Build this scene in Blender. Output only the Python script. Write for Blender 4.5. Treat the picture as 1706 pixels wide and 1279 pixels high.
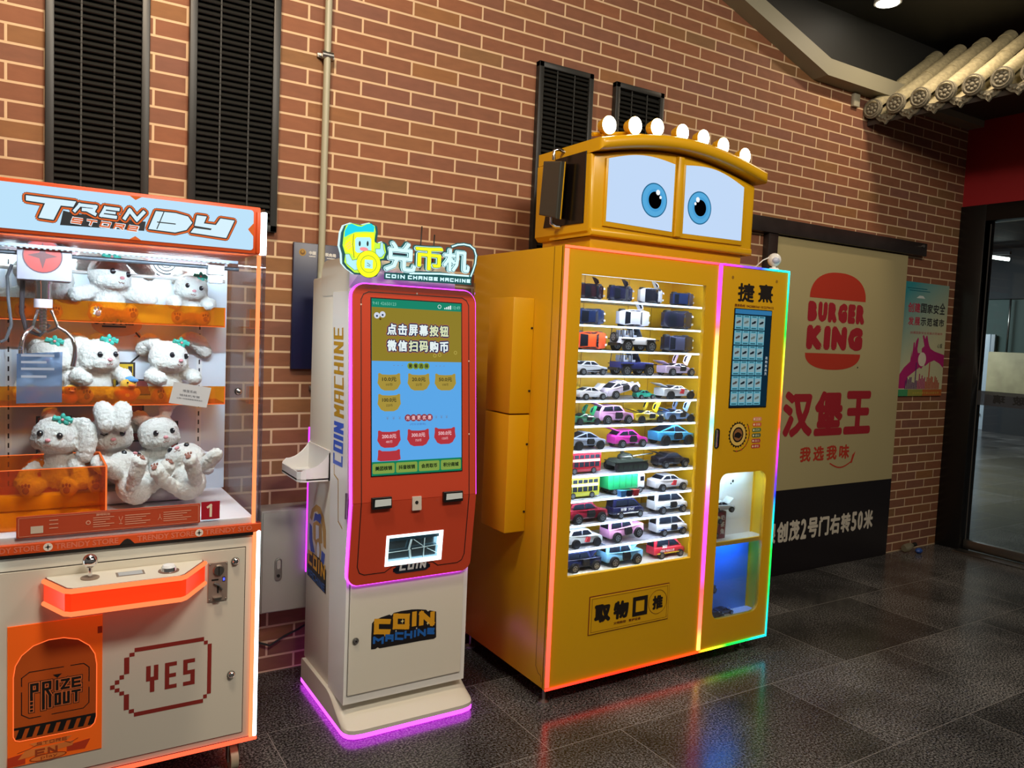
import bpy, bmesh, math, random
from mathutils import Vector, Matrix, Euler, noise

random.seed(7)
for _o in list(bpy.data.objects):
    bpy.data.objects.remove(_o)
SC = bpy.context.scene
COL = SC.collection
PI = math.pi

# ---------------------------------------------------------------- camera
RT = Vector((0.8489024948, -0.5268341578, 0.0425479079))
DN = Vector((0.0011689633, -0.0786278105, -0.9969033559))
FW = Vector((0.5285481887, 0.8463234828, -0.0661314947))
EYE = Vector((0.0, -3.50435, 1.60277))
FOC = 1290.36
cam_data = bpy.data.cameras.new('camera')
cam_data.sensor_fit = 'HORIZONTAL'
cam_data.sensor_width = 36.0
cam_data.lens = FOC / 1706 * 36.0
cam_data.clip_start = 0.05
cam = bpy.data.objects.new('camera', cam_data)
COL.objects.link(cam)
cam.matrix_world = Matrix(((RT.x, -DN.x, -FW.x, EYE.x), (RT.y, -DN.y, -FW.y, EYE.y), (RT.z, -DN.z, -FW.z, EYE.z), (0, 0, 0, 1)))
SC.camera = cam


def at(px, py, axis, val):
    """point of the place that the photograph shows at (px, py), on the plane axis = val"""
    d = FW + RT * ((px - 853) / FOC) + DN * ((py - 639.5) / FOC)
    k = 'xyz'.index(axis)
    return EYE + d * ((val - EYE[k]) / d[k])


# ---------------------------------------------------------------- world, exposure
world = bpy.data.worlds.new('world')
SC.world = world
world.use_nodes = True
world.node_tree.nodes['Background'].inputs[0].default_value = (1.0, 0.93, 0.84, 1)
world.node_tree.nodes['Background'].inputs[1].default_value = 0.10
SC.view_settings.view_transform = 'Standard'
SC.view_settings.look = 'None'
SC.view_settings.exposure = 0.0
SC.view_settings.gamma = 1.0
SC.cycles.max_bounces = 10
SC.cycles.transparent_max_bounces = 24
SC.cycles.sample_clamp_indirect = 6.0
SC.cycles.caustics_reflective = False
SC.cycles.caustics_refractive = False


# ---------------------------------------------------------------- room lights
def area_light(name, loc, target, size, power, color, size_y=None, spread=None):
    l = bpy.data.lights.new(name, 'AREA')
    l.energy = power
    l.color = color
    l.size = size
    if size_y:
        l.shape = 'RECTANGLE'
        l.size_y = size_y
    if spread:
        l.spread = spread
    o = bpy.data.objects.new(name, l)
    o.location = loc
    o.rotation_euler = (Vector(target) - Vector(loc)).to_track_quat('-Z', 'Y').to_euler()
    COL.objects.link(o)
    return o


WARM = (1.0, 0.80, 0.58)
NEUT = (1.0, 0.90, 0.76)
area_light('ceiling_lamp_light_over_claw', (0.2, -1.6, 3.85), (0.5, -0.1, 1.9), 0.5, 78, WARM)
area_light('ceiling_lamp_light_entrance', (1.2, -3.6, 3.85), (1.6, -0.6, 1.2), 0.9, 140, NEUT)
area_light('ceiling_lamp_light_front', (3.3, -3.4, 3.85), (3.6, -0.4, 1.2), 0.8, 58, NEUT)
area_light('ceiling_lamp_light_eave', (4.815, -0.80, 3.86), (4.815, -0.70, 0), 0.16, 15, WARM)
area_light('hall_tube_light', (13.6, 6.2, 3.6), (13.6, 5.4, 0), 2.6, 330, (0.85, 0.95, 1.0), 3.0)
area_light('hall_lamp_light', (9.6, 4.0, 3.6), (9.0, 2.6, 0), 2.0, 190, (0.80, 0.90, 1.0))


# ---------------------------------------------------------------- materials
def lin(h):
    if isinstance(h, str):
        h = h.lstrip('#')
        c = [int(h[i:i + 2], 16) / 255 for i in (0, 2, 4)]
        return tuple(x / 12.92 if x <= 0.04045 else ((x + 0.055) / 1.055) ** 2.4 for x in c) + (1.0,)
    return tuple(h) + ((1.0,) if len(h) == 3 else ())


MATS = {}


def mat(name, col, rough=0.5, metal=0.0, emit=0.0, bump=0.0, bscale=60.0, coat=0.0, mottle=0.0):
    """principled surface; optional emission, noise bump and noise mottling of the colour"""
    if name in MATS:
        return MATS[name]
    m = bpy.data.materials.new(name)
    m.use_nodes = True
    nt = m.node_tree
    b = nt.nodes['Principled BSDF']
    c = lin(col)
    b.inputs['Base Color'].default_value = c
    b.inputs['Roughness'].default_value = rough
    b.inputs['Metallic'].default_value = metal
    if coat:
        b.inputs['Coat Weight'].default_value = coat
        b.inputs['Coat Roughness'].default_value = 0.08
    if emit:
        b.inputs['Emission Color'].default_value = c
        b.inputs['Emission Strength'].default_value = emit
    if bump or mottle:
        tc = nt.nodes.new('ShaderNodeTexCoord')
        n = nt.nodes.new('ShaderNodeTexNoise')
        n.inputs['Scale'].default_value = bscale
        n.inputs['Detail'].default_value = 4
        nt.links.new(tc.outputs['Object'], n.inputs['Vector'])
        if bump:
            bp = nt.nodes.new('ShaderNodeBump')
            bp.inputs['Strength'].default_value = bump
            bp.inputs['Distance'].default_value = 0.004
            nt.links.new(n.outputs['Fac'], bp.inputs['Height'])
            nt.links.new(bp.outputs['Normal'], b.inputs['Normal'])
        if mottle:
            r = nt.nodes.new('ShaderNodeValToRGB')
            r.color_ramp.elements[0].position = 0.3
            r.color_ramp.elements[1].position = 0.7
            r.color_ramp.elements[0].color = tuple(x * (1 - mottle) for x in c[:3]) + (1,)
            r.color_ramp.elements[1].color = tuple(min(1, x * (1 + mottle)) for x in c[:3]) + (1,)
            nt.links.new(n.outputs['Fac'], r.inputs['Fac'])
            nt.links.new(r.outputs['Color'], b.inputs['Base Color'])
    MATS[name] = m
    return m


def glow(name, col, strength):
    """a lamp, screen or lit sign"""
    if name in MATS:
        return MATS[name]
    m = bpy.data.materials.new(name)
    m.use_nodes = True
    nt = m.node_tree
    nt.nodes.remove(nt.nodes['Principled BSDF'])
    e = nt.nodes.new('ShaderNodeEmission')
    e.inputs[0].default_value = lin(col)
    e.inputs[1].default_value = strength
    nt.links.new(e.outputs[0], nt.nodes['Material Output'].inputs[0])
    MATS[name] = m
    return m


def bright(c, strength):
    """a saturated lamp colour: its strong channels carry the power, the weak ones stay at their own level"""
    c = lin(c)[:3]
    return tuple(x if x > 0.55 else x / strength for x in c) + (1.0,)


def led_ramp(name, axis, stops, strength):
    """colour-cycling led strip: the colours run along the strip"""
    m = bpy.data.materials.new(name)
    m.use_nodes = True
    nt = m.node_tree
    nt.nodes.remove(nt.nodes['Principled BSDF'])
    tc = nt.nodes.new('ShaderNodeTexCoord')
    sp = nt.nodes.new('ShaderNodeSeparateXYZ')
    r = nt.nodes.new('ShaderNodeValToRGB')
    e = nt.nodes.new('ShaderNodeEmission')
    el = r.color_ramp.elements
    while len(el) < len(stops):
        el.new(0.5)
    for k, (p, c) in enumerate(stops):
        el[k].position = p
        el[k].color = bright(c, strength)
    e.inputs[1].default_value = strength
    nt.links.new(tc.outputs['Generated'], sp.inputs[0])
    nt.links.new(sp.outputs['XYZ'.index(axis)], r.inputs[0])
    nt.links.new(r.outputs[0], e.inputs[0])
    nt.links.new(e.outputs[0], nt.nodes['Material Output'].inputs[0])
    return m


def glass(name, tint=(1, 1, 1), gloss=0.07, rough=0.02, hue=None):
    """thin clear or tinted pane"""
    if name in MATS:
        return MATS[name]
    m = bpy.data.materials.new(name)
    m.use_nodes = True
    nt = m.node_tree
    nt.nodes.remove(nt.nodes['Principled BSDF'])
    t = nt.nodes.new('ShaderNodeBsdfTransparent')
    t.inputs[0].default_value = lin(tint)
    g = nt.nodes.new('ShaderNodeBsdfGlossy')
    g.inputs['Roughness'].default_value = rough
    lw = nt.nodes.new('ShaderNodeLayerWeight')
    lw.inputs['Blend'].default_value = 0.25
    mul = nt.nodes.new('ShaderNodeMath')
    mul.operation = 'MULTIPLY_ADD'
    mul.inputs[1].default_value = 0.35
    mul.inputs[2].default_value = gloss
    nt.links.new(lw.outputs['Fresnel'], mul.inputs[0])
    mx = nt.nodes.new('ShaderNodeMixShader')
    nt.links.new(mul.outputs[0], mx.inputs[0])
    nt.links.new(t.outputs[0], mx.inputs[1])
    nt.links.new(g.outputs[0], mx.inputs[2])
    last = mx
    if hue:
        d = nt.nodes.new('ShaderNodeBsdfDiffuse')
        d.inputs[0].default_value = lin(hue[0])
        tr = nt.nodes.new('ShaderNodeBsdfTranslucent')
        tr.inputs[0].default_value = lin(hue[0])
        ad = nt.nodes.new('ShaderNodeMixShader')
        nt.links.new(d.outputs[0], ad.inputs[1])
        nt.links.new(tr.outputs[0], ad.inputs[2])
        mx2 = nt.nodes.new('ShaderNodeMixShader')
        mx2.inputs[0].default_value = hue[1]
        nt.links.new(mx.outputs[0], mx2.inputs[1])
        nt.links.new(ad.outputs[0], mx2.inputs[2])
        last = mx2
    nt.links.new(last.outputs[0], nt.nodes['Material Output'].inputs[0])
    MATS[name] = m
    return m


def brick_mat():
    m = bpy.data.materials.new('red_brick_tile')
    m.use_nodes = True
    nt = m.node_tree
    b = nt.nodes['Principled BSDF']
    L = nt.links.new
    tc = nt.nodes.new('ShaderNodeTexCoord')
    sp = nt.nodes.new('ShaderNodeSeparateXYZ')
    L(tc.outputs['Object'], sp.inputs[0])
    ax = nt.nodes.new('ShaderNodeMath'); ax.operation = 'ADD'; ax.inputs[1].default_value = -0.173 + 2.5
    az = nt.nodes.new('ShaderNodeMath'); az.operation = 'ADD'; az.inputs[1].default_value = -0.003 + 1.4
    L(sp.outputs[0], ax.inputs[0]); L(sp.outputs[2], az.inputs[0])
    cb = nt.nodes.new('ShaderNodeCombineXYZ')
    L(ax.outputs[0], cb.inputs[0]); L(az.outputs[0], cb.inputs[1])
    bt = nt.nodes.new('ShaderNodeTexBrick')
    bt.offset = 0.5
    bt.inputs['Scale'].default_value = 1.0
    bt.inputs['Mortar Size'].default_value = 0.0052
    bt.inputs['Mortar Smooth'].default_value = 0.15
    bt.inputs['Brick Width'].default_value = 0.25
    bt.inputs['Row Height'].default_value = 0.07
    bt.inputs['Bias'].default_value = 0.0
    bt.inputs['Color1'].default_value = (0, 0, 0, 1)
    bt.inputs['Color2'].default_value = (1, 1, 1, 1)
    bt.inputs['Mortar'].default_value = (0.5, 0.5, 0.5, 1)
    L(cb.outputs[0], bt.inputs['Vector'])
    rp = nt.nodes.new('ShaderNodeValToRGB')
    cols = [(0.0, '#8e5b40'), (0.3, '#996040'), (0.5, '#8b5b44'), (0.66, '#925c3e'), (0.80, '#8a5a48'), (0.9, '#9c683c'), (1.0, '#8a6440')]
    el = rp.color_ramp.elements
    while len(el) < len(cols):
        el.new(0.5)
    for k, (p, c) in enumerate(cols):
        el[k].position = p
        el[k].color = lin(c)
    L(bt.outputs['Color'], rp.inputs[0])
    ns = nt.nodes.new('ShaderNodeTexNoise'); ns.inputs['Scale'].default_value = 35; ns.inputs['Detail'].default_value = 5
    mp = nt.nodes.new('ShaderNodeMapping'); mp.inputs['Scale'].default_value = (0.35, 1, 1)
    L(tc.outputs['Object'], mp.inputs[0]); L(mp.outputs[0], ns.inputs['Vector'])
    hs = nt.nodes.new('ShaderNodeMixRGB'); hs.blend_type = 'MULTIPLY'; hs.inputs[0].default_value = 0.35
    L(rp.outputs[0], hs.inputs[1]); L(ns.outputs['Fac'], hs.inputs[2])
    mx = nt.nodes.new('ShaderNodeMixRGB')
    mx.inputs[2].default_value = lin('#d8b892')
    L(bt.outputs['Fac'], mx.inputs[0]); L(hs.outputs[0], mx.inputs[1])
    L(mx.outputs[0], b.inputs['Base Color'])
    b.inputs['Roughness'].default_value = 0.75
    inv = nt.nodes.new('ShaderNodeMath'); inv.operation = 'SUBTRACT'; inv.inputs[0].default_value = 1.0
    L(bt.outputs['Fac'], inv.inputs[1])
    ad = nt.nodes.new('ShaderNodeMath'); ad.operation = 'MULTIPLY_ADD'; ad.inputs[1].default_value = 0.25
    L(ns.outputs['Fac'], ad.inputs[0]); L(inv.outputs[0], ad.inputs[2])
    bp = nt.nodes.new('ShaderNodeBump'); bp.inputs['Strength'].default_value = 0.5; bp.inputs['Distance'].default_value = 0.006
    L(ad.outputs[0], bp.inputs['Height']); L(bp.outputs[0], b.inputs['Normal'])
    return m


def granite_mat():
    m = bpy.data.materials.new('dark_granite_tiles')
    m.use_nodes = True
    nt = m.node_tree
    b = nt.nodes['Principled BSDF']
    L = nt.links.new
    tc = nt.nodes.new('ShaderNodeTexCoord')
    mp = nt.nodes.new('ShaderNodeMapping')
    mp.inputs['Location'].default_value = (-0.02 + 9.0, 1.16 + 0.617 * 20, 0)
    L(tc.outputs['Object'], mp.inputs[0])
    bt = nt.nodes.new('ShaderNodeTexBrick')
    bt.offset = 0.38
    bt.inputs['Scale'].default_value = 1.0
    bt.inputs['Mortar Size'].default_value = 0.0016
    bt.inputs['Mortar Smooth'].default_value = 0.2
    bt.inputs['Brick Width'].default_value = 0.92
    bt.inputs['Row Height'].default_value = 0.617
    bt.inputs['Color1'].default_value = (0, 0, 0, 1)
    bt.inputs['Color2'].default_value = (1, 1, 1, 1)
    L(mp.outputs[0], bt.inputs['Vector'])
    n1 = nt.nodes.new('ShaderNodeTexNoise'); n1.inputs['Scale'].default_value = 115; n1.inputs['Detail'].default_value = 6; n1.inputs['Roughness'].default_value = 0.75
    n2 = nt.nodes.new('ShaderNodeTexNoise'); n2.inputs['Scale'].default_value = 2.2; n2.inputs['Detail'].default_value = 4
    L(tc.outputs['Object'], n1.inputs['Vector']); L(tc.outputs['Object'], n2.inputs['Vector'])
    r1 = nt.nodes.new('ShaderNodeValToRGB')
    r1.color_ramp.elements[0].position = 0.45; r1.color_ramp.elements[0].color = lin('#0c0b0d')
    r1.color_ramp.elements[1].position = 0.60; r1.color_ramp.elements[1].color = lin('#9a9794')
    L(n1.outputs['Fac'], r1.inputs[0])
    r2 = nt.nodes.new('ShaderNodeMapRange')
    r2.inputs['To Min'].default_value = 0.22; r2.inputs['To Max'].default_value = 0.95
    L(bt.outputs['Color'], r2.inputs['Value'])
    r3 = nt.nodes.new('ShaderNodeMapRange')
    r3.inputs['From Min'].default_value = 0.35; r3.inputs['From Max'].default_value = 0.68
    r3.inputs['To Min'].default_value = 0.5; r3.inputs['To Max'].default_value = 1.3
    L(n2.outputs['Fac'], r3.inputs['Value'])
    mu = nt.nodes.new('ShaderNodeMath'); mu.operation = 'MULTIPLY'
    L(r2.outputs[0], mu.inputs[0]); L(r3.outputs[0], mu.inputs[1])
    mm = nt.nodes.new('ShaderNodeVectorMath'); mm.operation = 'SCALE'
    L(r1.outputs[0], mm.inputs[0]); L(mu.outputs[0], mm.inputs['Scale'])
    mx = nt.nodes.new('ShaderNodeMixRGB'); mx.inputs[2].default_value = lin('#85807b')
    L(bt.outputs['Fac'], mx.inputs[0]); L(mm.outputs[0], mx.inputs[1])
    L(mx.outputs[0], b.inputs['Base Color'])
    rr = nt.nodes.new('ShaderNodeMapRange')
    rr.inputs['To Min'].default_value = 0.16; rr.inputs['To Max'].default_value = 0.27
    L(n2.outputs['Fac'], rr.inputs['Value'])
    L(rr.outputs[0], b.inputs['Roughness'])
    b.inputs['Specular IOR Level'].default_value = 0.45
    bp = nt.nodes.new('ShaderNodeBump'); bp.inputs['Strength'].default_value = 0.03; bp.inputs['Distance'].default_value = 0.002
    L(n1.outputs['Fac'], bp.inputs['Height']); L(bp.outputs[0], b.inputs['Normal'])
    return m


# ---------------------------------------------------------------- mesh helpers
class Fr:
    """a plane: origin o, u to the right, v up, n out of it"""
    def __init__(self, o, u=(1, 0, 0), v=(0, 0, 1)):
        self.o = Vector(o); self.u = Vector(u).normalized(); self.v = Vector(v).normalized()
        self.n = self.u.cross(self.v)

    def p(self, a, b, c=0.0):
        return self.o + self.u * a + self.v * b + self.n * c


def front(y, x=0, z=0):
    return Fr((x, y, z), (1, 0, 0), (0, 0, 1))


def side(x, y=0, z=0):
    """a face looking towards -x; u runs towards -y"""
    return Fr((x, y, z), (0, -1, 0), (0, 0, 1))


class M:
    def __init__(self):
        self.v = []; self.f = []; self.mi = []; self.mats = []; self.sm = []

    def m(self, material):
        if material not in self.mats:
            self.mats.append(material)
        return self.mats.index(material)

    def add(self, verts, faces, material, smooth=False):
        k = len(self.v); i = self.m(material)
        self.v += [Vector(q) for q in verts]
        for f in faces:
            self.f.append([k + a for a in f]); self.mi.append(i); self.sm.append(smooth)

    def addbm(self, bm, material, smooth=False):
        bm.verts.index_update()
        self.add([q.co.copy() for q in bm.verts], [[q.index for q in f.verts] for f in bm.faces], material, smooth)
        bm.free()

    def box(self, x0, x1, y0, y1, z0, z1, material, r=0.0, seg=2):
        if r:
            bm = bmesh.new()
            bmesh.ops.create_cube(bm, size=1)
            for q in bm.verts:
                q.co = Vector(((x0 + x1) / 2 + q.co.x * (x1 - x0), (y0 + y1) / 2 + q.co.y * (y1 - y0), (z0 + z1) / 2 + q.co.z * (z1 - z0)))
            bmesh.ops.bevel(bm, geom=list(bm.edges), offset=r, segments=seg, affect='EDGES', profile=0.5)
            self.addbm(bm, material, True)
            return
        v = [(x, y, z) for x in (x0, x1) for y in (y0, y1) for z in (z0, z1)]
        self.add(v, [(0, 1, 3, 2), (4, 6, 7, 5), (0, 4, 5, 1), (2, 3, 7, 6), (0, 2, 6, 4), (1, 5, 7, 3)], material)

    def cyl(self, p0, p1, r0, material, r1=None, seg=20, smooth=True):
        self.tube([p0, p1], r0, material, seg, radii=[r0, r0 if r1 is None else r1], smooth=smooth)

    def tube(self, pts, r, material, seg=10, radii=None, smooth=True, closed=False):
        pts = [Vector(q) for q in pts]; n = len(pts)
        radii = radii or [r] * n
        vs = []; fs = []; up = None
        for k in range(n):
            if closed:
                d = pts[(k + 1) % n] - pts[k - 1]
            else:
                d = (pts[min(k + 1, n - 1)] - pts[max(k - 1, 0)])
            d = d.normalized() if d.length else Vector((0, 0, 1))
            if up is None:
                up = d.orthogonal().normalized()
            up = (up - d * up.dot(d))
            up = up.normalized() if up.length > 1e-6 else d.orthogonal().normalized()
            w = d.cross(up)
            for a in range(seg):
                t = 2 * PI * a / seg
                vs.append(pts[k] + (up * math.cos(t) + w * math.sin(t)) * radii[k])
        rng = range(n) if closed else range(n - 1)
        for k in rng:
            k2 = (k + 1) % n
            for a in range(seg):
                b = (a + 1) % seg
                fs.append((k * seg + a, k * seg + b, k2 * seg + b, k2 * seg + a))
        self.add(vs, fs, material, smooth)
        if not closed:
            c0 = vs[:seg]; c1 = vs[-seg:]
            self.add(c0, [tuple(range(seg))[::-1]], material)
            self.add(c1, [tuple(range(seg))], material)

    def ball(self, c, r, material, seg=16, rings=10, rot=None):
        r = (r, r, r) if isinstance(r, (int, float)) else r
        c = Vector(c); vs = []; fs = []
        R = Euler(rot).to_matrix() if rot else None
        for i in range(rings + 1):
            t = PI * i / rings
            for j in range(seg):
                a = 2 * PI * j / seg
                q = Vector((math.sin(t) * math.cos(a) * r[0], math.sin(t) * math.sin(a) * r[1], math.cos(t) * r[2]))
                vs.append(c + (R @ q if R else q))
        for i in range(rings):
            for j in range(seg):
                k = (j + 1) % seg
                fs.append((i * seg + j, (i + 1) * seg + j, (i + 1) * seg + k, i * seg + k))
        self.add(vs, fs, material, True)

    def poly(self, pts, material):
        self.add(pts, [tuple(range(len(pts)))], material)

    def prism(self, pts, fr, c0, c1, material, smooth=False, bev=0.0, seg=2, holes=()):
        """outline pts (u, v) on a plane, with real thickness from c0 to c1 along its normal"""
        bm = bmesh.new()
        loops = [pts] + list(holes)
        edges = []
        for lp in loops:
            vs = [bm.verts.new(Vector((a, b, 0))) for a, b in lp]
            for i in range(len(vs)):
                edges.append(bm.edges.new((vs[i], vs[(i + 1) % len(vs)])))
        if len(loops) == 1:
            bm.faces.new([bm.verts[i] for i in range(len(pts))] if False else list(bm.verts))
        else:
            bmesh.ops.triangle_fill(bm, use_beauty=True, use_dissolve=False, edges=edges)
        bmesh.ops.recalc_face_normals(bm, faces=list(bm.faces))
        for f in bm.faces:
            if f.normal.z < 0:
                f.normal_flip()
        base = list(bm.faces)
        ext = bmesh.ops.extrude_face_region(bm, geom=base)
        nv = [q for q in ext['geom'] if isinstance(q, bmesh.types.BMVert)]
        for q in bm.verts:
            q.co.z = c0
        for q in nv:
            q.co.z = c1
        bmesh.ops.recalc_face_normals(bm, faces=list(bm.faces))
        if bev:
            ed = [e for e in bm.edges if len(e.link_faces) == 2 and abs(e.verts[0].co.z - c1) < 1e-7 and abs(e.verts[1].co.z - c1) < 1e-7 and e.calc_face_angle(0) > 0.5]
            bmesh.ops.bevel(bm, geom=ed, offset=bev, segments=seg, affect='EDGES', profile=0.5)
        for q in bm.verts:
            q.co = fr.p(q.co.x, q.co.y, q.co.z)
        self.addbm(bm, material, smooth)

    def build(self, name, parent=None, angle=40):
        me = bpy.data.meshes.new(name)
        me.from_pydata([tuple(q) for q in self.v], [], self.f)
        for q in self.mats:
            me.materials.append(q)
        me.polygons.foreach_set('material_index', self.mi)
        me.polygons.foreach_set('use_smooth', self.sm)
        if any(self.sm):
            bm = bmesh.new(); bm.from_mesh(me)
            bmesh.ops.remove_doubles(bm, verts=list(bm.verts), dist=1e-5)
            for e in bm.edges:
                if len(e.link_faces) == 2:
                    e.smooth = e.calc_face_angle(0) < math.radians(angle)
            bm.to_mesh(me); bm.free()
        me.update()
        o = bpy.data.objects.new(name, me)
        COL.objects.link(o)
        if parent:
            o.parent = parent
            w = Vector((0, 0, 0)); q = parent
            while q:
                w += q.location; q = q.parent
            me.transform(Matrix.Translation(-w))
        return o


def tag(o, label=None, cat=None, group=None, kind=None):
    if label: o['label'] = label
    if cat: o['category'] = cat
    if group: o['group'] = group
    if kind: o['kind'] = kind
    return o


def thing(name, loc, label, cat, group=None):
    o = bpy.data.objects.new(name, None)
    o.empty_display_size = 0.05
    o.location = loc
    COL.objects.link(o)
    return tag(o, label, cat, group)


def copy_tree(o, parent=None):
    c = o.copy(); COL.objects.link(c)
    if parent: c.parent = parent
    for ch in list(o.children):
        copy_tree(ch, c)
    return c


def rrect(u0, v0, u1, v1, r, seg=6):
    if not isinstance(r, (tuple, list)):
        r = (r, r, r, r)                      # bottom-left, bottom-right, top-right, top-left
    out = []
    for (cu, cv, a0, rr) in ((u0 + r[0], v0 + r[0], PI, r[0]), (u1 - r[1], v0 + r[1], 1.5 * PI, r[1]), (u1 - r[2], v1 - r[2], 0, r[2]), (u0 + r[3], v1 - r[3], 0.5 * PI, r[3])):
        if rr <= 0:
            out.append((cu, cv)); continue
        for k in range(seg + 1):
            a = a0 + 0.5 * PI * k / seg
            out.append((cu + rr * math.cos(a), cv + rr * math.sin(a)))
    return out


def oval(cu, cv, ru, rv=None, n=28, a0=0, a1=2 * PI):
    rv = ru if rv is None else rv
    full = abs(a1 - a0 - 2 * PI) < 1e-6
    return [(cu + ru * math.cos(a0 + (a1 - a0) * k / (n if full else n - 1)), cv + rv * math.sin(a0 + (a1 - a0) * k / (n if full else n - 1))) for k in range(n)]


# ---------------------------------------------------------------- lettering and flat printed artwork
_TXT = {}


def text_geo(s):
    if s not in _TXT:
        cu = bpy.data.curves.new('t', 'FONT')
        cu.body = s; cu.resolution_u = 2
        ob = bpy.data.objects.new('t', cu)
        COL.objects.link(ob)
        bpy.context.view_layer.update()
        dg = bpy.context.evaluated_depsgraph_get()
        me = bpy.data.meshes.new_from_object(ob.evaluated_get(dg))
        vs = [(q.co.x, q.co.y) for q in me.vertices]
        fs = [tuple(p.vertices) for p in me.polygons]
        bpy.data.objects.remove(ob); bpy.data.curves.remove(cu); bpy.data.meshes.remove(me)
        x0 = min(a for a, b in vs); x1 = max(a for a, b in vs); y0 = min(b for a, b in vs); y1 = max(b for a, b in vs)
        vs = [((a - x0) / max(x1 - x0, 1e-6), (b - y0) / max(y1 - y0, 1e-6)) for a, b in vs]
        _TXT[s] = (vs, fs)
    return _TXT[s]


GL = {  # arcade lettering as strokes in a unit box
    'A': [[(0, 0), (0, 1), (1, 1), (1, 0)], [(0, .45), (1, .45)]], 'C': [[(1, 1), (0, 1), (0, 0), (1, 0)]],
    'O': [[(0, 0), (0, 1), (1, 1), (1, 0), (0, 0)]], 'I': [[(.5, 0), (.5, 1)]], 'N': [[(0, 0), (0, 1), (1, 0), (1, 1)]],
    'M': [[(0, 0), (0, 1), (.5, .5), (1, 1), (1, 0)]], 'H': [[(0, 0), (0, 1)], [(1, 0), (1, 1)], [(0, .5), (1, .5)]],
    'E': [[(1, 1), (0, 1), (0, 0), (1, 0)], [(0, .5), (.9, .5)]], 'T': [[(0, 1), (1, 1)], [(.5, 1), (.5, 0)]],
    'R': [[(0, 0), (0, 1), (1, 1), (1, .5), (0, .5)], [(.45, .5), (1, 0)]], 'D': [[(0, 0), (0, 1), (.75, 1), (1, .75), (1, .25), (.75, 0), (0, 0)]],
    'Y': [[(0, 1), (0, .5), (1, .5)], [(1, 1), (1, .5)], [(.5, .5), (.5, 0)]], 'y': [[(0, 1), (0, .5), (1, .5)], [(1, 1), (1, 0), (0, 0)]],
    'S': [[(1, 1), (0, 1), (0, .5), (1, .5), (1, 0), (0, 0)]], 'P': [[(0, 0), (0, 1), (1, 1), (1, .5), (0, .5)]],
    'Z': [[(0, 1), (1, 1), (0, 0), (1, 0)]], 'U': [[(0, 1), (0, 0), (1, 0), (1, 1)]], 'G': [[(1, 1), (0, 1), (0, 0), (1, 0), (1, .45), (.6, .45)]],
    'e': [[(1, 0), (0, 0), (0, 1), (1, 1), (1, .5), (0, .5)]],
}


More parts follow.
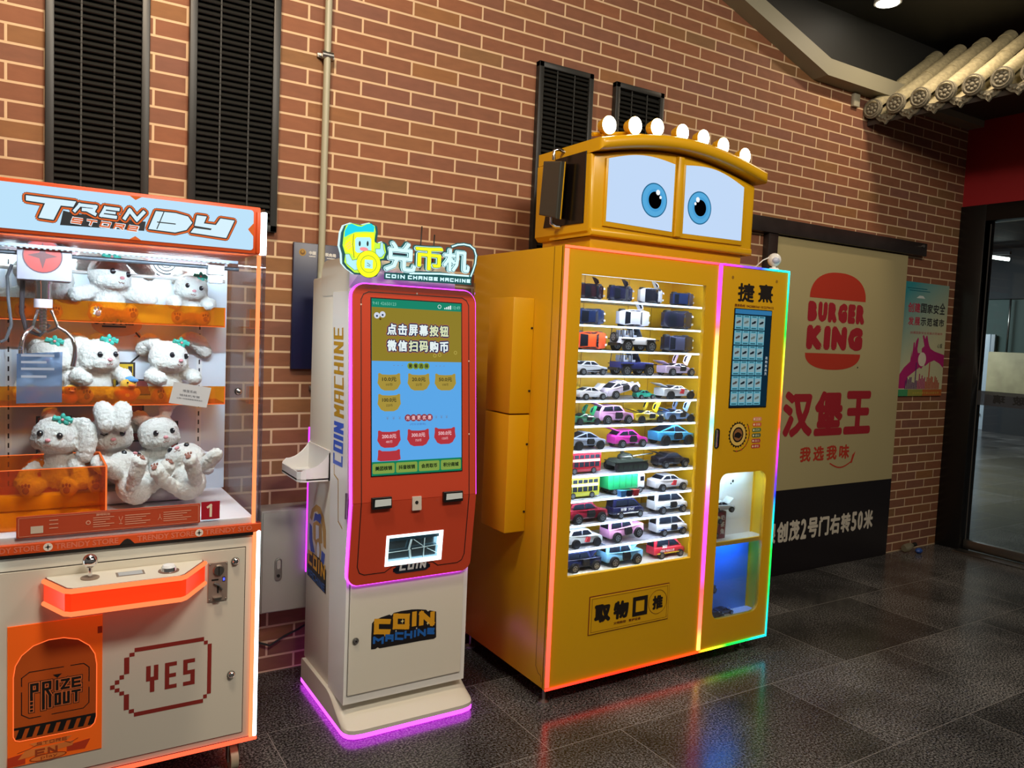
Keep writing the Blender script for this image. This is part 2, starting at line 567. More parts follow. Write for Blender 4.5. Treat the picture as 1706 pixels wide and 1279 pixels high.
class Art(M):
    """flat artwork on a plane; layer l lies l * 0.4 mm above it"""
    def __init__(self, fr, lift=0.0008, step=0.0004):
        super().__init__(); self.fr = fr; self.lift = lift; self.step = step; self.cnt = 0

    def c(self, l):
        self.cnt += 1                         # neighbours in one layer never share a plane
        return self.lift + l * self.step + (self.cnt % 17) * 1.5e-5

    def pg(self, pts, material, l=0):
        a = sum(pts[i][0] * pts[(i + 1) % len(pts)][1] - pts[(i + 1) % len(pts)][0] * pts[i][1] for i in range(len(pts)))
        if a < 0: pts = pts[::-1]
        cc = self.c(l); self.poly([self.fr.p(u, v, cc) for u, v in pts], material)

    def rect(self, u0, v0, u1, v1, material, l=0, r=0):
        self.pg(rrect(u0, v0, u1, v1, r) if r else [(u0, v0), (u1, v0), (u1, v1), (u0, v1)], material, l)

    def disc(self, cu, cv, ru, material, l=0, rv=None, n=28):
        self.pg(oval(cu, cv, ru, rv, n), material, l)

    def ring(self, cu, cv, r0, r1, material, l=0, n=36, a0=0, a1=2 * PI, k=1.0):
        for i in range(n):
            t0 = a0 + (a1 - a0) * i / n; t1 = a0 + (a1 - a0) * (i + 1) / n
            self.pg([(cu + r0 * math.cos(t0), cv + k * r0 * math.sin(t0)), (cu + r1 * math.cos(t0), cv + k * r1 * math.sin(t0)), (cu + r1 * math.cos(t1), cv + k * r1 * math.sin(t1)), (cu + r0 * math.cos(t1), cv + k * r0 * math.sin(t1))], material, l)

    def line(self, pts, t, material, l=0, closed=False, square=True):
        pts = list(pts) + ([pts[0]] if closed else [])
        for (a, b), (c, d) in zip(pts, pts[1:]):
            L = math.hypot(c - a, d - b)
            if L < 1e-9: continue
            du, dv = (c - a) / L * t / 2, (d - b) / L * t / 2
            e = 1.0 if square else 0.0
            a2, b2, c2, d2 = a - du * e, b - dv * e, c + du * e, d + dv * e
            self.pg([(a2 + dv, b2 - du), (c2 + dv, d2 - du), (c2 - dv, d2 + du), (a2 - dv, b2 + du)], material, l)

    def text(self, s, u0, v0, u1, v1, material, l=0, bold=0.0, warp=None, n=8):
        vs, fs = text_geo(s)
        k = [(0, 0)] if not bold else [(bold * math.cos(2 * PI * i / n), bold * math.sin(2 * PI * i / n)) for i in range(n)] + [(0, 0)]
        for du, dv in k:
            q = []; cc = self.c(l)
            for a, b in vs:
                u, v = u0 + a * (u1 - u0) + du, v0 + b * (v1 - v0) + dv
                if warp: u, v = warp(u, v)
                q.append(self.fr.p(u, v, cc))
            self.add(q, fs, material)

    def strokes(self, s, u0, v0, u1, v1, t, material, l=0, gap=0.28, shear=0.0, warp=None, narrow='I'):
        """arcade letters filling the box u0..u1, v0..v1 with stroke width t"""
        ws = [0.35 if ch in narrow else 1.0 for ch in s]
        tot = sum(ws) + gap * (len(s) - 1)
        x = 0.0
        for ch, w in zip(s, ws):
            a0 = u0 + (u1 - u0) * x / tot + t / 2; a1 = u0 + (u1 - u0) * (x + w) / tot - t / 2
            for pl in GL.get(ch, []):
                pts = []
                for a, b in pl:
                    v = v0 + t / 2 + b * (v1 - v0 - t)
                    u = a0 + a * (a1 - a0) + shear * (v - v0)
                    pts.append(warp(u, v) if warp else (u, v))
                self.line(pts, t, material, l)
            x += w + gap

    def outlined(self, polys, rings, l=0, n=12):
        """shapes with concentric outlines: rings is a list of (growth, material), widest first"""
        for j, (r, m) in enumerate(rings):
            for p in polys:
                for k in range(n if r else 1):
                    a = 2 * PI * k / n
                    self.pg([(u + r * math.cos(a), v + r * math.sin(a)) for u, v in p], m, l + j)
                if r: self.pg(p, m, l + j)

# ================================================================ materials used widely
BRICK = brick_mat()
GRANITE = granite_mat()
BLACKPAINT = mat('black_paint', '#232422', 0.6)
SATINBLACK = mat('satin_black', '#0d0c0c', 0.35)
LOUVRE = mat('louvre_black', '#242422', 0.42)
TRIMPAINT = mat('beam_paint', '#8f8b76', 0.55)
CHROME = mat('chrome', '#d8d8d8', 0.12, 1.0)
STEEL = mat('brushed_steel', '#a9a6a0', 0.32, 1.0)
WHITEP = mat('white_powder_coat', '#d9d3c4', 0.38)
WHITEG = mat('white_gloss', '#e6e4df', 0.25)
CREAM = mat('cream_board', '#aea175', 0.55)
BLACK = mat('printed_black', '#15110f', 0.5)
REDINK = mat('printed_red', '#9c1f2a', 0.5)
BKRED = mat('printed_orange_red', '#b23420', 0.5)
YEL = mat('yellow_enamel', '#cf9b0d', 0.30, bump=0.03, bscale=9)
RUBBER = mat('dark_rubber', '#191919', 0.7)
CLEAR = glass('clear_glass', (0.97, 0.98, 0.98), 0.05)

# ================================================================ the setting
b = M(); b.box(-4, 18.5, -6, 8, -0.06, 0, GRANITE)
tag(b.build('floor'), kind='structure')
b = M()
b.prism([(-3.2, 0), (6.45, 0), (6.45, 3.385), (4.47, 3.385), (2.9, 3.9), (-3.2, 3.9)], Fr((0, 0, 0)), -0.12, 0, BRICK)
tag(b.build('wall_back'), kind='structure')
b = M()
b.prism([(6.45, 3.385), (6.45, 3.9), (2.9, 3.9), (4.47, 3.385)], Fr((0, 0, 0)), -0.12, 0, BLACKPAINT)
tag(b.build('wall_back_upper'), kind='structure')
b = M(); b.box(-3.2, 6.45, -5.2, 0.12, 3.9, 4.0, BLACKPAINT)
tag(b.build('ceiling'), kind='structure')
b = M()
b.prism([(6.45, 3.385), (6.45, 3.495), (4.49, 3.495), (3.2, 3.9), (2.9, 3.9), (4.47, 3.385)], Fr((0, 0, 0)), 0.0, 0.12, TRIMPAINT)
tag(b.build('trim_1'), kind='structure')

# wall with the glass door, at right angles to the brick wall
RED = mat('dark_red_paint', '#a01a22', 0.5)
b = M()
b.box(6.42, 6.55, -2.9, 0, 2.77, 3.9, RED)
tag(b.build('wall_right'), kind='structure')
b = M()
b.box(6.40, 6.55, -0.20, -0.001, 0, 2.77, SATINBLACK, 0.004)
b.box(6.40, 6.55, -2.9, -0.2, 2.64, 2.77, SATINBLACK, 0.004)
b.box(6.40, 6.55, -2.9, -2.4, 0, 2.64, SATINBLACK, 0.004)
tag(b.build('trim_2'), kind='structure')
door = thing('door_1', (6.47, -0.9, 0), None, None); tag(door, kind='structure')
DGLASS = glass('door_glass', (0.93, 0.95, 0.95), 0.012)
b = M(); b.box(6.462, 6.472, -1.28, -0.215, 0.02, 2.63, DGLASS); b.build('glass_pane', door)
b = M(); b.box(6.445, 6.49, -1.30, -0.205, 0.012, 0.085, STEEL, 0.004); b.build('bottom_rail', door)
b = M(); ys_ = (at(1649, 454, 'x', 6.545).y + at(1617, 880, 'x', 6.545).y) / 2; b.box(6.50, 6.545, ys_, -0.195, 0.09, 2.62, mat('door_black', '#0b0a0a', 0.6), 0.004); b.build('door_stile', door)
b = M(); b.box(6.452, 6.458, -0.221, -0.215, 0.085, 2.62, mat('edge_grey', '#4a4744', 0.5)); b.build('edge_strip', door)
FROST = glass('frosted_film', (0.62, 0.62, 0.64), 0.03, 0.4, ('#77787c', 0.55))
b = M(); b.box(6.4595, 6.4612, -1.28, -0.22, 1.185, 1.30, FROST); b.build('safety_film', door)
fr = Fr((6.4585, 0, 0), (0, 1, 0), (0, 0, 1))      # read from outside, so mirrored from here
ar = Art(fr, 0.0, 0.0004)
for k, ch in enumerate('小心玻璃'):
    u = -0.86 + k * 0.145
    ar.text(ch, u, 1.21, u + 0.085, 1.275, mat('film_black', '#26282b', 0.6), 0, 0.003)
ar.build('film_lettering', door)
b = M()
b.box(6.30, 6.42, -1.5, -0.20, 0.0, 0.012, STEEL, 0.003)
tag(b.build('trim_3'), kind='structure')

# the hall seen through the door
HALLW = mat('hall_wall_green_grey', '#39504a', 0.6)
HALLD = mat('hall_upper_dark', '#22262a', 0.7)
b = M(); b.box(17.0, 17.2, -6, 8, 0, 2.72, HALLW); b.box(16.95, 17.2, -6, 8, 2.72, 3.9, HALLD)
tag(b.build('wall_hall'), kind='structure')
b = M(); b.box(6.6, 17.2, -6, 8, 3.75, 3.9, HALLD)
tag(b.build('ceiling_hall'), kind='structure')
b = M(); b.box(6.58, 17.2, 7.9, 8, 0, 3.8, HALLD); tag(b.build('wall_hall_far'), kind='structure')
t = thing('hall_door', (16.9, 5.0, 0), 'pale blue-white door leaf standing in the hall beyond the glass door', 'door')
b = M(); b.box(16.90, 16.94, 4.93, 5.12, 0.0, 1.99, mat('pale_blue_white', '#c4d3dd', 0.4), 0.005); b.build('leaf', t)
b = M(); b.box(16.90, 16.96, 4.84, 4.92, 0.0, 1.99, mat('pale_grey_frame', '#9aa4ab', 0.4), 0.005); b.build('jamb', t)
b = M(); b.tube([(16.90, 5.02, 0.22 + 0.1), (16.86, 5.02, 0.32), (16.86, 5.08, 0.32)], 0.012, STEEL); b.build('handle', t)
b = M(); b.box(16.6, 16.66, 3.2, 4.80, 0.75, 1.63, mat('beige_board', '#b9ad86', 0.6, mottle=0.2, bscale=3), 0.01)
b.box(16.6, 16.66, 3.2, 4.80, 0.0, 0.75, HALLD)
tag(b.build('hall_board'), 'beige notice panel on a dark base in the hall beyond the glass door', 'board')
t = thing('ceiling_tube_lamp', (16.5, 4.9, 3.5), 'lit fluorescent tube lamp seen through the glass door', 'lamp')
p0 = at(1651, 428, 'x', 16.0); p1 = at(1681, 432, 'x', 16.0)
b = M(); b.tube([p0, p1], 0.035, glow('tube_light', '#f2fff6', 6), 10); b.build('tube', t)
b = M(); b.box(15.97, 16.03, p1.y - 0.02, p0.y + 0.02, p0.z + 0.03, p0.z + 0.09, HALLD); b.build('fitting', t)
b = M(); b.tube([(16.9, 4.6, 1.63), (16.9, 4.6, 2.72)], 0.02, STEEL, 8)
tag(b.build('hall_pipe'), 'thin grey pipe on the green hall wall above the beige panel', 'pipe')

# ---------------------------------------------------------------- louvred shutters on the brick wall
def louvre(x0, x1, z0, z1, label, rods=(0.3, 0.68)):
    t = thing('louvre_shutter', ((x0 + x1) / 2, 0, z0), label, 'shutter', 'black louvred shutters on the brick wall')
    b = M(); w = 0.030
    b.box(x0, x0 + w, -0.035, 0, z0, z1, LOUVRE, 0.003); b.box(x1 - w, x1, -0.035, 0, z0, z1, LOUVRE, 0.003)
    b.box(x0, x1, -0.035, 0, z1 - w, z1, LOUVRE, 0.003); b.box(x0, x1, -0.035, 0, z0, z0 + w, LOUVRE, 0.003)
    b.box(x0 + w, x1 - w, -0.004, 0, z0, z1, BLACKPAINT)
    b.build('frame', t)
    b = M(); z = z0 + w
    while z < z1 - w - 0.01:
        v = [(x, y, zz) for x in (x0 + w, x1 - w) for (y, zz) in ((-0.030, z), (-0.026, z - 0.003), (-0.006, z + 0.019), (-0.008, z + 0.022))]
        b.add(v, [(0, 1, 5, 4), (1, 2, 6, 5), (2, 3, 7, 6), (3, 0, 4, 7), (0, 3, 2, 1), (4, 5, 6, 7)], LOUVRE)
        z += 0.0245
    b.build('slats', t)
    for q in rods:
        x = x0 + w + (x1 - x0 - 2 * w) * q
        b = M(); b.box(x - 0.003, x + 0.003, -0.029, -0.024, z0 + w, z1 - w, BLACKPAINT); b.build('tilt_rod', t)


louvre(0.047, 0.405, 1.7, 3.45, 'wide black louvred shutter behind the left half of the claw machine sign')
louvre(0.552, 0.918, 1.995, 3.45, 'black louvred shutter just left of the grey wall conduit')
louvre(2.255, 2.612, 1.75, 3.025, 'tall black louvred shutter behind the mirror side of the yellow vending machine')
louvre(2.769, 3.128, 2.0, 3.022, 'short black louvred shutter rising behind the row of lit round lamps')

# ---------------------------------------------------------------- conduit, box, boards on the wall
t = thing('wall_conduit', (1.122, -0.03, 0.72), 'thin grey vertical conduit pipe running up the brick wall', 'pipe')
CONDUIT = mat('grey_conduit', '#a9a68f', 0.4)
b = M(); b.tube([(1.118, -0.03, 0.75), (1.13, -0.03, 3.9)], 0.0155, CONDUIT, 12); b.build('pipe', t)
for z in (2.80, 1.31):
    b = M(); b.tube([(1.10, -0.03, z), (1.15, -0.03, z)], 0.019, STEEL, 10)
    b.box(1.087, 1.163, -0.016, 0, z - 0.010, z + 0.010, STEEL, 0.002)
    b.tube([(1.095, -0.016, z), (1.095, -0.024, z)], 0.006, STEEL, 8); b.build('pipe_clip', t)

t = thing('electrical_box', (0.99, -0.1, 0.265), 'grey metal electrical box on the brick wall left of the coin change machine', 'box')
GREY = mat('light_grey_enamel', '#9d9890', 0.4)
q0 = at(433, 853, 'y', -0.14); q1 = at(436, 1024, 'y', -0.14); bx, bt, bb = (q0.x + q1.x) / 2, q0.z, q1.z
b = M(); b.box(bx, bx + 0.40, -0.134, -0.001, bb, bt, GREY, 0.006); b.build('body', t)
b = M(); b.box(bx + 0.006, bx + 0.394, -0.141, -0.1342, bb + 0.006, bt - 0.006, GREY, 0.003); b.build('door', t)
fr = front(-0.141); q2 = at(463, 948, 'y', -0.141); fr = front(-0.141, q2.x - 0.9875, q2.z - 0.502)
b = M(); b.prism(rrect(0.972, 0.452, 1.003, 0.552, 0.0154), fr, 0, 0.008, STEEL, bev=0.002)
b.prism(rrect(0.979, 0.505, 0.996, 0.545, 0.008), fr, 0.008, 0.014, GREY, bev=0.002)
b.cyl(fr.p(0.9875, 0.475, 0.008), fr.p(0.9875, 0.475, 0.012), 0.007, BLACK); b.build('latch', t)
b = M(); pts = [(0.86, -0.01, 0.16), (0.93, -0.03, 0.135), (1.0, -0.02, 0.165), (1.06, -0.02, 0.185), (1.13, -0.012, 0.215), (1.2, -0.012, 0.2)]
sm = []
for a, c in zip(pts, pts[1:]):
    for k in range(4): sm.append(Vector(a).lerp(Vector(c), k / 4))
b.tube(sm, 0.005, RUBBER, 8); tag(b.build('power_cable'), 'thin black cable hanging low on the brick wall under the grey box', 'cable')

NAVY = mat('navy_board', '#141a3e', 0.35)
t = thing('navy_board', (1.25, -0.02, 1.397), 'dark navy notice board with a small gold emblem behind the conduit', 'board')
b = M(); b.box(0.998, 1.55, -0.022, -0.002, 1.397, 1.965, NAVY, 0.003); b.build('panel', t)
ar = Art(front(-0.022)); GOLD = mat('gold_print', '#b08a3a', 0.4); WPRINT = mat('white_print', '#d9d9d6', 0.5)
ar.disc(1.038, 1.922, 0.016, GOLD); ar.disc(1.038, 1.922, 0.011, mat('gold_dark', '#6d4b1d', 0.5), 1); ar.disc(1.038, 1.925, 0.006, GOLD, 2)
ar.text('中国', 1.068, 1.915, 1.098, 1.930, WPRINT, 0, 0.0009); ar.text('税', 1.142, 1.913, 1.158, 1.928, WPRINT, 0, 0.0009); ar.text('务局', 1.16, 1.912, 1.192, 1.927, WPRINT, 0, 0.0009)
ar.rect(1.068, 1.905, 1.098, 1.909, WPRINT); ar.rect(1.15, 1.902, 1.19, 1.906, WPRINT)
ar.text('一 玄 心', 1.205, 1.900, 1.30, 1.918, WPRINT)
ar.ring(1.135, 1.58, 0.030, 0.036, WPRINT, 0, 20, PI * 0.6, PI * 1.4); ar.build('print', t)

# large restaurant banner under a dark rail
DARKWOOD = mat('dark_brown_steel', '#2b2321', 0.35, mottle=0.25, bscale=6)
t = thing('banner_rail', (4.9, -0.05, 2.31), 'dark brown horizontal rail across the brick above the cream restaurant banner', 'rail')
b = M(); b.box(3.80, 5.865, -0.06, 0, 2.322, 2.42, DARKWOOD, 0.004); b.build('rail_body', t)
b = M(); b.tube([(5.80, -0.06, 2.395), (5.80, -0.072, 2.395)], 0.012, STEEL, 10); b.build('bolt', t)
b = M(); b.box(4.08, 4.17, -0.05, 0, 0.02, 2.321, DARKWOOD, 0.004); b.build('post', t)
t = thing('restaurant_banner', (4.95, -0.03, 0), 'cream wall banner with red burger logo, red Chinese lettering and black foot', 'banner')
b = M(); b.box(4.175, 5.672, -0.030, -0.004, 0.600, 2.313, CREAM); b.build('upper_panel', t)
b = M(); b.box(4.175, 5.672, -0.030, -0.004, 0.004, 0.5995, mat('banner_black', '#161013', 0.35)); b.build('lower_panel', t)
fr = front(-0.030)
U = lambda px, py: tuple(at(px, py, 'y', -0.03)[k] for k in (0, 2))
ar = Art(fr)
# bun top: from the photo 1349..1442 wide
u0, v0 = U(1349, 495); u1, v1 = U(1442, 503); ut, vt = U(1395, 454)
r = 0.04
def bun(u0, u1, v0, v1, upper):
    n = 26; pts = []
    for k in range(n + 1):
        a = PI * k / n; e = 0.86
        c, s = math.cos(a), math.sin(a)
        pts.append(((u0 + u1) / 2 + (u1 - u0) / 2 * math.copysign(abs(c) ** e, c), max(s, 0.0) ** e))
    return [(a, v0 + (v1 - v0) * h) for a, h in pts] if upper else [(a, v1 - (v1 - v0) * h) for a, h in pts][::-1]
vb = (v0 + v1) / 2
ar.pg(bun(u0, u1, vb, vt, True), BKRED)
l0, m0 = U(1341, 588); l1, m1 = U(1433, 590); lb, mb = U(1388, 616)
ar.pg(bun(l0, l1, mb, (m0 + m1) / 2, False), BKRED)
a0, c0 = U(1346, 533); a1, c1 = U(1440, 540); a2, c2 = U(1346, 503)
top = vb - 0.03; bot = (m0 + m1) / 2 + 0.03; mid = (top + bot) / 2 + 0.015
def letters(s, u0, u1, v0, v1, bold, m, ws=None):
    ws = ws or [1] * len(s); tot = sum(ws) + 0.09 * (len(s) - 1); x = 0
    for ch, w in zip(s, ws):
        a = u0 + (u1 - u0) * x / tot; c = u0 + (u1 - u0) * (x + w) / tot
        ar.text(ch, a + bold, v0 + bold, c - bold, v1 - bold, m, 0, bold, n=10); x += w + 0.09
letters('BURGER', u0 - 0.01, u1 + 0.0, mid + 0.012, top + .006, 0.0165, REDINK, [1, 1, 1, 1.05, .85, 1])
letters('KING', l0 + 0.005, l1 + 0.015, bot - .006, mid - 0.012, 0.0225, REDINK, [1.1, .45, 1.1, 1.1])
ar.disc(l1 - 0.02, mb + 0.02, 0.006, BLACK)
ar.build('burger_logo', t); ar = Art(fr)
h0, g0 = U(1300, 730); h1, g1 = U(1455, 650); gx, gb = U(1455, 722)
for k, ch in enumerate('汉堡王'):
    w = (h1 - h0) / 3
    ar.text(ch, h0 + k * w + 0.025, gb + 0.02, h0 + (k + 1) * w - 0.025, g1 - 0.02, REDINK, 0, 0.0165, n=12)
k0, s0 = U(1332, 745); k1, s1 = U(1418, 745); k2, s2 = U(1332, 771)
for k, ch in enumerate('我选我味'):
    w = (k1 - k0) / 4
    ar.text(ch, k0 + k * w + 0.012, s2 + 0.008, k0 + (k + 1) * w - 0.024, s0 - 0.004, BKRED, 0, 0.004)
ar.line([(k1 - 0.235 + 0.03 * i, s2 - 0.022 - 0.035 * math.sin(PI * i / 8)) for i in range(9)], 0.010, BKRED)
ar.pg([(k1 + 0.0, s2 - 0.03), (k1 + 0.02, s2 - 0.03), (k1 + 0.055, s2 + 0.055), (k1 + 0.02, s2 + 0.03)], BKRED)
ar.build('slogan_print', t); ar = Art(fr)
d0, e0 = U(1292, 905); d1, e1 = U(1456, 848); d2, e2 = U(1456, 880)
s = '创茂2号门右转50米'; n = [1, 1, .6, 1, 1, 1, 1, .6, .6, 1]; x = d0; per = (d1 - d0) / sum(n)
for ch, w in zip(s, n):
    ar.text(ch, x + 0.012, e2 + 0.012, x + w * per - 0.012, e1 - 0.004, mat('banner_white', '#cfc6b4', 0.5), 0, 0.006); x += w * per
ar.text('银', d0 - per + 0.012, e2 + 0.012, d0 - 0.012, e1 - 0.004, mat('banner_white', '#cfc6b4', 0.5), 0, 0.006)
ar.build('address_print', t)

# safety poster
t = thing('safety_poster', (6.0, -0.01, 1.24), 'narrow poster of magenta hands over a skyline beside the cream banner', 'poster')
b = M(); b.box(5.690, 6.30, -0.012, -0.002, 1.240, 2.126, mat('poster_paper', '#c9c39a', 0.45)); b.build('sheet', t)
fr = front(-0.012, 5.690, 1.240); W, H = 0.61, 0.886
ar = Art(fr, 0.0006, 0.0004)
# sky wash: teal at the top left fading to cream, printed
sky = bpy.data.materials.new('poster_sky'); sky.use_nodes = True; nt = sky.node_tree
tc = nt.nodes.new('ShaderNodeTexCoord'); spx = nt.nodes.new('ShaderNodeSeparateXYZ'); nt.links.new(tc.outputs['Generated'], spx.inputs[0])
ma = nt.nodes.new('ShaderNodeMath'); ma.operation = 'MULTIPLY_ADD'; ma.inputs[1].default_value = -0.45; nt.links.new(spx.outputs[0], ma.inputs[0]); nt.links.new(spx.outputs[2], ma.inputs[2])
rp = nt.nodes.new('ShaderNodeValToRGB'); rp.color_ramp.elements[0].position = 0.15; rp.color_ramp.elements[0].color = lin('#c8c49a'); rp.color_ramp.elements[1].position = 0.9; rp.color_ramp.elements[1].color = lin('#2f8f97')
nt.links.new(ma.outputs[0], rp.inputs[0]); nt.links.new(rp.outputs[0], nt.nodes['Principled BSDF'].inputs['Base Color'])
ar.rect(0, 0, W, H, sky); ar.build('sky_print', t); ar = Art(fr, 0.0010, 0.0004)
MAG = mat('poster_magenta', '#b01f6a', 0.5); PRED = mat('poster_red', '#b6304a', 0.5); INK = mat('poster_ink', '#2b2b2b', 0.5)
for k, ch in enumerate('创建国家安全'): ar.text(ch, 0.06 + k * 0.087, 0.655, 0.135 + k * 0.087, 0.725 + (0.02 if k == 5 else 0), PRED if k < 2 else INK, 1, 0.002)
for k, ch in enumerate('发展示范城市'): ar.text(ch, 0.075 + k * 0.085, 0.555, 0.145 + k * 0.085, 0.615, PRED if k < 2 else INK, 1, 0.002)
ar.text('创建国家安全发展示范城市', 0.11, 0.487, 0.56, 0.507, PRED, 1)
ar.pg([(0.16, 0.765), (0.2, 0.785), (0.25, 0.785), (0.28, 0.765)], mat('poster_cloud', '#d8e0da', 0.5), 1)
ar.rect(0.03, 0.835, 0.30, 0.842, mat('poster_teal_dark', '#1d6a75', 0.5), 1); ar.rect(0.06, 0.818, 0.34, 0.824, mat('poster_teal_dark', '#1d6a75', 0.5), 1)
ar.build('poster_lettering', t); ar = Art(fr, 0.0010, 0.0004)
hand = [(0, .06), (.0, .16), (.06, .22), (.14, .27), (.15, .36), (.155, .30), (.165, .36), (.17, .42), (.185, .42), (.19, .37), (.20, .43), (.225, .46), (.235, .45), (.225, .37), (.235, .34), (.285, .335), (.30, .32), (.33, .30), (.31, .26), (.32, .235), (.30, .215), (.27, .225), (.2, .19), (.12, .15), (.1, .06)]
ar.pg(hand, MAG, 1)
hand2 = [(W, .33), (W, .225), (.55, .26), (.47, .285), (.4, .265), (.345, .235), (.335, .26), (.35, .30), (.31, .335), (.29, .345), (.285, .375), (.32, .395), (.30, .44), (.285, .475), (.30, .483), (.325, .45), (.335, .475), (.35, .48), (.365, .44), (.385, .40), (.41, .375), (.47, .355)]
ar.pg(hand2, MAG, 1)
ar.disc(0.30, 0.29, 0.055, mat('poster_shine', '#e5d7bf', 0.5), 2)
ar.build('hands_print', t); ar = Art(fr, 0.0018, 0.0004)
rb = random.Random(3)
for k in range(26):
    u = 0.09 + k * 0.0185; h = 0.05 + 0.07 * rb.random() + (0.10 if k in (7, 17) else 0)
    ar.rect(u, 0.055, u + 0.012, 0.055 + h, [mat('poster_violet', '#5d2f6b', 0.5), MAG, mat('poster_orange', '#b4402c', 0.5)][0 if k < 9 else (1 if k < 15 else 2)], 2)
ar.rect(0, 0, W * 0.22, 0.052, mat('poster_green', '#3f8f5c', 0.5), 2); ar.rect(W * 0.22, 0, W * 0.55, 0.052, mat('poster_olive', '#93903f', 0.5), 2); ar.rect(W * 0.55, 0, W, 0.052, mat('poster_amber', '#b5622f', 0.5), 2)
ar.text('安全责任重于泰山关爱生命', 0.2, 0.015, 0.57, 0.032, mat('poster_yellow', '#c9b04a', 0.5), 3)
ar.text('心爱', 0.50, 0.385, 0.57, 0.42, INK, 1)
ar.build('skyline_print', t)

# small white sensor near the beam
b = M(); b.box(4.89, 4.955, -0.03, 0, 3.285, 3.375, mat('sensor_white', '#a5a08c', 0.5), 0.006)
tag(b.build('wall_sensor'), 'small off-white sensor box on the bricks just below the ceiling beam', 'sensor')

# ceiling downlight at the top edge of the picture
t = thing('ceiling_downlight', (4.815, -0.30, 3.88), 'round lit ceiling downlight at the top of the black ceiling', 'lamp')
b = M(); b.tube([(4.815, -0.28, 3.90), (4.815, -0.28, 3.880)], 0.085, mat('lamp_white', '#d8d8d0', 0.5), 28); b.build('trim_ring', t)
b = M(); b.tube([(4.815, -0.28, 3.882), (4.815, -0.28, 3.876)], 0.070, glow('downlight_glow', '#fff7e6', 12), 28); b.build('diffuser', t)

# ---------------------------------------------------------------- Chinese tiled eave over the glass door
CLAY = mat('grey_clay_tile', '#9a9172', 0.7, bump=0.4, bscale=45, mottle=0.22)
CLAYD = mat('grey_clay_end', '#77715f', 0.8, bump=0.6, bscale=90, mottle=0.25)
eave = thing('tiled_eave', (5.3, -1.0, 3.2), 'grey clay tiled eave with round tile ends over the glass door', 'roof')
ang = math.radians(34)
dx = Vector((math.cos(ang), 0, math.sin(ang)))
def half_tube(b, p, L, r, m, up=True, seg=10):
    w = Vector((0, 1, 0)); n = dx.cross(w) * -1
    if n.z < 0: n = -n
    vs = []; fs = []
    for k, q in enumerate((0, L)):
        for rr in (r, r - 0.012):
            for a in range(seg + 1):
                t_ = PI * a / seg
                vs.append(p + dx * q + w * math.cos(t_) * rr + n * math.sin(t_) * rr * (1 if up else -0.55))
    s = seg + 1
    for a in range(seg):
        fs += [(a, a + 1, 2 * s + a + 1, 2 * s + a), (s + a, 3 * s + a, 3 * s + a + 1, s + a + 1), (a, s + a, s + a + 1, a + 1), (2 * s + a, 2 * s + a + 1, 3 * s + a + 1, 3 * s + a)]
    fs += [(0, 2 * s, 3 * s, s), (s - 1, 2 * s - 1, 4 * s - 1, 3 * s - 1)]
    b.add(vs, fs, m, True)
for k in range(13):
    y = -0.068 - k * 0.1718
    p = Vector((5.05, y, 3.285))
    b = M()
    half_tube(b, p, 0.42, 0.055, CLAY); half_tube(b, p + dx * 0.40 + Vector((0, 0, 0.007)), 0.42, 0.055, CLAY); half_tube(b, p + dx * 0.80 + Vector((0, 0, 0.014)), 0.08, 0.055, CLAY)
    c = b.build('cover_tile', eave)
    e = M()
    nn = Vector((-1, 0, 0))
    e.cyl(p + Vector((0.012, 0, 0)), p + Vector((-0.014, 0, -0.002)), 0.066, CLAYD, seg=24)
    e.tube([p + Vector((-0.015, 0.053 * math.cos(2 * PI * a / 24), 0.053 * math.sin(2 * PI * a / 24))) for a in range(24)], 0.006, CLAYD, 6, closed=True)
    for a in range(8):
        t_ = 2 * PI * a / 8
        e.ball(p + Vector((-0.016, 0.030 * math.cos(t_), 0.030 * math.sin(t_))), (0.007, 0.011, 0.011), CLAYD, 8, 6)
    e.ball(p + Vector((-0.017, 0, 0)), (0.008, 0.014, 0.014), CLAYD, 8, 6)
    e.build('round_tile_end', c)
    y2 = y - 0.0877
    q = Vector((5.075, y2, 3.262))
    b = M(); half_tube(b, q, 0.9, 0.075, CLAY, up=False); c = b.build('pan_tile', eave)
    e = M()
    F = Fr(q + Vector((-0.004, 0, -0.006)), (0, -1, 0), (0, 0, 1)); dk = 1.22
    e.prism([(a_ * 1.05, c_ * 1.35) for a_, c_ in [(-.078, .006), (-.066, -.030), (-.04, -.048), (-.018, -.052), (0, -.068), (.018, -.052), (.04, -.048), (.066, -.030), (.078, .006), (.04, -.012), (0, -.018), (-.04, -.012)]], F, -0.012, 0.004, CLAYD)
    for uu, vv in ((-.045, -.022), (-.022, -.034), (0, -.042), (.022, -.034), (.045, -.022)):
        e.ball(F.p(uu, vv * 1.3, 0.005), 0.011, CLAYD, 8, 6)
    e.build('drip_tile_end', c)
b = M()
b.prism([(5.09, 3.185), (5.09, 3.225), (5.85, 3.225 + 0.76 * math.tan(ang) - 0.02), (6.41, 3.66), (6.41, 3.435), (5.72, 3.435)], front(-2.35), 0, -2.345, mat('soffit_brown', '#3b342f', 0.6))
b.build('soffit', eave)

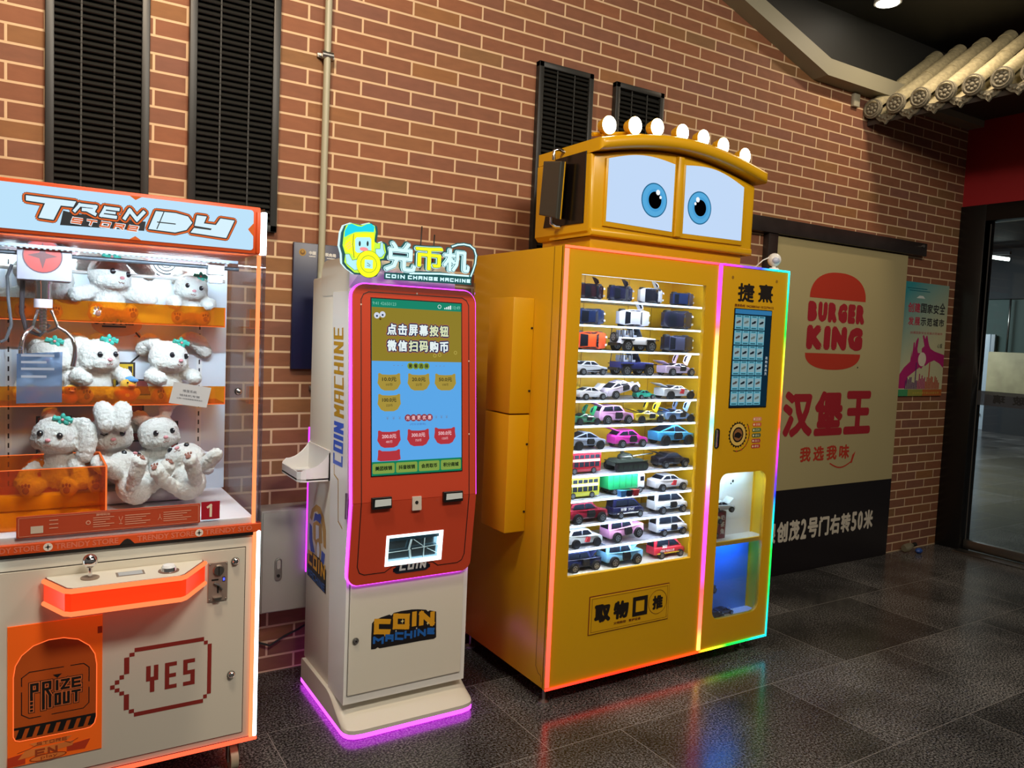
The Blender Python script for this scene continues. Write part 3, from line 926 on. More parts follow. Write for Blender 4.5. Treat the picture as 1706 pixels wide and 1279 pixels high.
# litter by the wall foot
t = thing('crumpled_bottle', (5.94, -0.08, 0), 'crumpled little bottle with dark cap and blue wrapper on the floor by the brick', 'litter')
cl = glass('bottle_plastic', (0.9, 0.88, 0.8), 0.15, 0.1, ('#b8b49a', 0.5))
b = M(); b.tube([(5.86, -0.06, 0.036), (5.89, -0.065, 0.04), (5.93, -0.07, 0.05), (5.955, -0.075, 0.056)], 0.03, cl, 10, [0.026, 0.033, 0.028, 0.014]); b.build('bottle', t)
b = M(); b.tube([(5.955, -0.075, 0.056), (5.985, -0.08, 0.062)], 0.017, BLACK, 10); b.build('cap', t)
b = M(); b.ball((5.97, -0.12, 0.021), (0.035, 0.025, 0.022), mat('blue_wrapper', '#2b4f9a', 0.4), 8, 6); b.build('wrapper', t)

# ================================================================ claw machine
claw = thing('claw_machine', (0.279, -0.52, 0), 'white claw machine with orange trim, lit sign and plush rabbits inside', 'claw machine')
CX0, CX1, CYF, CYB = -0.126, 0.684, -0.80, -0.24
ORED = mat('orange_red_trim', '#d9531f', 0.4)
ORLED = glow('orange_led', bright('#ff7a50', 2.2)[:3], 2.2)
ORLED2 = glow('orange_edge_glow', '#ff8a55', 1.6)
WLED = glow('white_led', '#e4fbff', 7.0)
INNERW = mat('inner_white', '#dde4f0', 0.5)
LOCKC = CHROME
C = lambda px, py, y=CYF: tuple(at(px, py, 'y', y)[k] for k in (0, 2))
b = M(); b.box(CX0 + 0.012, CX1 - 0.022, CYF + 0.008, CYB, 0.14, 0.872, WHITEP, 0.004)
b.box(CX0 + 0.012, CX1 - 0.022, CYB - 0.0, CYB + 0.015, 0.14, 1.985, WHITEP)
b.build('cabinet', claw)
fr = front(CYF + 0.008)
b = M(); b.prism([(-0.085, 0.162), (0.636, 0.162), (0.636, 0.826), (-0.085, 0.826)], fr, 0, 0.002, mat('seam_dark', '#3c352f', 0.7))
b.prism([(-0.082, 0.165), (0.633, 0.165), (0.633, 0.823), (-0.082, 0.823)], fr, 0.0, 0.006, WHITEP, bev=0.001)
dpanel = b.build('service_door', claw)
PF = CYF + 0.002
# speech bubble and letters
DRED = mat('dark_red_print', '#8e2a22', 0.5)
ar = Art(front(PF)); q = 0.0145
gx = lambda i: 0.222 + i * q * 1.48
gz = lambda j: 0.300 + j * q
A0, A1 = 0.29, 0.503
ar.rect(A0, 0.516, A1, 0.530, DRED); ar.rect(A0, 0.300, A1, 0.314, DRED)
ar.rect(A1, 0.503, A1 + .012, .516, DRED); ar.rect(A1 + .012, .328, A1 + .025, .503, DRED); ar.rect(A1, .314, A1 + .012, .328, DRED)
for (u, v, h) in ((A0 - .015, .503, .013), (A0 - .015, .314, .013), (A0 - .03, .448, .055), (A0 - .03, .328, .052)): ar.rect(u, v, u + .015, v + h, DRED)
for k, v in enumerate((.433, .419, .405)): ar.rect(A0 - .043 - k * .0135, v, A0 - .030 - k * .0135, v + .014, DRED)
for k, v in enumerate((.393, .380)): ar.rect(A0 - .0565 + k * .0135, v, A0 - .043 + k * .0135, v + .013, DRED)
ar.strokes('YES', 0.325, 0.372, 0.475, 0.462, 0.0135, DRED, 0, gap=0.55)
ar.build('speech_bubble_print', dpanel)
# prize door
OACR = mat('orange_acrylic_door', '#f0641a', 0.18, emit=0.2)
OACR2 = mat('orange_acrylic_flap', '#c4581f', 0.25)
pd = M(); pd.prism([(-0.056, 0.220), (0.197, 0.220), (0.197, 0.658), (-0.056, 0.658)], front(PF), 0, 0.005, OACR, bev=0.001)
pdo = pd.build('prize_door', claw)
ar = Art(front(PF - 0.005))
arch = [(-0.041, .30), (-.041, .50), (-.036, .535), (-.02, .565), (.01, .590), (.05, .602), (.09, .602), (.13, .590), (.16, .565), (.176, .535), (.181, .50), (.181, .33), (.178, .315), (.165, .302), (.15, .30)]
arch = [(-.041, .315), (-.036, .303), (-.025, .298)] [::-1] + arch[1:12] + [(.176, .31), (.165, .299), (.15, .297)]
ar.pg(arch, OACR2)
ar.line(arch, 0.0022, glow('orange_line', '#ff6a35', 1.5), 1, closed=True)
ar.rect(-.040, .335, .180, .342, BLACK, 1)
for k in range(8):
    u = -0.036 + k * 0.0275
    if u < 0.165: ar.pg([(u, .306), (u + .016, .306), (u + .026, .336), (u + .010, .336)], BLACK, 1)
for (pts) in ([(-.02, .47), (-.02, .495), (.0, .51), (.09, .51)], [(.11, .51), (.145, .51), (.16, .495), (.16, .45)], [(.16, .430), (.16, .380), (.145, .365), (.06, .365)], [(.03, .365), (.0, .365), (-.02, .38), (-.02, .45)]):
    ar.line(pts, 0.0025, BLACK, 1)
for (ex, mm, ll) in ((.0048, BLACK, 1), (.0030, mat('orange_print', '#d9703a', 0.5), 2), (0, BLACK, 3)):
    for ch, x0, x1, zb, zt_ in (('P', .002, .0245, .424, .473), ('R', .033, .058, .424, .473), ('I', .068, .078, .438, .471), ('Z', .083, .107, .438, .471), ('E', .112, .138, .438, .471), ('O', .066, .084, .391, .430), ('U', .0885, .1075, .391, .430), ('T', .112, .1375, .391, .430)):
        ar.strokes(ch, x0 - ex, zb - ex, x1 + ex, zt_ + ex, .0072 + 2 * ex, mm, ll, .3, 0, None, '')
    ar.rect(.002 - ex, .385 - ex, .0095 + ex, .43, mm, ll); ar.rect(.033 - ex, .385 - ex, .0405 + ex, .43, mm, ll); ar.rect(.0505 - ex, .388 - ex, .058 + ex, .43, mm, ll)
ar.pg([(.062, .490), (.086, .490), (.074, .478)], BLACK, 3)
for v in (.392, .404, .416): ar.rect(.001, v, .0105, v + .003, mat('orange_print', '#d9703a', 0.5), 4)
# shop emblem at the foot of the door
OP2 = mat('orange_print_dark', '#a8431a', 0.5); OP3 = mat('orange_print_red', '#cf3f1c', 0.5); OP4 = mat('orange_print_pale', '#f2863c', 0.5)
ar.pg([(.0, .285), (.115, .285), (.1, .272), (.015, .272)], OP4, 1); ar.strokes('STORE', .02, .274, .10, .284, .0022, OP2, 2)
ar.pg([(-.056, .222), (-.056, .252), (-.01, .258), (-.01, .225)], OP3, 1); ar.pg([(.10, .235), (.10, .255), (.165, .262), (.150, .232)], OP3, 1)
ar.pg([(-.03, .24), (.115, .252), (.12, .268), (-.01, .266)], OP4, 2); ar.strokes('EN', .015, .238, .075, .262, .006, OP2, 3)
ar.line([(-.03, .262), (.0, .268), (.02, .276)], .002, OP2, 3); ar.line([(.13, .272), (.11, .262), (.095, .27)], .002, OP2, 3)
ar.disc(.05, .232, .05, OP2, 2, .011); ar.disc(.05, .232, .046, OP4, 3, .008); ar.text('play', .03, .226, .075, .239, OP2, 4)
ar.rect(.183, .600, .196, .622, OP2, 1)
ar.build('prize_door_print', pdo)
# brand strip
b = M(); b.prism([(CX0, .877), (CX1 - .0, .877), (CX1, .907), (CX0, .907)], front(CYF + .02), 0, .024, ORED, bev=.002)
strip = b.build('brand_strip', claw)
b = M(); b.box(CX0 + .005, CX1 - .02, CYF - .001, CYB, .866, .877, BLACK); b.build('black_edge', claw)
ar = Art(front(CYF - .004)); PO = mat('strip_print', '#e0785c', 0.5)
def su(px): return at(px, 905 - px * 0.095, 'y', CYF - .004).x
for s_, a, c in (('TRENDY STORE', 92, 197), ('TRENDY STORE', 229, 324), ('TRENDY STO', 342, 420), ('TRENDY STORE', -40, 66)):
    ar.text(s_, su(a), .884, su(c), .901, PO, 0, .0006)
for px in (80, 332):
    ar.disc(su(px), .8925, .0125, mat('strip_white', '#e8dcd2', 0.5)); u = su(px)
    ar.pg([(u, .903), (u + .002, .8945), (u + .0095, .8925), (u + .002, .8905), (u, .882), (u - .002, .8905), (u - .0095, .8925), (u - .002, .8945)], BLACK, 1)
u = su(212); ar.pg([(u - .022, .8775), (u + .022, .8775), (u + .008, .893), (u, .8955), (u - .008, .893)], BLACK, 1)
ar.build('strip_print', strip)
# led posts and edges
b = M(); b.box(CX1 - .014, CX1 - .001, CYF - .004, CYF + .012, .142, .884, WLED, .003); b.build('white_led_post', claw)
b = M(); b.box(CX0, CX0 + .02, CYF - .004, CYF + .014, .142, .884, WLED, .003); b.build('white_led_post', claw)
b = M(); b.box(CX1 - .026, CX1 - .0145, CYF - .003, CYF + .014, .142, .876, ORLED2); b.build('orange_led_post', claw)
b = M(); b.box(CX0, CX1 + .001, CYF - .001, CYF + .012, .127, .138, ORLED, .002); b.box(CX1 - .01, CX1 + .001, CYF + .012, CYB, .127, .138, ORLED); b.build('base_led', claw)
b = M(); b.box(CX1 - .030, CX1 - .019, CYF, CYF + .012, .907, 1.826, ORLED2); b.build('glowing_edge', claw)
b = M(); b.box(CX0 + .008, CX0 + .02, CYF, CYF + .012, .907, 1.826, ORLED2); b.build('glowing_edge', claw)
# header sign
b = M(); b.box(CX0, CX1 - .022, CYF + .001, CYB, 1.830, 1.987, ORED, .004); hd = b.build('header', claw)
b = M(); b.box(CX1 - .037, CX1 - .022, CYF - .004, CYF + .03, 1.832, 1.972, ORED, .004); b.build('header_orange_post', claw)
b = M(); b.box(CX1 - .020, CX1 - .002, CYF - .005, CYF + .03, 1.830, 1.972, WLED, .003); b.build('header_led_post', claw)
SKYL = glow('sign_pale_blue', '#bfe4fc', 1.0); LETF = glow('sign_letter_white', '#d9f3ff', 1.0)
ar = Art(front(CYF + .001), .002, .0006)
hx0, hx1, hz0, hz1 = CX0 + .01, .638, 1.842, 1.975
nx = (C(226, 326)[0])
ar.pg(rrect(hx0, hz0, hx1, hz1, .010), SKYL)
ORP = glow('sign_orange_print', '#e06830', 1.0); SD = mat('sign_dark_print', '#17202b', 0.5)
ar.pg([(nx - .018, hz1 + .001), (nx + .018, hz1 + .001), (nx, hz1 - .011)], ORP, 1); ar.pg([(nx - .018, hz0 - .001), (nx + .018, hz0 - .001), (nx, hz0 + .011)], ORP, 1)
ar.pg([(hx1 + .001, 1.933), (hx1 + .001, 1.887), (hx1 - .018, 1.91)], ORP, 1)
Q = lambda cx, cy: C(cx / 3.7065, 280 + cy / 3.7065, CYF)
def put(s_, cL, cR, cyT, cyB, t, sh):
    """letters between crop columns cL..cR; cyT, cyB are the sign rows at their left end"""
    u0, zt = Q(cL, cyT); u1 = Q(cR, cyT)[0]; zb = Q(cL, cyB)[1]
    for ex, mm, ll in ((.0105, SD, 2), (.0088, ORP, 3), (.0042, SD, 4), (.0, SKYL, 5)):
        ar.strokes(s_, u0 - ex, zb - ex, u1 + ex, zt + ex, t + 2 * ex, mm, ll, .22, sh)
def thick(pts, w):
    """a bar of width w (in sign rows) along pts, as outlines"""
    out_ = []
    for (x0, y0), (x1, y1) in zip(pts, pts[1:]):
        L = math.hypot(x1 - x0, y1 - y0); dx_, dy_ = (x1 - x0) / L * w / 2, (y1 - y0) / L * w / 2
        out_.append([(x0 - dx_ + dy_, y0 - dy_ - dx_), (x1 + dx_ + dy_, y1 + dy_ - dx_), (x1 + dx_ - dy_, y1 + dy_ + dx_), (x0 - dx_ - dy_, y0 - dy_ + dx_)])
    return out_
word = [[(160, 168), (470, 207), (452, 240), (375, 232), (330, 320), (238, 306), (278, 218), (160, 200)],
        [(962, 266), (1085, 279), (1160, 300), (1186, 338), (1150, 382), (1080, 398), (915, 376)],
        [(1215, 292), (1275, 300), (1257, 342), (1332, 352), (1360, 312), (1446, 325), (1395, 432), (1175, 398), (1197, 370), (1300, 384), (1306, 374), (1200, 356)]]
word += thick([(462, 262), (492, 228), (590, 240), (578, 262), (515, 256)], 20) + thick([(540, 260), (585, 284)], 20)
word += thick([(728, 256), (650, 246), (624, 292), (712, 304)], 19) + thick([(640, 270), (706, 278)], 15)
word += thick([(770, 308), (800, 262), (845, 318), (885, 276)], 22)
word = [[Q(*q) for q in p] for p in word]
ar.outlined(word, [(.0098, SD), (.0084, ORP), (.0038, SD), (0, LETF)], 2)
ar.line([Q(972, 334), Q(1080, 346)], .0034, SD, 7); ar.line([Q(1010, 274), Q(968, 374)], .0030, SD, 7)
u0, z0 = Q(370, 335); u1, z1 = Q(900, 330)
ar.pg([(u0, z0 - .008), (Q(390, 262)[0], Q(390, 262)[1]), (Q(460, 280)[0], Q(460, 280)[1]), (u1, Q(890, 330)[1]), (Q(890, 388)[0], Q(890, 388)[1])], SD, 1)
uL, zT = Q(436, 303); uR = Q(842, 340)[0]; zB = Q(440, 338)[1]
for ex, mm, ll in ((.0020, glow('sign_white_print', '#eaf4fa', 1.0), 6), (0, ORP, 7)):
    ar.strokes('STORe', uL - ex, zB - ex, uR + ex, zT + ex, .0042 + 2 * ex, mm, ll, .35, .35, lambda u, v: (u, v - (u - uL) * .045))
ar.build('sign_face', hd)

# glass and inside
b = M(); b.box(CX0 + .02, CX1 - .03, CYF + .003, CYF + .008, .908, 1.829, CLEAR); b.build('front_pane', claw)
b = M(); b.box(CX1 - .012, CX1 - .006, CYF + .012, CYB, .880, 1.985, CLEAR); b.build('right_pane', claw)
b = M(); b.box(CX0 + .006, CX0 + .012, CYF + .012, CYB, .880, 1.829, CLEAR); b.build('left_pane', claw)
b = M(); b.box(CX1 - .014, CX1 - .003, CYF - .002, CYF + .010, .907, 1.83, glass('acrylic_edge', (.8, .75, .85), .2)); b.build('corner_edge', claw)
b = M(); b.box(CX0 + .014, CX1 - .022, CYF + .012, CYB - .012, .878, .928, mat('white_cushion', '#ece6ea', 0.7), .006); b.box(CX0 + .02, .53, -.46, CYB - .022, .9285, .985, mat('white_cushion', '#ece6ea', 0.7), .02); b.build('prize_floor', claw)
b = M(); b.box(CX0 + .014, CX1 - .016, CYB - .02, CYB - .002, .928, 1.828, INNERW); bk = b.build('back_panel', claw)
BY = CYB - .02
ar = Art(front(BY)); AB = mat('art_black', '#241f22', 0.6); AR_ = mat('art_brick_red', '#8e3a38', 0.6); AY = mat('art_yellow', '#d8b81c', 0.6); APEACH = mat('art_peach', '#e8b48a', 0.6)
B2 = lambda px, py: C(px, py, BY)
cu, cv = B2(277, 436)
for r_ in (.020, .032, .044, .056): ar.ring(cu, cv, r_, r_ + .005, AB, 0, 30, PI * 1.02, PI * 1.98)
for k in (-.052, -.04, -.028, -.016): ar.rect(cu + k, cv + .012, cu + k + .005, cv + .05, AB)
u, v = B2(195, 540); ar.disc(u, v, .085, APEACH, 0, .045); ar.text('STORE', u - .075, v + .0, u + .055, v + .03, AB, 1, .002); ar.rect(u - .05, v - .012, u + .03, v - .006, AB, 1)
u, v = B2(246, 575); ar.ring(u, v, .026, .032, AB, 1); ar.line([(u - .02, v + .02), (u - .04, v + .045)], .006, AB, 1); ar.line([(u - .02, v - .03), (u - .06, v - .07)], .006, AB, 1)
ar.pg([(u - .05, v + .03), (u - .03, v + .05), (u - .02, v + .03)], APEACH, 0)
u, v = B2(208, 623); ar.rect(u - .05, v - .055, u + .035, v + .045, AB, 1); ar.rect(u - .043, v - .055, u + .028, v + .038, AY, 2); ar.strokes('N', u - .03, v - .05, u + .025, v + .03, .014, AB, 3)
for (px, py, w, h) in ((90, 725, .10, .13), (215, 705, .09, .13), (280, 725, .06, .10), (240, 645, .06, .05)):
    u, v = B2(px, py); ar.rect(u - w / 2 - .006, v - h / 2 - .006, u + w / 2 + .006, v + h / 2 + .006, AB, 1); ar.rect(u - w / 2, v - h / 2, u + w / 2, v + h / 2, AR_, 2)
for px in (331, 14):
    u = B2(px, 660)[0]
    ar.rect(u - .010, .93, u + .010, 1.82, mat('upright_white', '#eceef2', 0.4), 3)
    for k in range(26): ar.rect(u - .0025, .95 + k * .034, u + .0025, .968 + k * .034, AB, 4)
ar.build('back_print', bk)
OSH = glass('orange_acrylic', (1.0, 0.58, 0.06), 0.05, 0.05, ('#ffa010', 0.14))
OEDGE = glow('orange_acrylic_edge', '#ff7a38', 1.1)
SHELVES = ((1.577, 1.650, -.41), (1.285, 1.352, -.43))
for z0, z1, y in SHELVES:
    b = M(); b.box(CX0 + .02, .632, y, y + .004, z0, z1, OSH); b.box(CX0 + .02, .632, y + .004, BY - .0005, z0, z0 + .004, OSH); s = b.build('acrylic_shelf', claw)
    b = M(); b.box(CX0 + .02, .632, y - .0008, y + .005, z0 - .0018, z0 + .0006, OEDGE); b.box(.630, .6325, y - .0005, y + .0045, z0, z1, OEDGE); b.build('shelf_edge', s)
yb = at(162, 753, 'z', 1.118).y
CB = glass('orange_chute', (1.0, 0.52, 0.03), 0.06, 0.05, ('#ff8408', 0.18))
b = M(); x1_, yf_ = .212, -.725
b.box(CX0 + .02, x1_, yf_, yf_ + .004, .930, 1.118, CB); b.box(x1_ - .004, x1_, yf_ + .004, yb, .930, 1.118, CB); b.box(CX0 + .02, x1_, yb, yb + .004, .930, 1.118, CB); ch = b.build('prize_chute', claw)
b = M(); b.box(CX0 + .02, x1_ + .0006, yf_ - .0006, yf_ + .0046, 1.1175, 1.1195, OEDGE); b.box(x1_ - .0046, x1_ + .0006, yf_ - .0006, yf_ + .004, .93, 1.118, OEDGE); b.box(CX0 + .02, x1_, yb - .0004, yb + .0044, 1.1175, 1.1195, OEDGE); b.box(x1_ - .0046, x1_ + .0006, yf_, yb, 1.1175, 1.1195, OEDGE); b.build('chute_edge', ch)
for px, py in ((162, 793), (169, 815)):
    p = at(px, py, 'x', x1_); b = M(); b.box(x1_ - .001, x1_ + .005, p.y - .006, p.y + .006, p.z - .008, p.z + .008, BLACK); b.build('chute_hinge', ch)
# gantry
b = M(); b.tube([(CX0 + .02, -.52, 1.792), (CX1 - .03, -.52, 1.792)], .0075, mat('rail_dark_steel', '#5f646c', 0.45, 0.6), 12); b.tube([(CX0 + .02, -.335, 1.752), (CX1 - .04, -.335, 1.752)], .0065, WHITEG, 12); b.build('gantry_rail', claw)
b = M(); b.box(CX0 + .03, CX1 - .05, -.60, -.580, 1.8065, 1.816, mat('led_bar_grey', '#7f8796', 0.4))
for k in range(44): b.box(CX0 + .035 + k * .0160, CX0 + .042 + k * .0160, -.598, -.577, 1.8045, 1.806, glow('led_dot', '#dff6ff', 1.6))
b.build('led_bar', claw)
b = M(); b.box(.545, .60, -.545, -.49, 1.765, 1.81, WHITEG, .004); b.box(.550, .595, -.54, -.50, 1.735, 1.765, INNERW, .003); b.build('rail_end_block', claw)
p0 = at(30, 400, 'y', -.55); p1 = at(120, 470, 'y', -.55)
b = M(); b.box(p0.x - .004, p1.x, -.55, -.40, p1.z, 1.822, mat('carriage_grey', '#a29da8', 0.4), .004); car = b.build('claw_carriage', claw)
ar = Art(front(-.55)); u, v = C(71, 426, -.55); r_ = .0565
ar.disc(u, v, r_, mat('emblem_dark', '#4a2530', 0.5)); ar.disc(u, v, r_ - .004, mat('carriage_red', '#a5281f', 0.5), 1)
ar.pg([(u + (.043 if k % 2 == 0 else .013) * math.cos(PI / 4 * k), v + (.043 if k % 2 == 0 else .013) * math.sin(PI / 4 * k)) for k in range(8)], mat('emblem_star', '#5a2020', 0.5), 2)
ar.build('round_emblem', car)
cx, cz = C(71, 470, -.52); cx = at(72, 500, 'y', -.52).x
yc = -.52
grip = M(); zt = p1.z
grip.cyl((cx, yc, zt), (cx, yc, zt - .085), .0235, CHROME, seg=24); grip.cyl((cx, yc, zt - .002), (cx, yc, zt - .010), .0275, CHROME, seg=24)
grip.cyl((cx, yc, zt - .060), (cx, yc, zt - .088), .027, mat('clear_sleeve', '#c9bcc4', 0.15), seg=24)
for k in range(7): grip.cyl((cx, yc, zt - .090 - k * .011), (cx, yc, zt - .097 - k * .011), .013, CHROME, seg=18); grip.cyl((cx, yc, zt - .097 - k * .011), (cx, yc, zt - .101 - k * .011), .010, STEEL, seg=16)
gr = grip.build('claw_motor', claw)
def prong(a, drop=0.0):
    d = Vector((math.cos(a), math.sin(a), 0)); o = Vector((cx, yc, zt))
    P_ = lambda r, z: o + d * r + Vector((0, 0, -z))
    b = M(); b.tube([P_(.024, .095), P_(.036, .125), P_(.045, .150)], .005, CHROME, 8)
    pts = [P_(.045, .150), P_(.070, .165), P_(.088, .185), P_(.096, .215), P_(.096, .245), P_(.090, .278)]
    b.tube(pts, .0055, CHROME, 10, [.005, .006, .006, .0065, .0075, .0085]); b.tube([P_(.012, .168), P_(.046, .150)], .004, CHROME, 8)
    b.build('claw_prong', claw)
for a in (-.35, PI * .72, -PI * .72): prong(a)
b = M()
b.tube([at(20, 440, 'y', -.5), at(12, 460, 'y', -.5), at(14, 500, 'y', -.5), at(19, 540, 'y', -.5), at(10, 565, 'y', -.5), at(0, 570, 'y', -.5)], .005, mat('cable_grey', '#5b5a60', 0.5), 8)
b.tube([at(38, 466, 'y', -.47), at(36, 520, 'y', -.47), at(44, 550, 'y', -.47), at(66, 558, 'y', -.47), at(82, 540, 'y', -.47)], .0075, mat('hose_dark', '#43393d', 0.5), 8)
b.build('claw_cable', claw)
# stickers on the front pane
fg = front(CYF + .003)
def quad(px): return [C(a, c, CYF + .003) for a, c in px]
ar = Art(fg); BS = glass('blue_sticker', (.45, .62, .95), .03, .2, ('#7fa8e6', .6)); WS = mat('label_white', '#d4dbe6', 0.5); LB = mat('label_blue_ink', '#5d7ba8', 0.5)
qd = quad([(27, 672), (103, 670), (104, 586), (28, 589)]); ar.pg(qd, BS)
for k, v in enumerate((1.475, 1.455, 1.435, 1.412)): ar.rect(qd[0][0] + .012, v - .004, qd[1][0] - .02 - .02 * (k % 2), v + .003, mat('sticker_pale', '#b9cdf0', 0.5), 1)
ar.ring(qd[0][0] + .010, 1.495, .004, .0055, LB, 1, 14)
ar.build('blue_notice_sticker', claw)
ar = Art(fg); qd = quad([(281, 671), (344, 679), (352, 646), (290, 636)]); ar.pg(qd, WS)
wl = C(316, 658, CYF + .003); rot = lambda u, v: (wl[0] + (u - wl[0]) + .22 * 0, v - .16 * (u - wl[0]))
for s_, du, dv, w, h in (('维度系统', 0, .012, .042, .009), ('娃娃机专营', 0, -.003, .062, .007), ('让每一位玩家都能享受快乐', 0, -.014, .08, .005)):
    ar.text(s_, wl[0] + du - w / 2, wl[1] + dv - h / 2, wl[0] + du + w / 2, wl[1] + dv + h / 2, mat('label_ink', '#4a5266', 0.5), 1, 0, rot)
ar.build('white_label', claw)
b = M(); p = C(397, 652, CYF); b.ball((p[0], CYF - .006, p[1]), (.010, .009, .010), CHROME); b.cyl((p[0], CYF - .003, p[1]), (p[0], CYF + .008, p[1]), .012, BLACK); b.build('pane_lock', claw)
b = M(); b.prism(rrect(-.034, .925, .484, .991, .004), fg, .001, .004, mat('info_orange_red', '#b5482c', 0.3), bev=.001); inf = b.build('info_plate', claw)
ar = Art(front(CYF - .001)); IP = mat('info_print', '#d99a80', 0.5); V = lambda px: at(px, 880, 'y', CYF).x
ar.line(rrect(-.028, .930, .478, .986, .003), .0012, IP, 0, closed=True)
ar.rect(V(51), .937, V(72), .959, mat('info_square', '#cdbfae', 0.5))
for k, (px, py) in enumerate(((82, 0), (82, 1), (82, 2))): ar.rect(V(82), .972 - k * .012, V(97), .975 - k * .012, IP)
ar.text('游戏玩法', V(160), .976, V(183), .983, IP, 0, .0004)
for px0, px1 in ((155, 190), (208, 250), (272, 318)):
    for k in range(5): ar.rect(V(px0), .969 - k * .007, V(px1 - (k % 3) * 7), .9715 - k * .007, IP)
ar.disc(V(147), .957, .007, IP); ar.disc(V(147), .957, .004, mat('info_orange_red', '#b5482c', .3), 1)
ar.line([(V(198), .968), (V(199), .96), (V(201), .955), (V(203), .96), (V(204), .968)], .0015, IP); ar.line([(V(201), .955), (V(201), .945)], .0015, IP); ar.rect(V(198), .944, V(204), .946, IP)
ar.line([(V(266), .966), (V(266), .957), (V(263), .948)], .0015, IP); ar.line([(V(266), .957), (V(269), .948)], .0015, IP)
ar.build('info_print', inf)
b = M(); b.prism([(.487, .934), (.546, .934), (.546, .994), (.487, .994)], fg, .001, .003, mat('number_red', '#a5172a', 0.4)); nb = b.build('number_plate', claw)
ar = Art(front(CYF)); ar.line([(.508, .976), (.517, .982), (.517, .946)], .0075, mat('number_print', '#e6d9c4', 0.5), 0); ar.build('number_print', nb)
# control shelf
top = [(.037, -.80), (.037, -.815), (.088, -.936), (.104, -.947), (.405, -.947), (.421, -.936), (.499, -.815), (.499, -.80)]
fz = Fr((0, 0, 0), (1, 0, 0), (0, 1, 0))
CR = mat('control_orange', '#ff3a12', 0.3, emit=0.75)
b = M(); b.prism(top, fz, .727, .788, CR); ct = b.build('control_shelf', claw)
def inset(pts, d):
    c = (sum(q[0] for q in pts) / len(pts), -.86)
    return [(c[0] + (u - c[0]) * (1 - d), -.80 + (v + .80) * (1 - d)) for u, v in pts]
b = M()
for z in (.722, .7905): b.tube([(u, v - .001, z) for u, v in top[1:-1]], .0075, glow('control_edge_glow', '#ff7a48', 1.5), 10)
b.build('glowing_rim', ct)
b = M(); b.prism(inset(top, .035), fz, .788, .7985, WHITEP); b.build('top_plate', ct)
b = M(); b.prism(inset(top, .015), fz, .786, .7965, mat('control_border', '#7c2a1a', 0.4)); b.build('top_border', ct)
p = at(150, 962, 'z', .80); b = M(); b.cyl((p.x, p.y, .7985), (p.x, p.y, .802), .026, mat('joystick_base', '#8d7a6c', 0.4), seg=24); b.cyl((p.x, p.y, .80), (p.x, p.y, .838), .006, CHROME, .005); b.ball((p.x, p.y, .852), .0215, CHROME, 24, 16); b.build('joystick', ct)
p = at(281, 950, 'z', .80); b = M(); b.cyl((p.x, p.y, .7985), (p.x, p.y, .801), .031, mat('button_base', '#7c5a4c', 0.4), seg=28); b.cyl((p.x, p.y, .80), (p.x, p.y, .812), .024, CHROME, .022, seg=28); b.cyl((p.x, p.y, .812), (p.x, p.y, .819), .0205, mat('button_white', '#e8ebee', 0.2), .017, seg=28); b.build('push_button', ct)
c0 = at(194, 958, 'z', .80); c1 = at(240, 950, 'z', .80); b = M(); b.box(c0.x, c1.x, min(c0.y, c1.y) - .014, max(c0.y, c1.y) + .012, .7985, .7995, mat('display_frame', '#7d6f66', 0.4)); b.box(c0.x + .006, c1.x - .006, min(c0.y, c1.y) - .010, max(c0.y, c1.y) + .008, .7993, .8002, mat('display_grey', '#a9b0b8', 0.2)); b.build('display', ct)
# coin acceptor and locks
b = M(); b.prism(rrect(.512, .650, .575, .784, .003), front(PF), 0, .006, mat('coin_plate', '#b3a094', 0.4, 0.6), bev=.001)
f2 = front(PF - .006)
b.cyl(f2.p(.545, .757), f2.p(.545, .757, .008), .019, STEEL, .016, seg=22); b.prism([(.5435, .742), (.5465, .742), (.5465, .772), (.5435, .772)], f2, .008, .0088, BLACK)
b.prism([(.523, .722), (.545, .722), (.545, .727), (.523, .727)], f2, 0, .001, BLACK)
b.tube([f2.p(.530, .715, .004), f2.p(.547, .705, .006), f2.p(.556, .690, .006)], .004, STEEL, 8)
b.prism([(.541, .678), (.546, .678), (.546, .710), (.541, .710)], f2, 0, .001, BLACK); b.prism([(.528, .665), (.556, .665), (.549, .655), (.535, .655)], f2, 0, .012, STEEL)
for u, v in ((.517, .656), (.570, .778), (.517, .778), (.570, .656)): b.ball(f2.p(u, v), (.003, .002, .003), STEEL, 8, 6)
ca = b.build('coin_acceptor', claw)
b = M(); b.prism([(.558, .716), (.567, .716), (.567, .732), (.558, .732)], f2, .0005, .001, BLACK); b.prism([(.5595, .719), (.5655, .719), (.5655, .729), (.5595, .729)], f2, .001, .0015, glow('coin_display_blue', '#4a55ff', 2)); b.build('coin_display', ca)
for u, v in ((.600, .781), (.593, .382)):
    b = M(); b.cyl((u, PF, v), (u, PF - .006, v), .013, STEEL, seg=20); b.ball((u, PF - .008, v), (.0115, .008, .0115), CHROME, 16, 10); b.build('door_lock', claw)
# casters
WHEEL = mat('caster_cream', '#b7ad93', 0.5)
for x, y in ((.620, -.725), (-.06, -.725), (.620, -.32), (-.06, -.32)):
    b = M(); b.cyl((x - .013, y, .042), (x + .013, y, .042), .042, WHEEL, seg=28); b.cyl((x - .014, y, .042), (x + .014, y, .042), .016, STEEL, seg=16); c = b.build('caster', claw)
    b = M(); b.box(x - .022, x - .016, y - .02, y + .012, .035, .115, STEEL, .002); b.box(x + .016, x + .022, y - .02, y + .012, .035, .115, STEEL, .002); b.box(x - .03, x + .03, y - .03, y + .03, .112, .139, STEEL, .003); b.build('caster_fork', c)
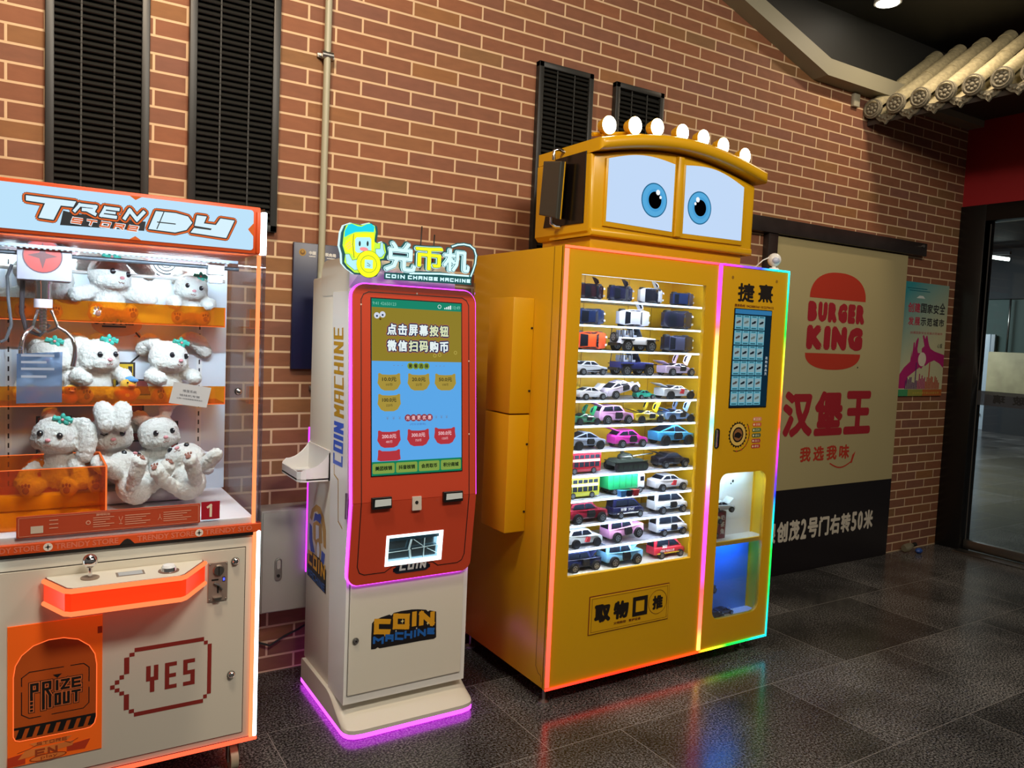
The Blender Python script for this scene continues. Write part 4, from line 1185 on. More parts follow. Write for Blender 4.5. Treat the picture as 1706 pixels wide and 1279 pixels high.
# lamps inside the cabinet
l = area_light('claw_cabinet_led_light', (.28, -.765, 1.824), (.28, -.40, 1.1), .72, 8.3, (.68, .88, 1.0), .008)
l = area_light('claw_cabinet_led_light_back', (.28, -.285, 1.822), (.28, -.38, 1.2), .72, 4.4, (.66, .90, 1.0), .008)

# ---------------------------------------------------------------- plush rabbits and ducks
def fur(name, col):
    m = bpy.data.materials.new(name); m.use_nodes = True
    bs = m.node_tree.nodes['Principled BSDF']
    bs.inputs['Base Color'].default_value = lin(col); bs.inputs['Roughness'].default_value = 1.0
    bs.inputs['Specular IOR Level'].default_value = 0.1
    bs.inputs['Sheen Weight'].default_value = 0.6; bs.inputs['Sheen Roughness'].default_value = 0.5
    nt = m.node_tree; tc = nt.nodes.new('ShaderNodeTexCoord'); n = nt.nodes.new('ShaderNodeTexNoise'); bp = nt.nodes.new('ShaderNodeBump')
    n.inputs['Scale'].default_value = 210; n.inputs['Detail'].default_value = 5; n.inputs['Roughness'].default_value = 0.7
    bp.inputs['Strength'].default_value = 0.75; bp.inputs['Distance'].default_value = 0.006
    nt.links.new(tc.outputs['Object'], n.inputs['Vector']); nt.links.new(n.outputs['Fac'], bp.inputs['Height']); nt.links.new(bp.outputs['Normal'], bs.inputs['Normal'])
    return m
FUR = fur('cream_white_fur', '#e4e2dc'); EYE_ = mat('plush_eye', '#12141c', 0.12); PINK = mat('plush_pink', '#e39aa0', 0.6); PAD = mat('paw_pad_brown', '#8a5648', 0.8); TEAL = mat('bow_teal', '#3fb7a6', 0.6)
def blob(parts, voxel, amp, freq, m, name, parent, seed=0):
    """one continuous furry skin over a set of rounded masses"""
    g = M()
    for c, r, rot in parts: g.ball(c, r, m, 18, 12, rot)
    me = bpy.data.meshes.new('tmp'); me.from_pydata([tuple(q) for q in g.v], [], g.f)
    ob = bpy.data.objects.new('tmp', me); COL.objects.link(ob)
    md = ob.modifiers.new('r', 'REMESH'); md.mode = 'VOXEL'; md.voxel_size = voxel
    s = ob.modifiers.new('s', 'SMOOTH'); s.factor = 0.5; s.iterations = 5
    bpy.context.view_layer.update()
    ev = bpy.data.meshes.new_from_object(ob.evaluated_get(bpy.context.evaluated_depsgraph_get()))
    bpy.data.objects.remove(ob); bpy.data.meshes.remove(me)
    nm = [q.normal.copy() for q in ev.vertices]; o = Vector((seed * 3.1, seed * 1.7, 0))
    for q, n in zip(ev.vertices, nm):
        d = noise.noise(q.co * freq + o) + 0.6 * noise.noise(q.co * freq * 2.3 + o)
        q.co += n * (d * amp)
    for p in ev.polygons: p.use_smooth = True
    ev.materials.clear(); ev.materials.append(m); ev.name = name
    r = bpy.data.objects.new(name, ev); COL.objects.link(r); r.parent = parent
    return r
def chain(pts, r0, r1, flat=0.6, n=7):
    out = []
    pts = [Vector(q) for q in pts]; L = len(pts) - 1
    for k in range(n):
        t = k / (n - 1) * L; i = min(int(t), L - 1); q = pts[i].lerp(pts[i + 1], t - i)
        f = k / (n - 1); r = r0 + (r1 - r0) * math.sin(f * PI * .8)
        out.append((q, (r, r * flat, r), None))
    return out
def rabbit(label, loc, rz=0.0, head=(0, 0, 0), ears=((-1, 'down'), (1, 'down')), bow=1, rot=None, seed=0, eyes=True, arms='front', s=1.0, wink=False, neck=0.0, leg=1.0):
    t = thing('plush_rabbit', (0, 0, 0), label, 'plush toy', 'white plush rabbits in the claw machine')
    hz, hy = .150 + neck, -.012
    H = Matrix.Translation((0, hy, hz)) @ Euler(head).to_matrix().to_4x4()
    hp = lambda x, y, z: H @ Vector((x, y, z))
    P_ = [((0, .01, .060), (.056, .050, .062), None), ((0, .005, .095 + neck * .6), (.045, .042, .045 + neck), None),
          (hp(0, 0, 0), (.066, .060, .058), head), (hp(0, -.028, -.016), (.050, .036, .032), head), (hp(-.036, -.012, -.018), (.030, .030, .028), head), (hp(.036, -.012, -.018), (.030, .030, .028), head)]
    for sx in (-1, 1):
        P_ += chain([(sx * .036, -.02, .028), (sx * .048, -.02 - .045 * leg, .022), (sx * .052, -.02 - .075 * leg, .028)], .021, .024, 1.0, 5)
        P_.append(((sx * .053, -.02 - .086 * leg, .030), (.023, .016, .029), None))
        if arms == 'front': P_ += chain([(sx * .048, -.01, .100), (sx * .072, -.045, .088), (sx * .060, -.080, .082)], .020, .025, 1.0, 5)
        elif arms == 'out': P_ += chain([(sx * .045, -.01, .100), (sx * .085, -.03, .085), (sx * .115, -.05, .080)], .020, .025, 1.0, 5)
        else: P_ += chain([(sx * .045, -.01, .100), (sx * .070, -.03, .06), (sx * .080, -.05, .035)], .020, .025, 1.0, 5)
    for sx, kind in ears:
        e = {'down': [(sx * .045, 0, .045), (sx * .075, .005, .040), (sx * .090, .0, .0), (sx * .088, -.005, -.050)],
             'out': [(sx * .035, 0, .05), (sx * .075, 0, .075), (sx * .115, 0, .065), (sx * .140, -.01, .035)],
             'fwd': [(sx * .026, 0, .050), (sx * .028, -.015, .085), (sx * .026, -.050, .075), (sx * .022, -.072, .042)],
             'back': [(sx * .03, .02, .045), (sx * .04, .06, .05), (sx * .045, .08, .02)],
             'up': [(sx * .028, 0, .05), (sx * .035, .005, .09), (sx * .06, 0, .12), (sx * .085, -.01, .11)],
             'lie': [(sx * .02, 0, .055), (sx * .05, -.01, .078), (sx * .085, -.02, .055), (sx * .12, -.03, .03)]}[kind]
        P_ += [(hp(*q), (r[0], r[1], r[2]), None) for q, r, _ in chain(e, .016, .030, .75, 8)]
    blob(P_, .0040, .0036, 190, FUR, 'body', t, seed)
    if eyes:
        for sx in (-1, 1):
            if wink and sx < 0:
                b = M(); b.tube([hp(-.036, -.055, .010), hp(-.026, -.060, .006), hp(-.016, -.060, .010)], .0025, EYE_, 6); b.build('closed_eye', t); continue
            b = M(); b.ball(hp(sx * .027, -.054, .010), (.0088, .007, .0098), EYE_, 14, 10); b.ball(hp(sx * .027 + .003, -.0605, .014), .002, WHITEG, 8, 6); b.build('eye', t)  # the tiny white ball is a painted-in glint
        b = M(); b.ball(hp(0, -.066, -.006), (.008, .005, .0055), PINK, 12, 8); b.build('nose', t)
        b = M(); b.tube([hp(-.010, -.0645, -.020), hp(-.005, -.0665, -.0235), hp(0, -.067, -.020), hp(.005, -.0665, -.0235), hp(.010, -.0645, -.020)], .0012, PAD, 5); b.build('mouth', t)
    for sx in (-1, 1):
        b = M(); c = Vector((sx * .053, -.0365 - .086 * leg, .025)); b.ball(c, (.009, .003, .010), PAD, 14, 8)
        for k in (-1, 0, 1): b.ball(c + Vector((k * .0085, .001, .0165 - abs(k) * .002)), (.0034, .003, .0055), PAD, 10, 6)
        b.build('paw_pads', t)
    if bow:
        c = hp(bow * .022, -.026, .056); b = M()
        for k in range(5):
            a = 2 * PI * k / 5 + .3; b.ball(c + Vector((math.cos(a) * .013, -.004, math.sin(a) * .010)), (.010, .005, .0075), TEAL, 10, 6, (0, -a, 0))
        b.tube([c + Vector((-.026, -.002, .006)), c + Vector((-.010, -.004, 0))], .005, TEAL, 6, [.009, .004]); b.tube([c + Vector((.026, -.002, -.004)), c + Vector((.010, -.004, 0))], .005, TEAL, 6, [.009, .004])
        b.build('flower_bow', t); b = M(); b.ball(c + Vector((0, -.009, 0)), .0045, PINK, 8, 6); b.build('bow_centre', t)
    t.scale = (s, s, s)
    t.rotation_euler = rot or (0, 0, rz)
    t.location = loc
    return t
def seat(px, py, Y, z, s=1.0):
    p = at(px, py, 'y', Y); return (p.x, Y, z)
def hs(py_px, px, Y, z):
    """size that puts the head as high above its shelf as the photograph shows"""
    return (at(px, py_px, 'y', Y).z - z) / .150
T0, T1, TF = SHELVES[0][0] + .004, SHELVES[1][0] + .004, .985
rabbit('white plush rabbit on the top claw machine shelf, behind the round red emblem', seat(62, 470, -.322, T0), .1, (0, 0, 0), ((-1, 'back'), (1, 'down')), -1, seed=1, arms='out', s=hs(462, 62, -.335, T0), leg=.35)
rabbit('white plush rabbit on the top shelf with one ear drooping to the right', seat(180, 465, -.322, T0), .28, (.05, .12, .25), ((-1, 'back'), (1, 'lie')), -1, seed=2, arms='out', s=hs(458, 183, -.335, T0), leg=.35)
rabbit('white plush rabbit at the right end of the top shelf, paws raised at its chin', seat(318, 488, -.322, T0), -.1, (.1, .15, .15), ((-1, 'back'), (1, 'back')), 1, seed=3, s=hs(480, 318, -.335, T0), leg=.35)
rabbit('white plush rabbit on the middle shelf, half hidden by the blue sticker', seat(82, 605, -.328, T1), -.1, (0, -.05, 0), ((-1, 'back'), (1, 'down')), 1, seed=4, arms='low', s=hs(596, 82, -.350, T1), leg=.45)
rabbit('white plush rabbit in the middle of the middle shelf, looking right', seat(160, 600, -.328, T1), .28, (0, 0, .25), ((-1, 'back'), (1, 'back')), 1, seed=5, s=hs(594, 160, -.350, T1), leg=.45)
rabbit('white plush rabbit on the middle shelf with one ear stretched out right', seat(278, 600, -.328, T1), .30, (0, .10, .2), ((-1, 'back'), (1, 'out')), 1, seed=6, s=hs(596, 285, -.350, T1), leg=.45)
rabbit('white plush rabbit sitting upright behind the orange prize chute', seat(95, 760, -.405, TF), -.25, (0, .12, -.1), ((-1, 'back'), (1, 'down')), 1, seed=7, arms='low', s=hs(724, 95, -.405, TF) * .86, neck=.024)
rabbit('winking white plush rabbit with both ears folded over its forehead', seat(183, 750, -.375, TF), .05, (.08, 0, 0), ((-1, 'fwd'), (1, 'fwd')), 0, seed=8, arms='low', s=hs(720, 183, -.375, TF) * .86, neck=.024, wink=True)
rabbit('white plush rabbit sitting at the back behind the two fallen rabbits', seat(262, 750, -.370, TF), .12, (0, -.1, .1), ((-1, 'back'), (1, 'up')), 0, seed=9, arms='low', s=hs(720, 262, -.370, TF) * .86, neck=.024)
rabbit('white plush rabbit fallen on its back with feet towards the glass, left of the heap', (.335, -.585, .985), rot=(-1.15, .25, .45), ears=((-1, 'down'), (1, 'out')), bow=0, seed=10, arms='out', s=1.05)
rabbit('white plush rabbit lying on the heap with both feet raised at the right', (.475, -.60, .985), rot=(-1.0, -.35, -.35), ears=((-1, 'down'), (1, 'back')), bow=0, seed=11, arms='out', s=1.1)
YF = fur('yellow_fur', '#f0b52c'); BLUEF = fur('blue_fur', '#4f9be0')
def duck(label, loc, rz, s, hat, seed):
    t = thing('plush_duck', (0, 0, 0), label, 'plush toy', 'small yellow plush ducks on the middle shelf')
    blob([((0, 0, .035), (.042, .038, .036), None), ((0, -.01, .082), (.034, .032, .030), None), ((-.04, 0, .045), (.014, .02, .018), None), ((.04, 0, .045), (.014, .02, .018), None)], .004, .001, 150, YF, 'body', t, seed)
    b = M(); b.ball((0, -.045, .078), (.013, .012, .006), mat('beak_orange', '#e06a1c', 0.5), 12, 8); b.build('beak', t)
    for sx in (-1, 1): b = M(); b.ball((sx * .015, -.040, .090), .004, EYE_, 10, 8); b.build('eye', t)
    if hat: blob([((0, -.004, .106), (.030, .028, .012), None), ((.012, -.03, .098), (.022, .018, .010), None)], .004, .001, 150, BLUEF, 'blue_cap', t, seed)
    t.scale = (s, s, s); t.rotation_euler = (0, 0, rz); t.location = loc
duck('small yellow plush duck behind the blue sticker on the middle shelf', seat(52, 650, -.400, T1), 0, .62, False, 20)
duck('small yellow plush duck between two rabbits, right of the blue sticker', seat(117, 655, -.402, T1), .2, .6, False, 21)
duck('yellow plush duck wearing a blue cap on the middle shelf', seat(212, 650, -.395, T1), .3, .85, True, 22)

# ================================================================ coin change machine
def on(fr, px, py, c=0.0):
    """where the line of sight through a photo pixel meets a plane, in the plane's own coordinates"""
    d = FW + RT * ((px - 853) / FOC) + DN * ((py - 639.5) / FOC)
    o = fr.o + fr.n * c
    p = EYE + d * ((o - EYE).dot(fr.n) / d.dot(fr.n))
    return ((p - fr.o).dot(fr.u), (p - fr.o).dot(fr.v))


coin = thing('coin_change_machine', (1.318, -0.44, 0), 'white coin change machine with red touch-screen panel and lit cartoon sign', 'coin machine')
MAGLED = glow('magenta_led', bright('#e080ff', 4.5)[:3], 4.5)
RPANEL = mat('red_orange_panel', '#c0442a', 0.28)
BX0, BX1 = 1.045, 1.572
# foot
b = M(); vs = []; fs = []
xs = [1.030, 1.034, 1.045, 1.065, 1.10, 1.535, 1.57, 1.590, 1.601, 1.605]
lim = [-.705, -.728, -.748, -.760, -.765, -.765, -.757, -.742, -.715, -.680]
prof = [(-.18, .028), (-.18, .112), (-.19, .120), (-.56, .120), (-.60, .113), (-.64, .098), (-.68, .078), (-.72, .060), (-.75, .050), (-.765, .044), (-.765, .028)]
for x, l_ in zip(xs, lim):
    for y, z in prof: vs.append((x, -.18 + (y + .18) * (l_ + .18) / (-.585), z))
n = len(prof)
for i in range(len(xs) - 1):
    for j in range(n):
        k = (j + 1) % n; fs.append((i * n + j, i * n + k, (i + 1) * n + k, (i + 1) * n + j))
fs += [tuple(range(n)), tuple(range((len(xs) - 1) * n, len(xs) * n))[::-1]]
b.add(vs, fs, WHITEP, True); b.build('foot', coin, 35)
plan = list(zip(xs, lim)) + [(1.605, -.18), (1.030, -.18)]
b = M(); b.prism([(x, y) for x, y in plan], fz, .010, .0275, MAGLED); b.build('foot_led', coin)
b = M(); b.prism([(1.06, -.72), (1.58, -.72), (1.58, -.2), (1.06, -.2)], fz, .0, .012, RUBBER); b.build('foot_base', coin)
# body
b = M(); b.box(BX0, BX1, -.49, -.165, .115, 1.800, WHITEP, .008); b.build('rear_body', coin)
b = M(); b.box(1.0445, 1.0500, -.1645, -.152, .50, 1.15, glow('rear_led', bright('#c850ff', 3.0)[:3], 3.0), .002); b.build('rear_led', coin)
b = M()
b.prism([(.445, 1.735), (.455, 1.20), (.49, .60), (.512, .12), (.690, .12), (.690, .62), (.625, 1.735)], side(1.041), -(BX1 + .004 - 1.041), 0, WHITEG)
fb = b.build('front_body', coin)
b = M(); b.prism(rrect(.285, 1.722, .622, 1.868, (.03, .02, .05, .068), 8), side(1.043), -(1.50 - 1.043), 0, WHITEP, True); b.build('top_cover', coin)
fr = front(-.690)
b = M(); b.prism([(1.054, .156), (1.556, .156), (1.556, .612), (1.054, .612)], fr, 0, .002, mat('door_seam', '#6d665c', 0.7))
b.prism([(1.0565, .1585), (1.5535, .1585), (1.5535, .61), (1.0565, .61)], fr, 0, .009, WHITEP, bev=.0015); cd = b.build('lower_door', coin)
FD = front(-.699)
ar = Art(FD)
D = lambda cx, cy: on(FD, 610 + cx / 13.123, 1000 + cy / 13.123)
COINY = mat('logo_gold', '#d69a1e', 0.45); COINB = mat('logo_blue', '#1d5fae', 0.45); LOGOK = mat('logo_black', '#130e12', 0.45)
ar.pg([D(*q) for q in [(105, 1070), (110, 800), (125, 500), (180, 435), (330, 365), (510, 305), (550, 330), (600, 270), (760, 230), (930, 205), (1000, 195), (1130, 190), (1310, 200), (1350, 240), (1390, 215), (1530, 240), (1530, 800), (1480, 835), (1190, 880), (900, 935), (480, 1010), (290, 1045), (250, 1020), (200, 1060)]], LOGOK)
def fill(letter_boxes, s_, t, m, l):
    for ch, (x0, y0, x1, y1) in zip(s_, letter_boxes):
        a, c = D(x0, y1), D(x1, y0); a2, c2 = D(x0, y0), D(x1, y1)
        u0, u1 = a[0], c[0]; vb0, vt0 = a[1], a2[1]; vb1, vt1 = c2[1], c[1]
        warp = lambda u, v: (u, vb0 + (vb1 - vb0) * (u - u0) / (u1 - u0) + (v) * (vt0 - vb0 + (vt1 - vt0 - vb1 + vb0) * (u - u0) / (u1 - u0)))
        h = vt0 - vb0
        for pl in GL[ch]:
            pts = []
            for p_, q_ in pl:
                u = u0 + t / 2 + p_ * (u1 - u0 - t) if ch != 'I' else (u0 + u1) / 2
                v = vb0 + t / 2 + q_ * (h - t) + (vb1 - vb0) * (u - u0) / (u1 - u0)
                pts.append((u, v))
            ar.line(pts, t, m, l)
fill([(165, 400, 535, 735), (580, 285, 950, 625), (985, 240, 1115, 560), (1150, 235, 1500, 545)], 'COIN', .0205, COINY, 1)
fill([(145, 790, 385, 945), (415, 740, 600, 895), (625, 690, 815, 860), (830, 660, 1010, 830), (1035, 640, 1095, 800), (1115, 620, 1305, 775), (1330, 595, 1495, 735)], 'MACHINE', .0095, COINB, 1)
def spark(u, v, r, m, l): ar.pg([(u + (r if k % 2 == 0 else r * .38) * math.cos(PI / 4 * k), v + (r * 1.3 if k % 2 == 0 else r * .38) * math.sin(PI / 4 * k)) for k in range(8)], m, l)
spark(*D(790, 450), .0085, mat('logo_spark', '#e8d890', 0.45), 2); spark(*D(1345, 495), .0065, mat('logo_spark', '#e8d890', 0.45), 2); spark(*D(405, 720), .011, COINY, 2); spark(*D(650, 665), .004, WPRINT, 2); spark(*D(1100, 605), .004, WPRINT, 2)
ar.build('door_logo', cd)
u, v = on(FD, 592, 1067); b = M(); b.cyl(FD.p(u, v), FD.p(u, v, .006), .0125, STEEL, seg=20); b.cyl(FD.p(u, v, .006), FD.p(u, v, .010), .0085, CHROME, seg=18); b.cyl(FD.p(u, v, .010), FD.p(u, v, .0105), .004, BLACK, seg=12); b.build('door_lock', cd)

# red front panel: upper part leans back, lower part folds under
XC = 1.303; HW = .2665
FU = Fr((XC, -.748, .93), (1, 0, 0), (0, .072, .835)); UL = .838
FL = Fr((XC, -.748, .93), (1, 0, 0), (0, -.030, .327)); LL = -.3285
b = M(); b.prism(rrect(-HW, 0, HW, UL, (0, 0, .052, .052), 8), FU, -.030, 0, RPANEL, bev=.003)
up = b.build('upper_panel', coin)
w0 = on(FL, 644, 893); w1 = on(FL, 739, 882); w2 = on(FL, 734, 932); w3 = on(FL, 641, 943)
wu0, wu1 = (w0[0] + w3[0]) / 2, (w1[0] + w2[0]) / 2; wv1, wv0 = (w0[1] + w1[1]) / 2, (w2[1] + w3[1]) / 2
b = M(); b.prism(rrect(-HW, LL, HW, 0, (.042, .042, 0, 0), 8), FL, -.030, 0, RPANEL, holes=[[(wu0, wv0), (wu0, wv1), (wu1, wv1), (wu1, wv0)]])
lp = b.build('lower_panel', coin)
e = .0055
b = M(); b.prism(rrect(-HW - e, -.004, HW + e, UL + e, (0, 0, .058, .058), 8), FU, -.026, -.010, MAGLED); b.prism(rrect(-HW - e, LL - e, HW + e, .004, (.048, .048, 0, 0), 8), FL, -.026, -.010, MAGLED, holes=[[(wu0, wv0), (wu0, wv1), (wu1, wv1), (wu1, wv0)]]); b.build('panel_led', coin)
ar = Art(FU); g = .0335
ar.line([(-HW + g, 0)] + [q for q in rrect(-HW + g, 0, HW - g, UL - .030, (0, 0, .030, .030), 6)[::-1] if q[1] > .01][::1] + [(HW - g, 0)] if False else [(-HW + g, 0), (-HW + g, UL - .06), (-HW + g + .010, UL - .040), (-HW + g + .030, UL - .030), (HW - g - .030, UL - .030), (HW - g - .010, UL - .040), (HW - g, UL - .06), (HW - g, 0)], .0035, BLACK, 0)
for q in ((0, UL - .024), (-HW + g, UL - .08), (HW - g, .55), (HW - g, .25)): ar.disc(q[0], q[1], .0035, mat('silver_dot', '#c9b9a9', 0.3), 1, n=10)
ar.build('panel_line', up)
ar = Art(FL)
cl0 = on(FL, 655, 946); cl1 = on(FL, 716, 945)
ar.line([(-HW + g, 0), (-HW + g, LL + .075), (-HW + g + .010, LL + .050), (-HW + g + .03, LL + .040), (cl0[0] - .035, LL + .040), (cl0[0] - .005, LL + .060), (cl0[0] + .02, LL + .060)], .0035, BLACK, 0)
ar.line([(HW - g, 0), (HW - g, LL + .075), (HW - g - .010, LL + .050), (HW - g - .03, LL + .040), (cl1[0] + .035, LL + .040), (cl1[0] + .010, LL + .058), (cl1[0] - .02, LL + .058)], .0035, BLACK, 0)
ar.rect(cl0[0], cl0[1] - .026, cl1[0], cl1[1] + .026, mat('coin_label_navy', '#1a2030', 0.4), 1, .024)
ar.strokes('COIN', cl0[0] + .026, cl0[1] - .015, cl1[0] - .02, cl0[1] + .016, .0085, mat('coin_label_silver', '#c9c9cd', 0.3), 2, .3, .1)
ar.build('panel_print', lp)
# lit coin tray
TRAYW = glow('tray_white_led', '#dffaff', 2.8)
b = M(); f_ = .011
for (a0, c0, a1, c1) in ((wu0, wv1 - f_, wu1, wv1), (wu0, wv0, wu1, wv0 + f_), (wu0, wv0, wu0 + f_, wv1), (wu1 - f_, wv0, wu1, wv1)): b.prism([(a0, c0), (a1, c0), (a1, c1), (a0, c1)], FL, -.028, .002, TRAYW)
b.build('tray_led_frame', lp)
TRAYM = mat('tray_mirror_steel', '#7f98a6', 0.18, 0.9)
b = M(); b.prism([(wu0 + f_, wv0 + f_), (wu1 - f_, wv0 + f_), (wu1 - f_, wv1 - f_), (wu0 + f_, wv1 - f_)], FL, -.030, -.027, TRAYM)
ww, wh = wu1 - wu0 - 2 * f_, wv1 - wv0 - 2 * f_; A_ = lambda s, t: (wu0 + f_ + s * ww, wv0 + f_ + t * wh)
b.prism([A_(0, .0), A_(.48, .0), A_(.48, .36), A_(0, .36)], FL, -.027, -.018, TRAYM); b.prism([A_(.48, 0), A_(1, 0), A_(1, .45), A_(.48, .40)], FL, -.027, -.016, TRAYM)
b.prism([A_(0, .82), A_(1, .82), A_(1, 1), A_(0, 1)], FL, -.027, -.012, mat('tray_dark', '#243a46', 0.4))
b.build('coin_tray', lp)
b = M()
for s0, t0, s1, t1, w_ in ((.47, 0, .44, .40, .008), (.42, .40, .46, .82, .009), (.72, .45, .72, 1, .004), (.72, 0, .72, .45, .004), (.50, .80, .74, .42, .003), (.78, .38, 1, .12, .003), (0, .37, .44, .39, .003), (.48, .42, 1, .47, .003)):
    p, q = A_(s0, t0), A_(s1, t1); b.tube([FL.p(*p, -.014), FL.p(*q, -.014)], w_ / 2, mat('acrylic_rib', '#cfeaf2', 0.15), 6)
b.build('tray_divider', lp)
# card readers and scanner
def plate(fr, px0, py0, px1, py1):
    a = on(fr, px0, py0); c = on(fr, px1, py1); return min(a[0], c[0]), min(a[1], c[1]), max(a[0], c[0]), max(a[1], c[1])
for k, (xa, ya, xb, yb_) in enumerate(((618, 829, 651, 844), (737, 819, 769, 832))):
    u0, v0, u1, v1 = plate(FU, xa, ya, xb, yb_); v0 -= .004
    b = M(); b.prism(rrect(u0, v0, u1, v1, .003), FU, 0, .014, SATINBLACK, bev=.002)
    b.prism([(u0 + .010, v0 + .010), (u1 - .004, v0 + .012), (u1 - .004, v1 - .008), (u0 + .012, v1 - .008)], FU, .014, .0145, glow('reader_slot_light', '#b9dbe0' if k == 0 else '#b9b3ac', .75 if k == 0 else .6)) if False else None
    rdr = b.build('card_reader', up)
    b = M(); b.prism([(u0 + .010, v0 + .010), (u1 - .004, v0 + .012), (u1 - .004, v1 - .008), (u0 + .012, v1 - .008)], FU, .012, .0148, mat('reader_slot_grey', '#c6cfd0', 0.25)); b.build('reader_slot', rdr)
u0, v0, u1, v1 = plate(FU, 686.5, 827, 701.5, 849)
FCAM = FU if v1 > 0 else FL
b = M(); b.prism(rrect(u0, max(v0, -.05), u1, v1, .002), FU, 0, .006, mat('scanner_plate', '#c9beb2', 0.35), bev=.001); sc_ = b.build('code_scanner', up)
b = M(); p = ((u0 * .55 + u1 * .45), (v0 + v1) / 2 + .004); b.cyl(FU.p(*p, .006), FU.p(*p, .0075), .007, BLACK, seg=16); b.build('scanner_lens', sc_)
# touch screen
s0 = on(FU, 620, 495); s1 = on(FU, 769.5, 508); s2 = on(FU, 767, 783); s3 = on(FU, 618, 793)
su0, su1 = (s0[0] + s3[0]) / 2, (s1[0] + s2[0]) / 2; sv0, sv1 = (s2[1] + s3[1]) / 2, (s0[1] + s1[1]) / 2
b = M(); b.prism([(su0 - .004, sv0 - .004), (su1 + .004, sv0 - .004), (su1 + .004, sv1 + .004), (su0 - .004, sv1 + .004)], FU, 0, .0015, SATINBLACK); scr = b.build('touch_screen', up)
ar = Art(FU, .0019, .0003)
G = lambda n_, c, s=1.0: glow('screen_' + n_, c, s)
S = lambda s, t: (su0 + (su1 - su0) * s, sv0 + (sv1 - sv0) * t)
def srect(s0, t0, s1, t1, m, l=0, r=0): a = S(s0, t0); c = S(s1, t1); ar.rect(a[0], a[1], c[0], c[1], m, l, r)
def stext(s_, s0, t0, s1, t1, m, l=0, bold=0): a = S(s0, t0); c = S(s1, t1); ar.text(s_, a[0], a[1], c[0], c[1], m, l, bold)
srect(0, 0, 1, 1, G('blue', '#5ba6e6')); srect(0, .648, 1, .953, G('olive', '#8d7c2c'), 1); srect(0, .952, 1, 1, G('green', '#1c8468'), 1)
stext('9:41 42650123', .01, .965, .26, .983, G('pale_green', '#7fc4b0'), 2); stext('10:49', .90, .963, .985, .985, G('pale_green', '#7fc4b0'), 2)
for k in range(4): srect(.80 + k * .022, .962, .815 + k * .022, .970 + k * .005, G('white', '#e6f2f2'), 2)
a = S(.745, .975); ar.ring(a[0], a[1], .006, .008, G('white', '#e6f2f2'), 2, 14)
for s_, t in ((.055, .905), (.115, .912)):
    a = S(s_, t); ar.disc(a[0], a[1], .012, G('eye', '#cfd6e6'), 2); ar.disc(a[0], a[1] - .002, .004, G('navy', '#1b2750'), 3)
a = S(.09, .885); ar.disc(a[0], a[1], .004, G('brown', '#5a3d18'), 3)
def bubble_title(s_, t0, t1, hi):
    n_ = len(s_); w = .70 / n_
    for k, ch in enumerate(s_):
        x0 = .155 + k * w + .012; x1 = x0 + w - .024
        stext(ch, x0, t0, x1, t1, G('salmon', '#b06a4c'), 2, .0085); stext(ch, x0, t0, x1, t1, G('navy', '#141d3c'), 3, .0062); stext(ch, x0, t0, x1, t1, G('white', '#cfeaf6') if k not in hi else G('cream', '#d8e0b8'), 4, .0017)
bubble_title('点击屏幕按钮', .800, .860, (4, 5)); bubble_title('微信扫码购币', .707, .767, (2, 3))
for s_, t in ((.69, .685), (.745, .69), (.93, .705)):
    a = S(s_, t); ar.ring(a[0], a[1], .005, .0075, G('khaki', '#b3a44e'), 2, 14)
def tag_btn(sc, t, m, txt, sub, ink, cut=None):
    w, h = .125, .050; a = S(sc - w, t - h); c = S(sc + w, t + h); u0, v0, u1, v1 = a[0], a[1], c[0], c[1]; W_ = u1 - u0; H_ = v1 - v0
    pts = [(u0 + .14 * W_, v0 + .10 * H_), (u0 + .3 * W_, v0), (u0 + .7 * W_, v0), (u0 + .86 * W_, v0 + .10 * H_), (u1, v0 + .42 * H_), (u0 + .97 * W_, v0 + .72 * H_), (u0 + .97 * W_, v1 - .03 * H_), (u0 + .91 * W_, v1), (u0 + .80 * W_, v1 - .08 * H_), (u0 + .5 * W_, v1 - .10 * H_), (u0 + .20 * W_, v1 - .08 * H_), (u0 + .09 * W_, v1), (u0 + .03 * W_, v1 - .03 * H_), (u0 + .03 * W_, v0 + .72 * H_), (u0, v0 + .42 * H_)]
    if cut is not None:
        vb = S(0, cut)[1]; pts = [(u, max(v, vb)) for u, v in pts]
    ar.pg(pts, m, 1)
    if txt: stext(txt, sc - .075, t + .003, sc + .075, t + .026, ink, 2, .0005); stext(sub, sc - .035, t - .024, sc + .035, t - .008, ink, 2)
OL = G('gold', '#a58f3c'); RD = G('red', '#b0353c'); IK = G('ink', '#3c3820'); WH = G('rose', '#e6b9bd')
tag_btn(.185, .530, OL, '10.0元', '10币', IK); tag_btn(.508, .530, OL, '20.0元', '22币', IK); tag_btn(.812, .530, OL, '50.0元', '100币', IK); tag_btn(.185, .412, OL, '100.0元', '220币', IK)
tag_btn(.182, .205, RD, '200.0元', '480币', WH); tag_btn(.502, .207, RD, '300.0元', '750币', WH); tag_btn(.805, .212, RD, '500.0元', '1350币', WH); tag_btn(.182, .095, RD, None, None, WH, .080)
for k, ch in enumerate('套餐选择'):
    a = S(.415 + k * .060, .622); ar.disc(a[0], a[1], .0135, G('pill_olive', '#7f9a3c'), 1); stext(ch, .396 + k * .060, .611, .434 + k * .060, .634, IK, 2, .0006)
for k, ch in enumerate('充值更优惠'):
    a = S(.387 + k * .0605, .322); ar.disc(a[0], a[1], .0140, G('pill_red', '#8e3a44'), 1); stext(ch, .369 + k * .0605, .311, .405 + k * .0605, .334, WH, 2, .0005)
stext('(可分次使用)', .41, .277, .585, .291, G('blue_ink', '#4a6bb0'), 1)
